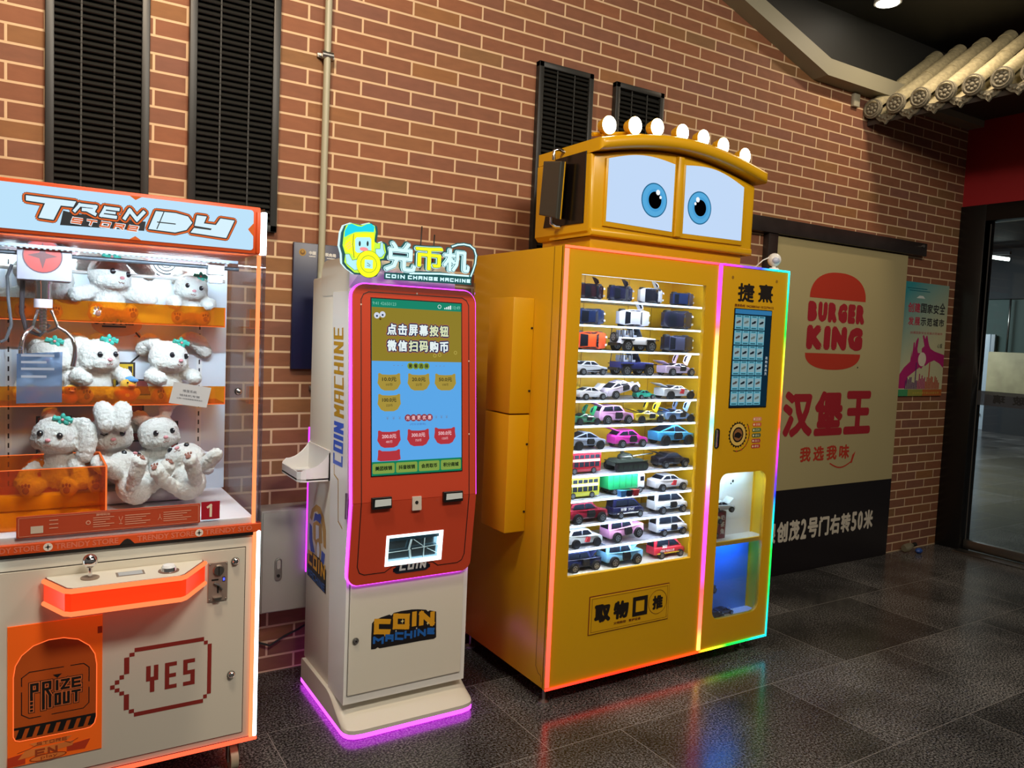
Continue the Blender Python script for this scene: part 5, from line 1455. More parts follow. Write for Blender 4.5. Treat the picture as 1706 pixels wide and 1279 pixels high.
for k in range(3):
    for s_ in (.165 + k * .066, .705 + k * .060): stext('￥' if False else '¥', s_ - .012, .313, s_ + .012, .333, G('grey_ink', '#6d86a8'), 1)
    for s_ in (.23 + k * .045, .70 + k * .045): srect(s_, .622, s_ + .012, .626, G('grey_ink', '#6d86a8'), 1)
srect(0, 0, 1, .078, G('bar_green', '#157a54'), 2)
for k, ch in enumerate(('美团核销', '抖音核销', '会员取币', '积分商城')):
    srect(.006 + k * .25, .010, .240 + k * .25, .068, G('btn_lime', '#7f9a45'), 3, .006); stext(ch, .035 + k * .25, .028, .212 + k * .25, .052, G('btn_ink', '#1c2a18'), 4, .0007)
ar.build('screen_image', scr)
# side lettering and emblem
FS = side(1.041)
ar = Art(FS)
SB = mat('side_blue', '#2457c4', 0.4); SG = mat('side_gold', '#b98a1c', 0.4)
a = on(FS, 555, 771); c = on(FS, 571, 771); t_ = on(FS, 556, 695); t2 = on(FS, 557, 545); c2 = on(FS, 573, 545)
uR = c[0]; 
ar.strokes('COIN', 0, 0, t_[1] - a[1] - .012, c[0] - a[0], .0165, SB, 0, .20, 0, lambda s_, h: (c[0] - h, a[1] + s_))
ar.strokes('MACHINE', 0, 0, t2[1] - t_[1] - .008, c[0] - a[0], .0150, SG, 0, .20, 0, lambda s_, h: (c[0] - h - .036 * (s_ / .36), t_[1] + .008 + s_))
pts = [on(FS, *q) for q in ((557, 775), (557, 790), (563.5, 799), (563.5, 868), (570, 880))]; ar.line(pts, .006, SG, 0)
ar.build('side_lettering', fb)
for (py0, py1) in ((558, 608), (824, 868)):
    a = on(FS, 583.5, py0); c = on(FS, 583.5, py1); b = M(); b.prism([(.664, c[1]), (.684, c[1]), (.684, a[1]), (.664, a[1])], FS, 0, .004, mat('hinge_grey', '#a9a6ad', 0.35, 0.5), bev=.001); b.tube([FS.p(.674, c[1], .005), FS.p(.674, a[1], .005)], .004, STEEL, 8); b.build('panel_hinge', fb)
FS2 = side(BX0); ar = Art(FS2)
E2 = lambda cx, cy: on(FS2, 500 + cx / 7.517, 830 + cy / 7.517)
LB_ = mat('emblem_blue', '#2d4fb0', 0.4); LGd = mat('emblem_gold', '#b58b45', 0.4); LW = mat('emblem_white', '#d0d3df', 0.4)
ar.pg([E2(*q) for q in ((125, 240), (150, 130), (205, 75), (255, 110), (300, 230), (325, 400), (325, 640), (295, 600), (285, 420), (260, 250), (215, 160), (175, 170), (150, 280))], LGd)
ar.pg([E2(*q) for q in ((120, 300), (150, 350), (155, 520), (185, 680), (135, 660), (115, 500))], LB_); ar.pg([E2(*q) for q in ((270, 650), (315, 700), (300, 830), (262, 790))], LB_)
ar.pg([E2(*q) for q in ((170, 290), (190, 180), (225, 200), (255, 190), (270, 240), (255, 320), (200, 270))], LB_, 1)
ar.pg([E2(*q) for q in ((165, 310), (215, 280), (270, 330), (280, 560), (200, 580), (170, 500))], LGd, 1); ar.pg([E2(*q) for q in ((200, 330), (240, 345), (240, 525), (200, 510))], LW, 2)
u, v = E2(230, 650); ar.disc(u, v, .033, LGd, 2, .052); ar.disc(u, v, .020, LW, 3, .036)
ar.pg([E2(*q) for q in ((95, 690), (150, 670), (250, 750), (330, 900), (325, 1200), (95, 950))], LOGOK, 3)
q0 = E2(105, 800); q1 = E2(315, 1020); sh_ = (q1[1] - q0[1]) / (q1[0] - q0[0])
ar.strokes('COIN', q0[0], 0, q1[0], .066, .014, COINY, 4, .25, 0, lambda s_, h: (s_, q0[1] - .0 + (s_ - q0[0]) * sh_ + h * .9))
ar.strokes('MACHINE', q0[0], 0, q1[0], .034, .006, COINB, 4, .25, 0, lambda s_, h: (s_, q0[1] - .052 + (s_ - q0[0]) * sh_ + h * .9))
ar.build('side_emblem', coin)
# cup shelf
b = M(); fzs = Fr((0, 0, .972), (1, 0, 0), (0, 1, 0))
hA = on(Fr((0, 0, 1.0), (1, 0, 0), (0, 1, 0)), 496, 772); hB = on(Fr((0, 0, 1.0), (1, 0, 0), (0, 1, 0)), 507, 781)
b.prism([(1.0435, -.185), (1.0435, -.46), (.945, -.46), (.925, -.452), (.915, -.43), (.915, -.215), (.922, -.195), (.94, -.185)], fzs, 0, .006, WHITEG, holes=[oval(.975, -.275, .042, .05), oval(.975, -.385, .042, .05)])
rim = [(1.0435, -.46), (.945, -.46), (.925, -.452), (.915, -.43), (.915, -.215), (.922, -.195), (.94, -.185), (1.0435, -.185)]
ht = [1.088, 1.020, 1.010, 1.006, 1.006, 1.010, 1.022, 1.098]
vs = []; fs = []
full = []; hts = []
for i in range(len(rim) - 1):
    for k in range(6):
        f = k / 6; full.append((rim[i][0] + (rim[i + 1][0] - rim[i][0]) * f, rim[i][1] + (rim[i + 1][1] - rim[i][1]) * f)); g_ = f
        if i == 0: g_ = 1 - (1 - f) ** 2.2
        if i == len(rim) - 2: g_ = f ** 2.2
        hts.append(ht[i] + (ht[i + 1] - ht[i]) * g_)
full.append(rim[-1]); hts.append(ht[-1])
cxm, cym = .99, -.32
for (x, y), h in zip(full, hts):
    i2 = (x + (.005 if x < 1.04 else 0), y + (.005 if y < cym else -.005)); vs += [(x, y, .966), (x, y, h), (i2[0], i2[1], h), (i2[0], i2[1], .966)]
for i in range(len(full) - 1):
    for k in range(4): fs.append((i * 4 + k, (i + 1) * 4 + k, (i + 1) * 4 + (k + 1) % 4, i * 4 + (k + 1) % 4))
fs += [(0, 1, 2, 3), tuple(range(len(vs) - 4, len(vs)))[::-1]]
b.add(vs, fs, WHITEG)
b.box(1.0365, 1.0442, -.46, -.185, .966, 1.090, WHITEG)
b.build('cup_shelf', coin)
# lit sign on top
SG0 = front(-.690)
sg = lambda cx, cy: on(SG0, 560 + cx / 6.824, 360 + cy / 6.824)
SW = glow('sign_white', '#d3fbff', 1.15); SY = glow('sign_yellow', '#f0ff28', 1.15); SCY = glow('sign_cyan', '#28dcf0', 1.0); STEAL = mat('sign_teal_side', '#175a63', 0.3); SLIME = glow('sign_lime', '#c8ff4a', 1.1); SPALE = glow('sign_pale', '#b4eef5', 1.1); SPINK = glow('sign_pink', '#ff9aa0', 1.0)
out = [(30, 330), (45, 180), (80, 100), (160, 72), (280, 92), (380, 72), (448, 110), (458, 190), (440, 290), (470, 300), (520, 285), (560, 310), (575, 420), (545, 490), (495, 500), (490, 600), (440, 680), (370, 690), (300, 660), (200, 655), (110, 590), (60, 530), (55, 420)]
b = M(); o_ = [sg(*q) for q in out]
if sum(o_[i][0] * o_[(i + 1) % len(o_)][1] - o_[(i + 1) % len(o_)][0] * o_[i][1] for i in range(len(o_))) < 0: o_ = o_[::-1]
b.prism(o_, SG0, -.014, -.004, SW); b.prism([(u * 1 + .004, v - .002) for u, v in o_], SG0, -.004, .006, STEAL)
sign = b.build('sign_emblem', coin)
ar = Art(front(-.696), .0002, .0006)
sg = lambda cx, cy: on(front(-.698), 560 + cx / 6.824, 360 + cy / 6.824)
inner = [(75, 330), (90, 180), (115, 105), (170, 78), (280, 105), (380, 78), (442, 110), (452, 180), (435, 290), (470, 310), (520, 295), (552, 320), (568, 410), (540, 480), (488, 490), (482, 600), (440, 670), (370, 680), (300, 650), (210, 640), (130, 570), (95, 520), (105, 430)]
ar.pg([sg(*q) for q in inner], SLIME)
ar.pg([sg(*q) for q in ((95, 240), (100, 165), (140, 95), (180, 85), (250, 115), (290, 118), (350, 90), (400, 85), (440, 120), (430, 180), (330, 175), (220, 180), (150, 210))], SCY, 1)
ar.pg([sg(*q) for q in ((90, 340), (110, 280), (200, 195), (430, 190), (440, 300), (420, 430), (210, 480), (180, 430), (110, 400))], SY, 1)
ar.pg([sg(*q) for q in ((215, 265), (235, 240), (385, 240), (400, 260), (400, 400), (380, 415), (240, 415), (218, 395))], SPALE, 2)
INKS = mat('sign_ink', '#143038', 0.4)
ar.line([sg(*q) for q in ((200, 205), (190, 320), (205, 470))], .0022, INKS, 2)
for x in (268, 358):
    u, v = sg(x, 312); ar.disc(u, v, .0042, INKS, 3, .010, 14)
u, v = sg(316, 375); ar.disc(u, v, .017, SPINK, 3, .0075)
for (pts) in ([(105, 430), (150, 430), (185, 500), (250, 490), (275, 600), (210, 615), (120, 540)], [(450, 370), (500, 370), (505, 300), (535, 300), (540, 370), (555, 420), (520, 465), (450, 470)]):
    ar.pg([sg(*q) for q in pts], SPALE, 2)
    ar.line([sg(*q) for q in pts], .0014, INKS, 2, closed=True)
u, v = sg(370, 545); ar.disc(u, v, .050, INKS, 2, .052); ar.disc(u, v, .0485, SY, 3, .0505); ar.ring(u, v, .031, .0325, INKS, 4, 30); s_ = .016
ar.pg([(u - s_, v - s_), (u + s_, v - s_), (u + s_, v + s_), (u - s_, v + s_)], SPALE, 4); ar.line([(u - .006, v + .004), (u + .006, v - .004)], .002, INKS, 5); ar.line([(u - .006, v - .006), (u + .004, v - .008)], .002, INKS, 5)
for k in range(3): ar.line([sg(110 + k * 12, 330 + k * 22), sg(165 + k * 6, 285 + k * 25)], .002, SPINK, 2)
ar.build('emblem_face', sign)
# lettering of the sign, each character as a lit plate with a teal edge
F3 = front(-.690); b = M(); ar2 = Art(front(-.690), 0, .0006)
def sign_text(ch, c0, c1, m):
    a = on(F3, 560 + c0[0] / 6.824, 360 + c0[1] / 6.824); c = on(F3, 560 + c1[0] / 6.824, 360 + c1[1] / 6.824)
    u0, u1 = a[0], c[0]; v0, v1 = c[1], a[1]
    ar2.text(ch, u0 - .005, v0 + .003, u1 - .005, v1 + .003, STEAL, 0, .0080); ar2.text(ch, u0, v0, u1, v1, SW, 3, .0066); ar2.text(ch, u0 + .001, v0, u1 + .001, v1, STEAL, 6, .0046); ar2.text(ch, u0 + .001, v0, u1 + .001, v1, m, 9, .0026)
sign_text('兑', (560, 290), (890, 640), SW); sign_text('币', (900, 340), (1195, 620), SY); sign_text('机', (1220, 375), (1500, 640), SW)
def sline(pts, t, m, l): ar2.line([on(F3, 560 + x / 6.824, 360 + y / 6.824) for x, y in pts], t, m, l)
arc = [(1320, 345), (1380, 325), (1450, 320), (1520, 335), (1570, 380), (1590, 450), (1580, 540), (1555, 620), (1530, 680)]
sline(arc, .014, STEAL, 0); sline(arc, .006, SW, 3)
sline([(780, 640), (900, 640), (1180, 650), (1300, 670), (1520, 690)], .012, STEAL, 1); sline([(840, 650), (1180, 655), (1500, 680)], .007, SW, 3)
a = on(F3, 560 + 560 / 6.824, 360 + 650 / 6.824); c = on(F3, 560 + 1520 / 6.824, 360 + 700 / 6.824); bl = on(F3, 560 + 560 / 6.824, 360 + 700 / 6.824); br = on(F3, 560 + 1520 / 6.824, 360 + 760 / 6.824)
sl = (br[1] - bl[1]) / (br[0] - bl[0]); W_ = lambda u, v: (u, v + (u - bl[0]) * sl)
ar2.pg([(bl[0] - .006, bl[1] - .006), (br[0] + .006, br[1] - .008), (br[0] + .006, c[1] + .006), (bl[0] - .006, a[1] + .004)], STEAL, 2)
tot = br[0] - bl[0]
for s_, f0, f1 in (('COIN', 0, .215), ('CHANGE', .25, .60), ('MACHINE', .63, 1)):
    ar2.strokes(s_, bl[0] + tot * f0, bl[1], bl[0] + tot * f1, a[1] - .002, .0046, SW, 5, .30, 0, W_)
p0_, p1_ = on(F3, 615, 462), on(F3, 640, 462)
lt = ar2.build('sign_lettering', coin)
b = M(); b.prism([(1.02, 1.745), (1.56, 1.745), (1.56, 1.80), (1.16, 1.805), (1.07, 1.82)], F3, -.006, -.001, glass('sign_sheet', (.85, .9, .95), .08)); b.build('sign_sheet', coin)
for (px, py, qx, qy) in ((703, 377, 700, 408), (724, 391, 721, 410)):
    f4 = front(-.62); a = on(f4, px, py); b = M(); b.tube([f4.p(*a), f4.p(a[0] - .006, 1.85)], .0028, BLACK, 6); b.build('antenna', coin)

# ================================================================ yellow vending machine
vend = thing('vending_machine', (2.577, -0.48, 0), 'yellow toy car vending machine with a truck cab head and cartoon eyes', 'vending machine')
VX0, VX1, VYF, VYB, VZ0, VZ1 = 1.876, 3.277, -.870, -.10, .077, 1.973
XD = 2.785
YIN = mat('yellow_liner', '#ecbc1c', 0.45)
b = M()
b.box(VX0, VX0 + .02, VYF + .012, VYB, VZ0, VZ1, YEL, .003); b.box(VX1 - .02, VX1, VYF + .012, VYB, VZ0, VZ1, YEL, .003)
b.box(VX0 + .02, VX1 - .02, VYF + .02, VYB, VZ1 - .02, VZ1, YEL); b.box(VX0 + .02, VX1 - .02, VYF + .02, VYB, VZ0, VZ0 + .02, YEL); b.box(VX0 + .02, VX1 - .02, VYB - .01, VYB, VZ0 + .02, VZ1 - .02, YEL)
b.box(XD - .012, XD + .012, VYF + .02, VYB - .01, VZ0 + .02, VZ1 - .02, YIN)
b.build('cabinet', vend)
ar = Art(side(VX0), .0006); SEAM = mat('seam_brown', '#5a3a08', 0.7)
ar.line([(.795, VZ1 - .002), (.795, .16), (.815, .135), (.835, .13), (.842, VZ0 + .03)], .003, SEAM); ar.build('side_seam', vend)
fr = front(VYF)
WIN = rrect(1.968, .560, 2.698, 1.862, .003, 2)
b = M(); b.prism([(VX0, VZ0), (XD, VZ0), (XD, VZ1), (VX0, VZ1)], fr, -.02, 0, YEL, holes=[WIN]); fd = b.build('display_door', vend)
BAY = rrect(2.868, .222, 3.203, .956, .05, 8)
b = M(); b.prism([(XD + .001, VZ0), (VX1, VZ0), (VX1, VZ1), (XD + .001, VZ1)], fr, -.02, 0, YEL, holes=[BAY]); cdoor = b.build('control_door', vend)
b = M(); b.box(1.962, 2.704, VYF + .004, VYF + .007, .554, 1.868, CLEAR); b.build('display_pane', fd)
b = M(); b.box(2.86, 3.21, VYF + .004, VYF + .007, .214, .964, CLEAR); b.build('bay_pane', cdoor)
# colour led strips
SAL = '#ff9070'
LS = 3.2
def strip_(name, x0, x1, z0, z1, ax, stops, st=LS):
    b = M(); b.box(x0, x1, VYF - .006, VYF, z0, z1, led_ramp(name, ax, stops, st), .002); b.build('led_strip', vend)
strip_('led_l', VX0 - .002, VX0 + .019, VZ0 + .012, VZ1 - .012, 'Z', [(0, '#ff6a50'), (.25, '#ff8a68'), (.6, '#ffa488'), (1, '#ffaa80')])
strip_('led_t', VX0 - .002, XD - .011, VZ1 - .009, VZ1 + .001, 'X', [(0, '#ff9a66'), (.75, '#ff8e7a'), (1, '#ff6a9a')])
strip_('led_d', XD - .011, XD + .011, VZ0 + .012, VZ1 - .001, 'Z', [(0, '#ffd090'), (.06, '#ffa880'), (.16, '#ff7a80'), (.24, '#ff6ae4'), (.36, '#ff70ee'), (.42, '#f0b0f4'), (.50, '#c8f4f6'), (.60, '#b8f8d8'), (.68, '#f4f4b8'), (.78, '#ffd0a0'), (.84, '#ff98a8'), (.90, '#ff68dc'), (1, '#f466ff')])
strip_('led_rt', XD + .011, VX1, VZ1 - .008, VZ1 + .001, 'X', [(0, '#ff50f0'), (.3, '#c060ff'), (.55, '#6a6aff'), (.8, '#30d0e0'), (1, '#50f0e8')])
strip_('led_re', VX1 - .0055, VX1 + .001, VZ0 + .008, VZ1 - .008, 'Z', [(0, '#2ad0e8'), (.12, '#20e0a0'), (.24, '#28e060'), (.32, '#20d8d8'), (.39, '#2a60ff'), (.44, '#9a40ff'), (.52, '#e050f0'), (.58, '#ff6a50'), (.66, '#ffa850'), (.75, '#d8e850'), (.83, '#40f060'), (.92, '#30f0c0'), (1, '#40e8f0')])
strip_('led_b', VX0 - .002, XD, VZ0 - .002, VZ0 + .008, 'X', [(0, '#ff6044'), (.5, '#ff4a28'), (1, '#ff6a28')], 4.5)
strip_('led_rb', XD, VX1 + .001, VZ0 - .002, VZ0 + .008, 'X', [(0, '#ffa038'), (.18, '#d0f040'), (.4, '#30e850'), (.7, '#20e0a0'), (1, '#30d0f0')], 4.0)
# display interior
IX0, IX1, IYB = 1.930, 2.752, -.585
b = M(); b.box(IX0 - .02, IX1 + .02, IYB, IYB + .01, .53, 1.90, YIN); b.box(IX0 - .01, IX0, VYF + .021, IYB, .53, 1.90, YIN); b.box(IX1, IX1 + .01, VYF + .021, IYB, .53, 1.90, YIN)
b.box(IX0, IX1, VYF + .021, IYB, .535, .556, WHITEG); b.box(IX0, IX1, VYF + .021, IYB, 1.885, 1.90, YIN)
for x in (2.20, 2.47, 2.62): b.box(x - .001, x + .001, IYB - .0015, IYB, .556, 1.885, mat('liner_joint', '#a87a14', 0.6))
b.build('display_liner', vend)
SHW = mat('shelf_pale', '#cdd3e6', 0.25)
SLED = glow('shelf_led', '#cfeaff', 3.5)
PITCH = .1095
SHW_POWER = 1.15
for k in range(12):
    z = 1.869 - PITCH * k
    if k:
        b = M(); b.box(IX0 + .001, IX1 - .001, -.838, IYB - .002, z - .004, z, SHW)
        for j in range(4): b.box(IX0 + .001, IX1 - .001, -.81 + j * .05, -.806 + j * .05, z, z + .0012, SHW)
        s = b.build('shelf', vend)
    else: s = vend
    b = M(); b.box(2.0 - .02, 2.706, -.845, -.8385, z - .007, z + .001, SLED); b.build('shelf_led', s)
    l = area_light('shelf_led_light', (2.343, -.8415, z - .0082), (2.343, -.735, z - .085), .72, SHW_POWER, (.86, .93, 1.0), .004)
SHELFZ = [1.869 - PITCH * (k + 1) + .0013 for k in range(11)] + [.5565]
# pick-up flap
b = M(); b.prism([(2.094, .281), (2.569, .281), (2.569, .457), (2.094, .457)], fr, 0, .0015, mat('flap_seam', '#6a2c08', 0.6)); b.prism([(2.098, .285), (2.566, .285), (2.566, .452), (2.098, .452)], fr, .0015, .004, YEL, bev=.001); fl = b.build('pickup_flap', vend)
ar = Art(front(VYF - .004)); VK = mat('vend_print_black', '#150c06', 0.5); VB = mat('vend_print_brown', '#6a3208', 0.5)
ar.line([(2.108, .294), (2.556, .294), (2.556, .445), (2.108, .445)], .0015, VB, 0, closed=True)
F_ = front(VYF - .004); A = lambda px, py: on(F_, px, py)
def box_text(ch, pxl, pyt, pxr, pyb, m, bold):
    """left/right columns and the top and bottom row at the glyph's middle"""
    a = A(pxl, (pyt + pyb) / 2); c = A(pxr, (pyt + pyb) / 2); t_ = A((pxl + pxr) / 2, pyt); d = A((pxl + pxr) / 2, pyb)
    ar.text(ch, a[0] + bold, d[1] + bold, c[0] - bold, t_[1] - bold, m, 1, bold)
box_text('取', 990, 1006, 1017, 1036, VK, .0060); box_text('物', 1022, 1000, 1047, 1030, VK, .0052); box_text('推', 1087, 991, 1104, 1014, VK, .0035)
a = A(1054, 1020); c = A(1077, 1020); d = A(1065, 1024); t_ = A(1065, 994)
ar.line([(a[0] + .007, d[1] + .007), (c[0] - .007, d[1] + .007), (c[0] - .007, t_[1] - .007), (a[0] + .007, t_[1] - .007)], .019, VK, 1, closed=True)
u, v = A(1095.5, 1002); ar.ring(u, v, .0555, .0575, VB, 1, 40)
a = A(1022, 1037); c = A(1067, 1030); ar.text('文明购物 · 爱护设备', a[0], (a[1] + c[1]) / 2 - .006, c[0], (a[1] + c[1]) / 2 + .006, VB, 1, .0004)
ar.build('flap_lettering', fl)
# control door: title, screen, emblem, pills, handle
ar = Art(front(VYF))
F_ = front(VYF)
a = A(1230, 487); c = A(1256, 487); ar.text('捷', a[0], A(1243, 502)[1], c[0], A(1243, 473)[1], VK, 0, .0032)
a = A(1264, 490); c = A(1287, 490); ar.text('熹', a[0], A(1275, 503)[1], c[0], A(1275, 475)[1], VK, 0, .0032)
a = A(1224, 508); c = A(1289, 512); ar.text('服务热线 18423880360 18122794152', a[0], a[1] - .007, c[0], a[1] + .007, VB, 0, .0004)
for (px, py) in ((1221, 462), (1294, 469)):
    u, v = A(px, py); ar.disc(u, v, .008, mat('door_spot', '#8f6408', 0.6))
ar.build('door_lettering', cdoor)
u0, u1, v0, v1 = 2.895, 3.164, 1.281, 1.768
b = M(); b.prism([(u0, v0), (u1, v0), (u1, v1), (u0, v1)], fr, 0, .003, mat('screen_bezel', '#0a1016', 0.2)); vs_ = b.build('selection_screen', vend)
ar = Art(front(VYF - .003), .0005, .0003); VG = lambda n_, c_: glow('vscreen_' + n_, c_, 1.0)
ar.rect(u0 + .004, v0 + .006, u1 - .004, v1 - .004, VG('navy', '#0d2433')); ar.rect(u0 + .004, v1 - .026, u1 - .004, v1 - .004, VG('blue', '#2f6f9c'), 1)
gw, gh = .0545, .0745; rc = random.Random(5)
for r_ in range(6):
    for c_ in range(4):
        x = u0 + .006 + c_ * gw; z = v1 - .030 - (r_ + 1) * gh
        ar.rect(x, z + .003, x + gw - .004, z + gh - .003, VG('card', '#5c9daf' if not (r_ == 3 and c_ == 0) else '#4d8583'), 1)
        ar.rect(x + .010, z + gh - .010, x + gw - .014, z + gh - .006, VG('ink', '#1d4450'), 2); ar.rect(x + .008, z + .007, x + gw - .012, z + .012, VG('ink', '#1d4450'), 2)
        ar.rect(x + .004, z + .018, x + gw - .008, z + gh - .015, VG('pic', '#7f9aa0'), 2)
        dk = VG('car' + str(rc.randrange(4)), ['#1c2128', '#2d2a33', '#4a4440', '#5e6a66'][rc.randrange(4)]); cx_, cz_ = x + gw / 2 - .002, z + gh / 2
        ar.pg([(cx_ - .015, cz_ - .008), (cx_ + .010, cz_ - .002), (cx_ + .016, cz_ + .008), (cx_ + .004, cz_ + .010), (cx_ - .006, cz_ + .004), (cx_ - .016, cz_ + .001)], dk, 3)
for k in range(5): ar.text('选购商品页'[k], u1 - .030, v1 - .245 - k * .020, u1 - .014, v1 - .231 - k * .020, VG('white', '#c8d4d8'), 1)
ar.build('screen_image', vs_)
ar = Art(front(VYF)); gu, gv = 2.973, 1.147; n = 22
pts = []
for k in range(2 * n): r_ = .068 if k % 2 == 0 else .058; pts.append((gu + r_ * math.cos(PI * k / n), gv + r_ * math.sin(PI * k / n)))
ar.pg(pts, VK); ar.disc(gu, gv, .055, mat('emblem_cream', '#d9b458', 0.5), 1); ar.ring(gu, gv, .030, .038, VK, 2, 26); ar.disc(gu, gv, .030, mat('emblem_brown', '#8a5a30', 0.5), 2)
ar.pg([(gu - .026, gv - .010), (gu + .010, gv - .018), (gu + .028, gv - .002), (gu + .012, gv + .010), (gu - .004, gv + .014), (gu - .022, gv + .006)], VK, 3); ar.ring(gu, gv, .080, .084, VK, 0, 26, -1.9, .7)
for k in range(6): ar.disc(gu + .082 * math.cos(-1.6 + k * .42), gv + .082 * math.sin(-1.6 + k * .42), .0045, mat('emblem_red', '#c0392f', 0.5), 1, n=10)
for k, (cc, tx) in enumerate((('#d88a70', '正版'), ('#d05a3a', '仿真'), ('#4a7040', '灯光'), ('#3f5a3a', '音效'), ('#a02a3a', '回力'), ('#b02a2a', '模型'))):
    z = 1.222 - k * .0275; ar.rect(3.075, z - .010, 3.140, z + .010, mat('pill_%d' % k, cc, 0.5), 0, .009); ar.text(tx, 3.098, z - .006, 3.130, z + .006, mat('pill_text', '#ead9b0', 0.5), 1); ar.disc(3.086, z, .0055, mat('pill_text', '#ead9b0', 0.5), 1, n=10)
ar.build('emblem_print', cdoor)
b = M(); b.prism(rrect(2.812, 1.086, 2.842, 1.182, .013), fr, 0, .006, SATINBLACK, bev=.002); hb = b.build('door_handle', cdoor)
b = M(); b.prism(rrect(2.8155, 1.092, 2.823, 1.176, .003), fr, .006, .012, CHROME, bev=.002); b.build('handle_grip', hb)
# take-out bay
BW_ = mat('bay_white', '#e6e8ee', 0.4)
b = M(); bx0, bx1, byb = 2.805, 3.256, -.755
b.box(bx0, bx1, byb, byb + .008, .60, .985, BW_); b.box(bx0, bx1, byb, byb + .008, .19, .60, mat('bay_blue_light_tint', '#4f8fe0', 0.35)); b.box(bx0, bx0 + .006, VYF + .021, byb, .19, .985, BW_); b.box(bx1 - .006, bx1, VYF + .021, byb, .19, .985, YIN); b.box(bx1 - .016, bx1 - .006, byb - .004, byb, .19, .985, YIN)  # lower back wall: blue LED light put into its colour
b.box(bx0, bx1, VYF + .021, byb, .196, .204, BW_); b.box(bx0, bx1, VYF + .021, byb, .972, .985, BW_)
b.box(bx0, bx1, VYF + .021, VYF + .033, .586, .606, YIN); b.box(bx0, bx1, VYF + .033, byb, .594, .606, BW_)
b.build('bay_liner', vend)
ar = Art(front(byb)); u, v = on(front(byb), 1221, 801); ar.disc(u, v, .008, BLACK); ar.disc(u - .014, v - .012, .005, BLACK); ar.build('bay_bolt', vend)
b = M(); b.box(2.87, 3.18, -.79, -.78, .966, .972, glow('bay_cyan_led', '#a8f0ff', 6)); b.build('bay_led', vend)
b = M(); b.box(2.87, 3.18, -.79, -.78, .588, .594, glow('bay_blue_led', '#2a8cff', 8)); b.build('bay_led', vend)
area_light('bay_lamp_light_cyan', (3.03, -.825, .964), (3.03, -.78, .60), .28, 1.1, (.62, .90, 1.0), .03)
area_light('bay_lamp_light_blue', (3.03, -.825, .586), (3.03, -.76, .30), .28, 1.3, (.03, .28, 1.0), .02)
# side boxes
for z0, z1 in ((.722, 1.244), (1.250, 1.756)):
    b = M(); b.box(1.768, VX0 - .0005, -.660, -.452, z0, z1, YEL, .004); s = b.build('side_box', vend)
    b = M()
    for z in (z0 + .09 if z0 < 1 else z0 + .10, z1 - .13): b.cyl((1.866, -.6605, z), (1.866, -.664, z), .005, BLACK, seg=10)
    b.build('box_screw', s)
# adjustable feet
for x, y in ((1.905, -.825), (3.165, -.800), (1.905, -.16), (3.165, -.16), (3.09, -.70)):
    b = M(); b.cyl((x, y, .014), (x, y, .077), .0075, STEEL, seg=12); b.cyl((x, y, 0), (x, y, .010), .026, mat('foot_grey', '#8a8680', 0.4, .6), seg=20); b.cyl((x, y, .010), (x, y, .018), .026, STEEL, .012, seg=20); b.build('levelling_foot', vend)
# truck cab head
HYF, HYB = -.84, -.43
b = M(); b.box(2.04, 2.975, HYF + .02, HYB - .02, VZ1, 2.05, YEL, .008); b.build('head_neck', vend)
fh = front(HYF)
outl = [(2.012, 2.05), (2.03, 2.03), (3.01, 2.03), (3.028, 2.05), (3.028, 2.37)] + [(3.028 - (3.028 - 2.012) * k / 16, 2.37 + .075 * math.sin(PI * k / 16)) for k in range(1, 16)] + [(2.012, 2.375)]
b = M(); b.prism(outl, fh, -(HYB - HYF), 0, YEL, True, bev=.018, seg=3); head = b.build('head_shell', vend)
b = M(); b.prism([(2.02, 2.030), (3.02, 2.030), (3.02, 2.062), (2.02, 2.062)], fh, -.3, .010, YEL, True, bev=.012, seg=3); b.build('lower_lip', head)
def arcz(x, base, h): t_ = (x - 2.025) / (3.035 - 2.025); return base + h * math.sin(PI * min(max(t_, 0), 1)) ** .9
xs = [2.015 + (3.045 - 2.015) * k / 24 for k in range(25)]
b = M(); b.prism([(x, arcz(x, 2.378, .072)) for x in xs] + [(x, arcz(x, 2.432, .074)) for x in xs[::-1]], front(-.905), -(HYB + .905), 0, YEL, True, bev=.024, seg=4); b.build('roof_brim', head)
EYEW = glow('eye_window', '#c3daf8', 1.0)
def winpoly(x0, x1, zb0, zb1, zt0, zt1, bulge, r=.012):
    n = 14; top_ = []
    for k in range(n + 1):
        f = k / n; top_.append((x1 + (x0 - x1) * f, zt1 + (zt0 - zt1) * f + bulge * math.sin(PI * f)))
    return [(x0, zb0), (x1, zb1)] + top_
W1 = winpoly(2.096, 2.478, 2.096, 2.090, 2.362, 2.392, .026); W2 = winpoly(2.545, 2.932, 2.090, 2.094, 2.398, 2.350, .030)
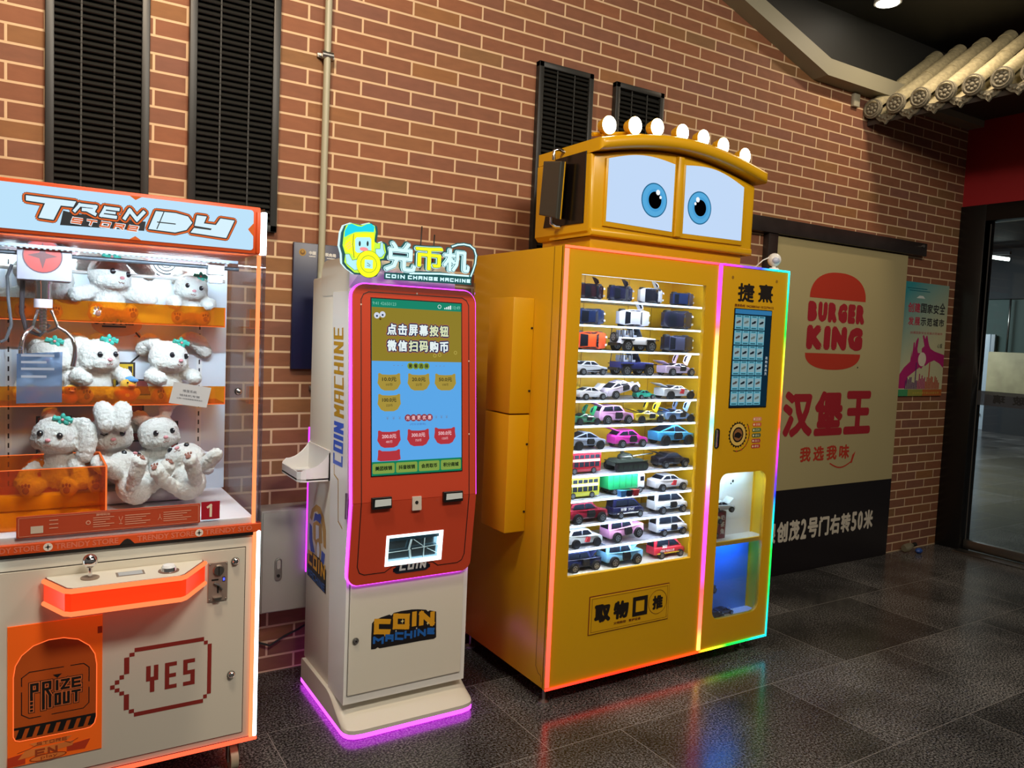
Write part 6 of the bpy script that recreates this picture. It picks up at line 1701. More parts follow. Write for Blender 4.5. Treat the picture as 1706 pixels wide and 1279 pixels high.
for w_, ex, ez in ((W1, 2.363, 2.218), (W2, 2.643, 2.217)):
    c_ = (sum(q[0] for q in w_) / len(w_), sum(q[1] for q in w_) / len(w_))
    fra = [(c_[0] + (u - c_[0]) * 1.06, c_[1] + (v - c_[1]) * 1.08) for u, v in w_]
    b = M(); b.prism(fra, fh, 0, .010, YEL, True, bev=.005); wf = b.build('eye_frame', head)
    ar = Art(front(HYF - .010), .0012, .0005)
    ar.pg(w_, EYEW); ar.disc(ex, ez, .076, glow('iris_rim', '#27688f', 1.0), 1, n=40); ar.disc(ex, ez, .0705, glow('iris_blue', '#57aadd', 1.0), 2, n=40); ar.disc(ex + .004, ez, .050, glow('iris_mid', '#4a9fd6', 1.0), 3, n=40); ar.disc(ex + .003, ez, .038, glow('pupil', '#08080a', .3), 4, n=32)
    dx_ = .018 if ex < 2.5 else -.016
    ar.disc(ex + dx_, ez + .036, .012, glow('eye_shine', '#f4faff', 1.0), 5, n=18); ar.disc(ex + dx_ * 1.9, ez + .016, .007, glow('eye_shine', '#f4faff', 1.0), 5, n=14)
    ar.build('eye_screen', wf)
b = M(); b.prism([(2.492, 2.07), (2.530, 2.07), (2.530, 2.43), (2.492, 2.43)], fh, 0, .020, YEL, True, bev=.008); b.build('centre_pillar', head)
b = M(); b.prism([(.50, 2.088), (.805, 2.084), (.805, 2.388), (.575, 2.388)], side(2.012), 0, .004, mat('tinted_black', '#0d0b0b', 0.2), bev=.002); b.build('side_window', head)
# mirror
mx_ = 1.955
q_ = [at(px, py, 'x', mx_) for px, py in ((905, 268), (934, 268), (926, 364), (897, 358))]
fm = side(mx_)
b = M(); mp = [(-q_[3].y, q_[3].z), (-q_[2].y, q_[2].z), (-q_[1].y, q_[1].z), (-q_[0].y, q_[0].z)]
b.prism(mp, fm, -.022, 0, mat('mirror_grey', '#3a3a34', 0.25), bev=.006); mir = b.build('side_mirror', head)
b = M(); cz_ = (sum(q[0] for q in mp) / 4, sum(q[1] for q in mp) / 4)
b.prism([(cz_[0] + (u - cz_[0]) * 1.0, cz_[1] + (v - cz_[1]) * 1.0) for u, v in mp], fm, -.028, -.020, YEL, bev=.003); b.build('mirror_back', mir)
b = M(); ym = (q_[0].y + q_[1].y) / 2
b.tube([(mx_ + .01, ym, q_[0].z - .004), (mx_ + .012, ym, q_[0].z + .035), (mx_ + .035, ym - .004, q_[0].z + .045), (2.03, ym - .01, q_[0].z + .030)], .008, CHROME, 10); b.tube([(mx_ + .01, ym, q_[3].z + .004), (mx_ + .012, ym, q_[3].z - .045), (mx_ + .03, ym - .004, q_[3].z - .058), (2.03, ym - .01, q_[3].z - .058)], .008, CHROME, 10); b.build('mirror_bracket', mir)
# roof lamps
LG = glow('roof_lamp_glow', '#fff2cf', 14)
b = M(); b.tube([(2.06, -.775, 2.470), (2.25, -.775, 2.505), (2.5, -.775, 2.520), (2.75, -.775, 2.508), (2.98, -.775, 2.468)], .009, YEL, 8); b.build('lamp_bar', head)
for x, z in ((2.100, 2.504), (2.243, 2.526), (2.371, 2.541), (2.524, 2.543), (2.657, 2.541), (2.789, 2.527), (2.940, 2.502)):
    d = Vector((.06, -1, -.05)).normalized(); p = Vector((x, HYF, z))
    b = M(); b.cyl(p - d * .050, p - d * .004, .026, YEL, .039, seg=24); b.tube([p - d * .040, p - d * .040 - Vector((0, 0, .05))], .006, YEL, 8); h_ = b.build('roof_lamp', head)
    b = M(); b.cyl(p - d * .005, p, .0375, LG, seg=28); b.build('lamp_lens', h_)
# little camera on the top right corner
t = thing('dome_camera', (3.19, -.84, VZ1), 'small white round camera on the top right corner of the vending machine', 'camera')
c_ = at(1290, 433, 'y', -.84)
b = M(); b.cyl((c_.x, -.84, VZ1 + .0012), (c_.x, -.84, VZ1 + .012), .030, WHITEG, .022, seg=22); b.cyl((c_.x, -.84, VZ1 + .012), (c_.x, -.84, c_.z - .02), .010, WHITEG, seg=12); b.build('camera_base', t)
b = M(); b.ball(c_, .034, WHITEG, 24, 16); cb_ = b.build('camera_ball', t)
b = M(); b.ball(c_ + Vector((-.010, -.018, -.004)), (.022, .018, .018), mat('camera_face', '#b9bfd2', 0.2), 18, 12); b.build('camera_lens', cb_)
b = M(); b.tube([c_ + Vector((-.03, .01, .01)), c_ + Vector((-.06, .02, -.005)), Vector((c_.x - .09, -.80, VZ1 + .012)), Vector((c_.x - .12, -.76, VZ1 + .004))], .003, WHITEG, 6); b.build('camera_wire', t)

# ================================================================ toy cars in the vending machine
TYRE = mat('toy_tyre', '#131318', 0.6); HUB = mat('toy_hub', '#9aa0aa', 0.3, 0.7); DGL = mat('toy_dark_glass', '#141a26', 0.1)
TRIM = mat('toy_trim', '#1a1b20', 0.5)
GEO = {  # length 1, nose at +x: lower body outline, cabin outline, body width, wheel radius, wheel stations, cabin top width
    'coupe': ([(-.50, .12), (-.49, .22), (-.44, .255), (-.2, .25), (.16, .235), (.42, .19), (.495, .14), (.49, .075), (-.47, .075)], [(-.42, .25), (-.17, .345), (.02, .35), (.20, .235)], .43, .085, (-.30, .30), .70),
    'super': ([(-.50, .13), (-.49, .23), (-.42, .25), (-.2, .235), (.18, .20), (.44, .135), (.5, .10), (.49, .065), (-.47, .065)], [(-.34, .235), (-.10, .305), (.05, .30), (.26, .19)], .46, .088, (-.31, .31), .66),
    'sedan': ([(-.50, .12), (-.495, .23), (-.46, .25), (-.2, .255), (.18, .24), (.45, .20), (.5, .15), (.49, .075), (-.48, .075)], [(-.36, .25), (-.22, .345), (.05, .35), (.21, .24)], .40, .078, (-.31, .31), .74),
    'suv': ([(-.50, .12), (-.495, .26), (-.47, .28), (.15, .275), (.45, .235), (.49, .19), (.495, .10), (.47, .085), (-.48, .085)], [(-.49, .275), (-.43, .405), (-.05, .425), (.06, .415), (.20, .275)], .44, .095, (-.30, .31), .82),
    'box': ([(-.48, .13), (-.48, .29), (.16, .29), (.46, .275), (.49, .26), (.49, .11), (.46, .095), (-.46, .095)], [(-.48, .285), (-.465, .455), (.08, .455), (.17, .285)], .44, .10, (-.29, .31), .88),
    'jeep': ([(-.42, .14), (-.42, .27), (-.05, .26), (.02, .275), (.10, .275), (.46, .255), (.47, .13), (.3, .13), (-.3, .13)], None, .40, .105, (-.27, .33), .9),
    'van': ([(-.49, .11), (-.49, .27), (.24, .27), (.44, .225), (.49, .17), (.49, .09), (-.47, .09)], [(-.49, .265), (-.475, .46), (.05, .475), (.14, .45), (.36, .265)], .38, .078, (-.28, .32), .84),
    'wedge': ([(-.49, .13), (-.50, .26), (-.36, .285), (.22, .26), (.47, .22), (.495, .12), (.45, .095), (-.46, .095)], [(-.49, .26), (-.08, .40), (.02, .40), (.30, .25)], .42, .095, (-.31, .32), .80),
    'hatch': ([(-.49, .12), (-.49, .25), (-.45, .275), (.15, .265), (.43, .215), (.49, .16), (.49, .085), (-.47, .085)], [(-.46, .27), (-.32, .38), (.02, .40), (.21, .26)], .42, .085, (-.30, .31), .76),
}
_mesh = {}
def shared(key, fn):
    """the mesh of one part, shared by all cars that have it"""
    if key not in _mesh: _mesh[key] = fn()
    return _mesh[key]
def part(name, me, parent, loc=None):
    o = bpy.data.objects.new(name, me); COL.objects.link(o); o.parent = parent
    if loc: o.location = loc
    return o
def mesh_of(m, name):
    o = m.build(name); me = o.data; bpy.data.objects.remove(o); return me
def paint(c): return mat('toy_paint_' + c.strip('#'), c, 0.22, 0.0, coat=0.5)
F0 = Fr((0, 0, 0), (1, 0, 0), (0, 0, 1))
def frustum(m, pts, w0, w1, zb, zt, mt):
    vs = []; n = len(pts)
    for s in (-1, 1):
        for x, z in pts:
            f = min(max((z - zb) / (zt - zb), 0), 1); vs.append((x, s * (w0 + (w1 - w0) * f) / 2, z))
    fs = [tuple(range(n)), tuple(range(2 * n - 1, n - 1, -1))] + [(i, n + i, n + (i + 1) % n, (i + 1) % n) for i in range(n)]
    m.add(vs, fs, mt)
def taper(m, L):
    """rounds the plan of a car towards nose and tail"""
    for q in m.v:
        e = max(0.0, abs(q.x) / (.5 * L) - .50) / .50
        q.y *= 1 - .30 * e ** 2.2
def body_mesh(kind, L, c1, c2=None, roof=None):
    low, cab, w, r, st, tw = GEO[kind]
    def fn():
        m = M(); sc = lambda pts: [(x * L, z * L) for x, z in pts]; W = w * L
        m.prism(sc(low), Fr((0, 0, 0), (1, 0, 0), (0, 0, 1)), -W / 2, W / 2, paint(c1), True, bev=.012 * L)
        if c2:
            lo = [(x, z) for x, z in low]; zm = .155
            m.box(-.48 * L, .48 * L, -W / 2 - .0012, W / 2 + .0012, .095 * L, zm * L, paint(c2))
        if cab:
            zb, zt = cab[0][1], max(z for _, z in cab)
            frustum(m, sc(cab), W * .93, W * tw, zb * L, zt * L, paint(roof or c1))
        m.box(.44 * L, .488 * L, -W * .36, -W * .22, .165 * L, .195 * L, mat('toy_lamp', '#d8dce6', 0.15)); m.box(.44 * L, .488 * L, W * .22, W * .36, .165 * L, .195 * L, mat('toy_lamp', '#d8dce6', 0.15))
        for x in st:
            for s in (-1, 1): m.cyl((x * L, s * W * .40, r * L), (x * L, s * (W / 2 + .0006), r * L), r * L * 1.16, TRIM, seg=18)
        taper(m, L); return mesh_of(m, 'toy_body')
    return shared(('body', kind, round(L, 4), c1, c2, roof), fn)
def window_mesh(kind, L):
    low, cab, w, r, st, tw = GEO[kind]
    def fn():
        m = M(); W = w * L; zb, zt = cab[0][1] * L, max(z for _, z in cab) * L
        pts = [(x * L, z * L) for x, z in cab]; c = (sum(p[0] for p in pts) / len(pts), sum(p[1] for p in pts) / len(pts) + .006 * L)
        ins = [(c[0] + (x - c[0]) * .82, c[1] + (z - c[1]) * .70) for x, z in pts]
        yw = lambda z: (W * .93 + (W * tw - W * .93) * min(max((z - zb) / (zt - zb), 0), 1)) / 2
        mid = (ins[0][0] + ins[-1][0]) / 2; g = .012 * L
        for s in (-1, 1):
            # side glass split by a pillar
            for half in (0, 1):
                clip = []
                n = len(ins)
                for i in range(n):
                    a, b_ = ins[i], ins[(i + 1) % n]; lim_ = mid - g if half == 0 else mid + g
                    ina = (a[0] <= lim_) if half == 0 else (a[0] >= lim_); inb = (b_[0] <= lim_) if half == 0 else (b_[0] >= lim_)
                    if ina: clip.append(a)
                    if ina != inb: f = (lim_ - a[0]) / (b_[0] - a[0]); clip.append((lim_, a[1] + (b_[1] - a[1]) * f))
                if len(clip) > 2: m.poly([(x, s * (yw(z) + .0007), z) for x, z in clip][::s], DGL)
        def slope(a, b_):
            d = Vector((b_[0] - a[0], 0, b_[1] - a[1])); nrm = Vector((d.z, 0, -d.x)).normalized() * .0008
            if nrm.z < 0: nrm = -nrm
            q = []
            for f, s in ((.12, -1), (.12, 1), (.86, 1), (.86, -1)):
                x, z = a[0] + d.x * f, a[1] + d.z * f; q.append(Vector((x, s * yw(z) * .86, z)) + nrm)
            m.poly(q, DGL)
        slope(pts[-1], pts[-2]); slope(pts[0], pts[1])
        taper(m, L); return mesh_of(m, 'toy_windows')
    return shared(('win', kind, round(L, 4)), fn)
def wheel_mesh(R, wd, hub='std'):
    def fn():
        m = M(); m.cyl((0, -wd / 2, 0), (0, wd / 2, 0), R, TYRE, seg=22); h = HUB if hub == 'std' else mat('toy_hub_dark', '#3a3c44', 0.3, 0.6)
        for s in (-1, 1):
            m.cyl((0, s * wd / 2, 0), (0, s * (wd / 2 + .0004), 0), R * .68, h, seg=18)
            for k in range(5):
                a = 2 * PI * k / 5 + .3; m.cyl((math.cos(a) * R * .42, s * (wd / 2 + .0002), math.sin(a) * R * .42), (math.cos(a) * R * .42, s * (wd / 2 + .0008), math.sin(a) * R * .42), R * .14, TRIM, seg=8)
        return mesh_of(m, 'toy_wheel')
    return shared(('wheel', round(R, 4), round(wd, 4), hub), fn)
def flap_mesh(kind, w, h, c, th=.0022):
    def fn():
        m = M()
        if kind == 'plate': m.box(0, w, -h / 2, h / 2, 0, th, paint(c), .0007)
        else: m.prism([(0, 0), (w, 0), (w * .92, h * .55), (w * .55, h), (w * .12, h * .92), (0, h * .5)], F0, -th / 2, th / 2, paint(c)); m.prism([(w * .18, h * .56), (w * .80, h * .56), (w * .55, h * .90), (w * .2, h * .86)], F0, -th / 2 - .0003, th / 2 + .0003, DGL)
        return mesh_of(m, 'toy_flap')
    return shared((kind, round(w, 4), round(h, 4), c), fn)

def toy(kind, L, c1, label, loc, c2=None, roof=None, rot=(0, 0, 0), doors='', hub='std', group='toy cars in the vending machine', name='toy_car', cat='toy car'):
    """doors: h hood up, t tailgate up, u side doors raised, s side door swung out, i red seats shown in a doorway"""
    t = thing(name, (0, 0, 0), label, cat, group)
    low, cab, w, r, st, tw = GEO[kind]; W = w * L
    part('body', body_mesh(kind, L, c1, c2, roof), t)
    if cab: part('windows', window_mesh(kind, L), t)
    R = r * L; wd = .085 * L
    for x in st:
        for s in (-1, 1): part('wheel', wheel_mesh(R, wd, hub), t, (x * L, s * (W / 2 - wd / 2 + .0022), R))
    zc = cab[0][1] * L if cab else .27 * L
    if 'h' in doors: o = part('hood', flap_mesh('plate', .26 * L, W * .8, c1), t, (.20 * L, 0, zc + .003)); o.rotation_euler = (0, -.75, 0)
    if 't' in doors: o = part('tailgate', flap_mesh('plate', .22 * L, W * .8, c1), t, (-.40 * L, 0, (max(z for _, z in cab) if cab else .4) * L - .02 * L)); o.rotation_euler = (0, PI + .35, 0)
    if 'u' in doors:
        for s in (-1, 1): o = part('raised_door', flap_mesh('door', .30 * L, .17 * L, c1), t, (.16 * L, s * W * .46, zc + .003)); o.rotation_euler = (s * .15, -1.15, 0)
    if 's' in doors:
        for s in ((1,) if rot[0] else (-1, 1)): o = part('open_door', flap_mesh('door', .24 * L, .22 * L, c1), t, (.16 * L, s * (W * .5 + .001), .12 * L)); o.rotation_euler = (0, 0, PI - s * 1.0)
    if any(q in doors for q in 'sud') and not rot[0]:
        m = M()
        m.prism([(-.06 * L, .12 * L), (.10 * L, .12 * L), (.125 * L, .19 * L), (.09 * L, zc - .001), (-.07 * L, zc - .001)], F0, -W / 2 - .0014, W / 2 + .0014, TRIM)
        part('door_opening', mesh_of(m, 'toy_opening'), t)
    if 'i' in doors:
        m = M(); m.prism([(-.05, .13), (.06, .12), (.07, .24), (-.01, .25)] and [(-.05 * L, .13 * L), (.06 * L, .12 * L), (.085 * L, .235 * L), (0, .245 * L)], F0, -W / 2 - .0024, W / 2 + .0024, paint('#c23c46')); part('red_interior', mesh_of(m, 'toy_seats'), t)
    t.rotation_euler = rot
    t.location = loc
    return t
def jeep(L, c, label, loc, spare=True):
    t = toy('jeep', L, c, label, loc, c2='#23262e')
    W = .40 * L; m = M(); r_ = .010 * L; bk = paint('#20242e')
    for s in (-1, 1):
        y = s * W * .44
        m.tube([(-.40 * L, y, .26 * L), (-.38 * L, y, .44 * L), (.0, y, .44 * L), (.09 * L, y, .28 * L)], r_, bk, 6); m.tube([(-.15 * L, y, .26 * L), (-.15 * L, y, .44 * L)], r_, bk, 6)
    for x in (-.38, -.15, 0): m.tube([(x * L, -W * .44, .44 * L), (x * L, W * .44, .44 * L)], r_, bk, 6)
    m.box(-.36 * L, -.02 * L, -W * .3, W * .3, .445 * L, .465 * L, bk); part('roll_cage', mesh_of(m, 'toy_cage'), t)
    m = M(); m.add([(.10 * L, -W * .42, .27 * L), (.10 * L, W * .42, .27 * L), (.01 * L, W * .42, .43 * L), (.01 * L, -W * .42, .43 * L)], [(0, 1, 2, 3)], DGL); part('windscreen', mesh_of(m, 'toy_screen'), t)
    m = M()
    for x in (-.26, -.06):
        for y in (-.2, .2): m.box((x - .04) * L, (x + .05) * L, y * W - .05 * L, y * W + .05 * L, .27 * L, .31 * L, paint('#7d8494')); m.box((x - .05) * L, (x - .025) * L, y * W - .05 * L, y * W + .05 * L, .29 * L, .40 * L, paint('#7d8494'))
    part('seats', mesh_of(m, 'toy_seats'), t)
    if spare:
        o = part('spare_wheel', wheel_mesh(.095 * L, .06 * L), t, (-.455 * L, 0, .26 * L)); o.rotation_euler = (0, 0, PI / 2)
    m = M()
    for s in (-1, 1): m.box(.20 * L, .49 * L, s * W * .5 - .03 * L, s * W * .5 + .03 * L, .215 * L, .235 * L, paint('#20242e')); m.box(-.42 * L, -.13 * L, s * W * .5 - .03 * L, s * W * .5 + .03 * L, .215 * L, .235 * L, paint('#20242e'))
    part('mudguards', mesh_of(m, 'toy_guards'), t)
    return t
def bus(L, c, label, loc):
    t = thing('toy_bus', (0, 0, 0), label, 'toy bus', 'toy double-decker buses')
    W = .30 * L; H = .56 * L; m = M(); m.prism(rrect(-.5 * L, .05 * L, .5 * L, H, (.02 * L, .02 * L, .10 * L, .04 * L), 5), F0, -W / 2, W / 2, paint(c), True, bev=.008 * L); part('body', mesh_of(m, 'toy_body'), t)
    m = M(); wg = mat('toy_bus_glass', '#2c3442', 0.15)
    for s in (-1, 1):
        for z0, z1 in ((.37, .46), (.17, .285)):
            for k in range(6):
                x0 = -.46 + k * .155; m.box(x0 * L, (x0 + .13) * L, s * W / 2 - .0006, s * W / 2 + .0008, z0 * L, z1 * L, wg)
        m.box(-.47 * L, .46 * L, s * W / 2 - .0006, s * W / 2 + .0006, .295 * L, .355 * L, mat('toy_bus_band', '#d9d6c6', 0.4))
    m.box(.4985 * L, .502 * L, -W * .40, W * .40, .19 * L, .30 * L, wg); m.box(.4985 * L, .502 * L, -W * .40, W * .40, .36 * L, .46 * L, wg); part('windows', mesh_of(m, 'toy_windows'), t)
    for x in (-.29, .28):
        for s in (-1, 1): part('wheel', wheel_mesh(.075 * L, .06 * L), t, (x * L, s * (W / 2 - .03 * L + .002), .075 * L))
    t.location = loc
    return t
def tank(L, label, loc):
    t = thing('toy_tank', (0, 0, 0), label, 'toy tank'); g = paint('#39433f'); g2 = paint('#2c3431'); W = .46 * L
    m = M(); m.prism([(-.46 * L, .12 * L), (-.48 * L, .22 * L), (-.40 * L, .27 * L), (.30 * L, .27 * L), (.48 * L, .19 * L), (.42 * L, .10 * L)], F0, -W * .34, W * .34, g, True, bev=.01 * L); part('hull', mesh_of(m, 'toy_hull'), t)
    for s in (-1, 1):
        m = M(); m.prism(rrect(-.48 * L, .0, .47 * L, .20 * L, .095 * L, 6), F0, s * W * .43 - W * .085, s * W * .43 + W * .085, TYRE, True); tr = part('track', mesh_of(m, 'toy_track'), t)
        m = M()
        for k in range(6): m.cyl(((-.36 + k * .145) * L, s * W * .43 - W * .095, .095 * L), ((-.36 + k * .145) * L, s * W * .43 + W * .095, .095 * L), .062 * L, g, seg=14)
        m.box(-.47 * L, .44 * L, s * W * .43 - W * .09, s * W * .43 + W * .09, .205 * L, .225 * L, g); part('road_wheels', mesh_of(m, 'toy_road_wheels'), t)
    m = M(); m.ball((-.05 * L, 0, .30 * L), (.20 * L, .17 * L, .10 * L), g, 20, 12); m.cyl((-.10 * L, .05 * L, .37 * L), (-.10 * L, .05 * L, .42 * L), .05 * L, g2, seg=14); m.tube([(-.10 * L, .05 * L, .42 * L), (-.02 * L, .05 * L, .45 * L)], .008 * L, TRIM, 6); part('turret', mesh_of(m, 'toy_turret'), t)
    m = M(); m.tube([(.10 * L, 0, .30 * L), (.45 * L, 0, .325 * L), (.80 * L, 0, .345 * L)], .016 * L, g2, 8, [.022 * L, .018 * L, .014 * L]); part('gun_barrel', mesh_of(m, 'toy_barrel'), t)
    t.location = loc
def garbage(L, label, loc):
    t = thing('toy_garbage_truck', (0, 0, 0), label, 'toy truck'); W = .42 * L; g = paint('#2fc07a')
    m = M(); m.prism(rrect(-.50 * L, .13 * L, .28 * L, .58 * L, (.08 * L, .03 * L, .05 * L, .10 * L), 5), F0, -W / 2, W / 2, g, True, bev=.02 * L)
    for x in (-.36, -.2, -.04, .12): m.box((x - .008) * L, (x + .008) * L, -W / 2 - .0012, W / 2 + .0012, .18 * L, .52 * L, paint('#27a468'))
    part('container', mesh_of(m, 'toy_container'), t)
    m = M(); m.prism(rrect(.30 * L, .10 * L, .48 * L, .50 * L, (.02 * L, .03 * L, .07 * L, .02 * L), 4), F0, -W * .46, W * .46, paint('#d4dbe4'), True, bev=.01 * L); m.box(.36 * L, .46 * L, -W * .465, W * .465, .30 * L, .42 * L, DGL); m.box(.477 * L, .483 * L, -W * .40, W * .40, .30 * L, .43 * L, DGL); m.box(.40 * L, .49 * L, -W * .46, W * .46, .07 * L, .14 * L, TRIM); part('cab', mesh_of(m, 'toy_cab'), t)
    m = M(); m.box(-.44 * L, .42 * L, -W * .36, W * .36, .08 * L, .14 * L, TRIM); part('chassis', mesh_of(m, 'toy_chassis'), t)
    for x in (-.30, -.14, .36):
        for s in (-1, 1): part('wheel', wheel_mesh(.075 * L, .07 * L), t, (x * L, s * (W / 2 - .04 * L), .075 * L))
    t.scale = (1, .85, .80)
    t.location = loc

YC = -.782
c1_ = lambda x, y=0: (930 + x / 6.3185, 440 + y / 6.3185)
c3_ = lambda x, y=0: (930 + x / 6.3185, 620 + y / 6.3185)
c4_ = lambda x, y=0: (930 + x / 6.3185, 770 + y / 6.3185)
def span(crop, xl, xr, yy, Y=YC):
    """centre and length of a car whose two ends the photograph shows at columns xl and xr"""
    a = at(*crop(xl, yy), 'y', Y); c = at(*crop(xr, yy), 'y', Y); return (a.x + c.x) / 2, c.x - a.x
def put_car(row, crop, xl, xr, yy, kind, c1, label, side_up=False, dz=0, **kw):
    x, L = span(crop, xl, xr, yy); L = L * .97
    w = GEO[kind][2] * L
    if side_up:
        hgt = max(z for _, z in GEO[kind][1]) * L
        return toy(kind, L, c1, label, (x, YC + hgt * .5, SHELFZ[row] + w / 2 + .003), rot=(PI / 2, 0, 0), **kw)
    return toy(kind, L, c1, label, (x, YC, SHELFZ[row] + .0002 + dz), **kw)
# rows one to three: most stand on edge with the roof towards the glass
put_car(0, c1_, 205, 492, 280, 'super', '#2a1420', 'dark maroon toy car on edge, door raised, left end of the top shelf', True, doors='s')
put_car(0, c1_, 520, 798, 290, 'super', '#1a1d3c', 'dark navy toy car on edge, door raised, second on the top shelf', True, doors='s')
put_car(0, c1_, 842, 1112, 310, 'super', '#c3c8d4', 'white and black toy car on edge, third on the top shelf', True, doors='s', roof='#1b1d2a')
put_car(0, c1_, 1190, 1440, 345, 'hatch', '#1a2c5a', 'dark blue toy car on edge at the right end of the top shelf', True)
put_car(1, c1_, 190, 500, 545, 'coupe', '#16264e', 'glossy dark blue toy car on edge, left end of the second shelf down', True)
put_car(1, c1_, 622, 968, 570, 'sedan', '#d6dcf2', 'white toy car on edge with both doors swung up, second shelf down', True, doors='s')
put_car(1, c1_, 1095, 1425, 600, 'coupe', '#1c1e34', 'navy-black toy car on edge at the right end of the second shelf down', True)
t = put_car(2, c1_, 165, 518, 810, 'coupe', '#e8572c', 'orange toy car with black stripes on edge at the left', True)
m = M(); LL_ = .13
for y in (-.010, .010): m.box(.16 * LL_, .46 * LL_, y - .004, y + .004, .19 * LL_, .262 * LL_, TRIM)
part('bonnet_stripes', mesh_of(m, 'toy_stripes'), t)
x, L = span(c1_, 570, 985, 800); jeep(L, '#dfe3ee', 'white open toy jeep with spare wheel, on the shelf above the navy one', (x, YC, SHELFZ[2] + .0002))
put_car(2, c1_, 1095, 1425, 840, 'sedan', '#181a2c', 'black toy car on edge with a pale roof patch, beside the white jeep', True, roof='#3a3e58')
put_car(3, c1_, 150, 490, 1100, 'sedan', '#cfd6e4', 'silver toy sedan with open boot, left of the navy jeep', doors='t', c2='#2c2f38')
x, L = span(c1_, 565, 965, 1060); jeep(L, '#262c66', 'navy open toy jeep without spare wheel, below the white jeep', (x, YC, SHELFZ[3] + .0002), spare=False)
put_car(3, c1_, 1075, 1400, 1110, 'super', '#d9c4e6', 'pale lilac toy supercar with raised doors, right of the navy jeep', doors='ut')
# row five
put_car(4, c3_, 185, 488, 220, 'coupe', '#e6e9f4', 'white toy coupe with raised bonnet, left end of its shelf', doors='h')
t = put_car(4, c3_, 480, 835, 220, 'coupe', '#e3d9f2', 'pale lilac-white toy coupe propped nose-up beside the turquoise one', doors='d', dz=.004); t.rotation_euler = (0, -.24, 0); t.location.z += .016
put_car(4, c3_, 800, 1000, 230, 'coupe', '#2fb39c', 'small turquoise toy coupe')
put_car(4, c3_, 1050, 1395, 210, 'super', '#e4e8f2', 'white toy supercar with raised door and red seats', doors='ti', hub='dark')
# row six
put_car(5, c3_, 125, 425, 470, 'super', '#2c8a5c', 'green toy supercar with raised doors at the left', doors='u', hub='dark')
put_car(5, c3_, 385, 755, 460, 'suv', '#d9a4dc', 'lilac-pink toy estate car with raised tailgate and open doors', doors='td')
put_car(5, c3_, 758, 1080, 470, 'super', '#e0c62c', 'yellow toy supercar with raised doors', doors='ut', hub='dark')
put_car(5, c3_, 1080, 1395, 455, 'super', '#7d9fd6', 'steel-blue toy supercar with raised doors, beside the yellow one', doors='ut', hub='dark')
# row seven
put_car(6, c3_, 95, 465, 730, 'wedge', '#9aa6c0', 'grey angular toy pickup at the left, above the red bus', doors='d', hub='dark')
put_car(6, c3_, 545, 905, 690, 'hatch', '#d83ab0', 'magenta toy hatchback with raised boot and open door', doors='td')
put_car(6, c3_, 985, 1380, 680, 'wedge', '#3f9fd8', 'bright blue angular toy pickup with lowered tailgate', doors='d', hub='dark')
# row eight
x, L = span(c3_, 60, 410, 960); bus(L, '#c0283a', 'red toy double-decker bus above the yellow one', (x, YC, SHELFZ[7] + .0002))
x, L = span(c3_, 540, 890, 960); tank(L, 'dark green toy tank with a long gun barrel', (x, YC, SHELFZ[7] + .0002))
put_car(7, c3_, 1010, 1345, 930, 'sedan', '#24222c', 'black toy saloon with raised boot, right of the toy tank', doors='td')
# row nine
x, L = span(c4_, 45, 392, 270); bus(L, '#d9dc48', 'yellow toy double-decker bus below the red one', (x, YC, SHELFZ[8] + .0002))
x, L = span(c4_, 495, 890, 220); garbage(L, 'green toy garbage truck with a white cab', (x, YC + .02, SHELFZ[8] + .0002))
put_car(8, c4_, 970, 1325, 220, 'sedan', '#e4e6ee', 'white toy saloon with an open red-trimmed door, right of the garbage truck', doors='i', roof='#b9bfcc')
for xl, c, lab in ((640, '#4a8ad8', 'tiny blue toy wheelie bin in front of the green garbage truck'), (705, '#1c2040', 'tiny navy toy wheelie bin in front of the green garbage truck'), (775, '#c43a4a', 'tiny red toy wheelie bin in front of the green garbage truck')):
    x, L = span(c4_, xl, xl + 60, 300, YC - .062)
    t = thing('toy_bin', (0, 0, 0), lab, 'toy bin', 'toy wheelie bins'); m = M(); m.prism([(-L * .40, 0), (L * .40, 0), (L * .5, .026), (-L * .5, .026)], F0, -L * .4, L * .4, paint(c), True, bev=.001); part('bin_body', mesh_of(m, 'toy_bin_body'), t)
    m = M(); m.box(-L * .54, L * .54, -L * .45, L * .45, .026, .030, paint(c), .001); part('bin_lid', mesh_of(m, 'toy_bin_lid'), t); t.location = (x, YC - .062, SHELFZ[8] + .0002)
# row ten
put_car(9, c4_, 60, 480, 540, 'suv', '#8e2038', 'dark red toy saloon with a raised boot at the left', doors='td', roof='#7a2a3c')
t = put_car(9, c4_, 530, 875, 480, 'van', '#1c2044', 'dark navy toy van with white side lettering'); vk = t
put_car(9, c4_, 965, 1325, 420, 'van', '#dfe6ee', 'white toy ambulance van on the shelf below the white saloon', doors='d')
# row eleven
put_car(10, c4_, 60, 430, 790, 'suv', '#cfdce4', 'white toy off-roader with open red interior at the left', doors='ti', hub='dark')
t = put_car(10, c4_, 480, 860, 740, 'box', '#e0a0d4', 'pink boxy toy off-roader propped up with its doors open', doors='td'); t.rotation_euler = (0, -.10, 0); t.location.z += .010
put_car(10, c4_, 985, 1325, 650, 'van', '#dde4ee', 'white toy police van with a blue stripe, above the red van', doors='d')
# row twelve
put_car(11, c4_, 30, 415, 1070, 'box', '#20284e', 'dark navy boxy toy off-roader with raised bonnet, bottom left', doors='hd')
put_car(11, c4_, 440, 845, 970, 'box', '#7cbce8', 'light blue boxy toy off-roader with raised bonnet, bottom shelf', doors='htd')
put_car(11, c4_, 960, 1295, 900, 'van', '#c42c40', 'red toy fire van on the bottom shelf')
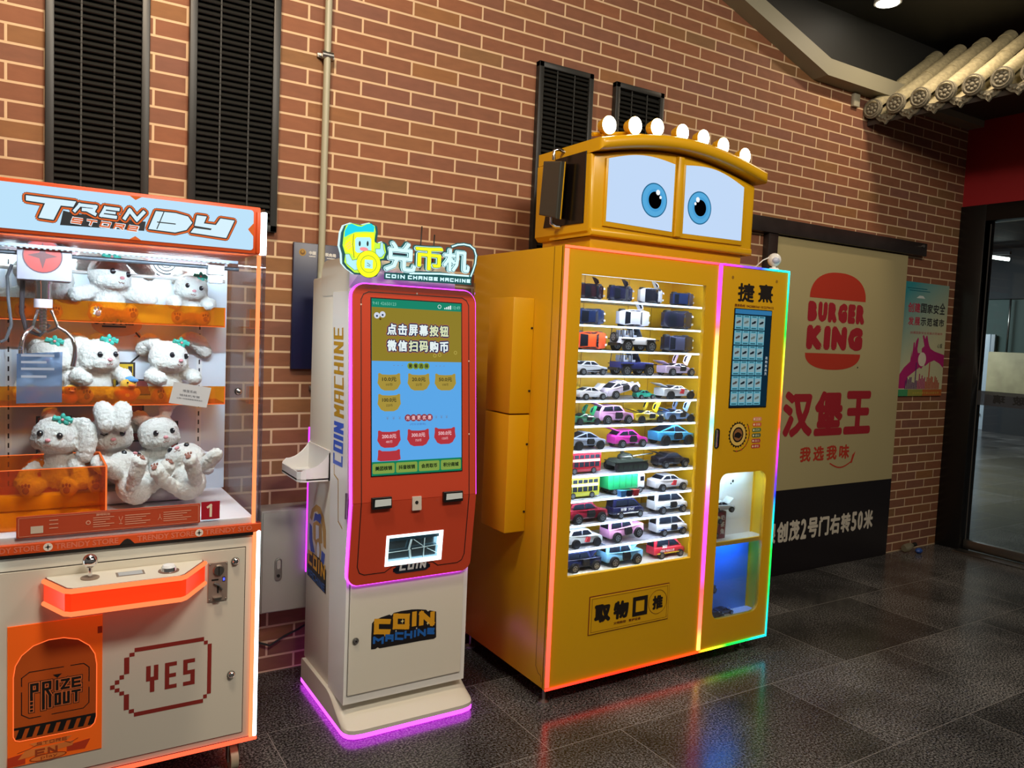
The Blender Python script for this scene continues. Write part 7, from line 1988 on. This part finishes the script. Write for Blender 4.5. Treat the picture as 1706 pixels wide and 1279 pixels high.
# extra markings on some vans
def van_mark(label, fn):
    for o in bpy.data.objects:
        if o.get('label') == label:
            L = max(v.co.x for v in o.children[0].data.vertices) * 2; m = M(); fn(m, L); part('side_markings', mesh_of(m, 'toy_marks'), o)
WM = mat('toy_mark_white', '#e6e8ee', 0.4)
def lettering(m, L, rows):
    a = Art(Fr((0, -.38 * L / 2, 0), (1, 0, 0), (0, 0, 1)), .0012)
    for s_, x0, z0, x1, z1 in rows: a.text(s_, x0 * L, z0 * L, x1 * L, z1 * L, WM, 0, .0003)
    m.add(a.v, a.f, WM)
van_mark('dark navy toy van with white side lettering', lambda m, L: (lettering(m, L, [('特警', -.30, .19, -.12, .26), ('SWAT', -.06, .19, .12, .25)]), m.box(-.40 * L, .30 * L, -.19 * L - .0014, -.19 * L, .115 * L, .14 * L, WM)))
van_mark('red toy fire van on the bottom shelf', lambda m, L: (lettering(m, L, [('消防', -.30, .26, -.14, .34), ('FIRE RESCUE', -.34, .17, .10, .22)]), m.box(-.44 * L, .30 * L, -.19 * L - .0014, -.19 * L, .12 * L, .145 * L, paint('#e0c23c'))))
van_mark('white toy police van with a blue stripe, above the red van', lambda m, L: (m.box(.02 * L, .09 * L, -.19 * L - .0016, -.19 * L, .12 * L, .27 * L, paint('#2f5fc4')), m.box(-.47 * L, .30 * L, -.19 * L - .0012, -.19 * L, .15 * L, .165 * L, paint('#2f5fc4'))))
van_mark('white toy ambulance van on the shelf below the white saloon', lambda m, L: m.box(-.47 * L, .30 * L, -.19 * L - .0012, -.19 * L, .15 * L, .165 * L, paint('#5a7fae')))

# prizes shown in the take-out bay
p = at(1222, 893, 'y', -.66); z0_ = .6062
RB = mat('prize_box_red', '#7a1c2c', 0.4); 
t = thing('prize_box', (p.x, -.78, z0_), 'upright dark red gift box in the upper bay, under the white toy car', 'box', 'prize boxes in the take-out bay')
b = M(); b.box(2.895, 3.005, -.800, -.7565, z0_ + .0005, z0_ + .140, RB, .002); bb = b.build('box_body', t)
ar = Art(front(-.800), .0008)
for k, ch in enumerate('奶茶兔'): ar.text(ch, 2.968, z0_ + .095 - k * .035, 2.994, z0_ + .122 - k * .035, WPRINT, 0, .0008)
ar.build('box_lettering', bb)
toy('coupe', .155, '#dfe2ea', 'white toy car standing on the dark red gift box in the upper bay', (2.965, -.795, z0_ + .1412), rot=(0, 0, -.12), doors='h', group='prizes in the take-out bay', roof='#cfd4de')
toy('box', .12, '#a08a54', 'gold toy off-roader leaning upright in front of the dark red gift box', (2.912, -.822, z0_ + .066), rot=(0, -1.25, .05), group='prizes in the take-out bay')
zl = .2045
t = thing('prize_box', (2.88, -.77, zl), 'small red gift box in the blue-lit lower bay', 'box', 'prize boxes in the take-out bay')
b = M(); b.box(2.835, 2.925, -.800, -.757, zl + .001, zl + .125, mat('prize_box_bright', '#b3242c', 0.4), .002); bb = b.build('box_body', t)
ar = Art(front(-.80), .0008); ar.text('好', 2.892, zl + .085, 2.916, zl + .110, WPRINT, 0, .001); ar.text('运', 2.892, zl + .055, 2.916, zl + .080, WPRINT, 0, .001); ar.build('box_lettering', bb)
toy('jeep', .14, '#1c1f26', 'black toy buggy standing on the small red gift box', (2.895, -.785, zl + .127), rot=(0, 0, .1), group='prizes in the take-out bay')
toy('coupe', .12, '#14161c', 'black toy car at the front of the blue-lit lower bay', (2.935, -.822, zl + .0004), rot=(0, 0, .05), group='prizes in the take-out bay')
toy('super', .11, '#22304e', 'dark blue toy car beside the black one in the lower bay', (3.040, -.787, zl + .0004), rot=(0, 0, -.08), group='prizes in the take-out bay')
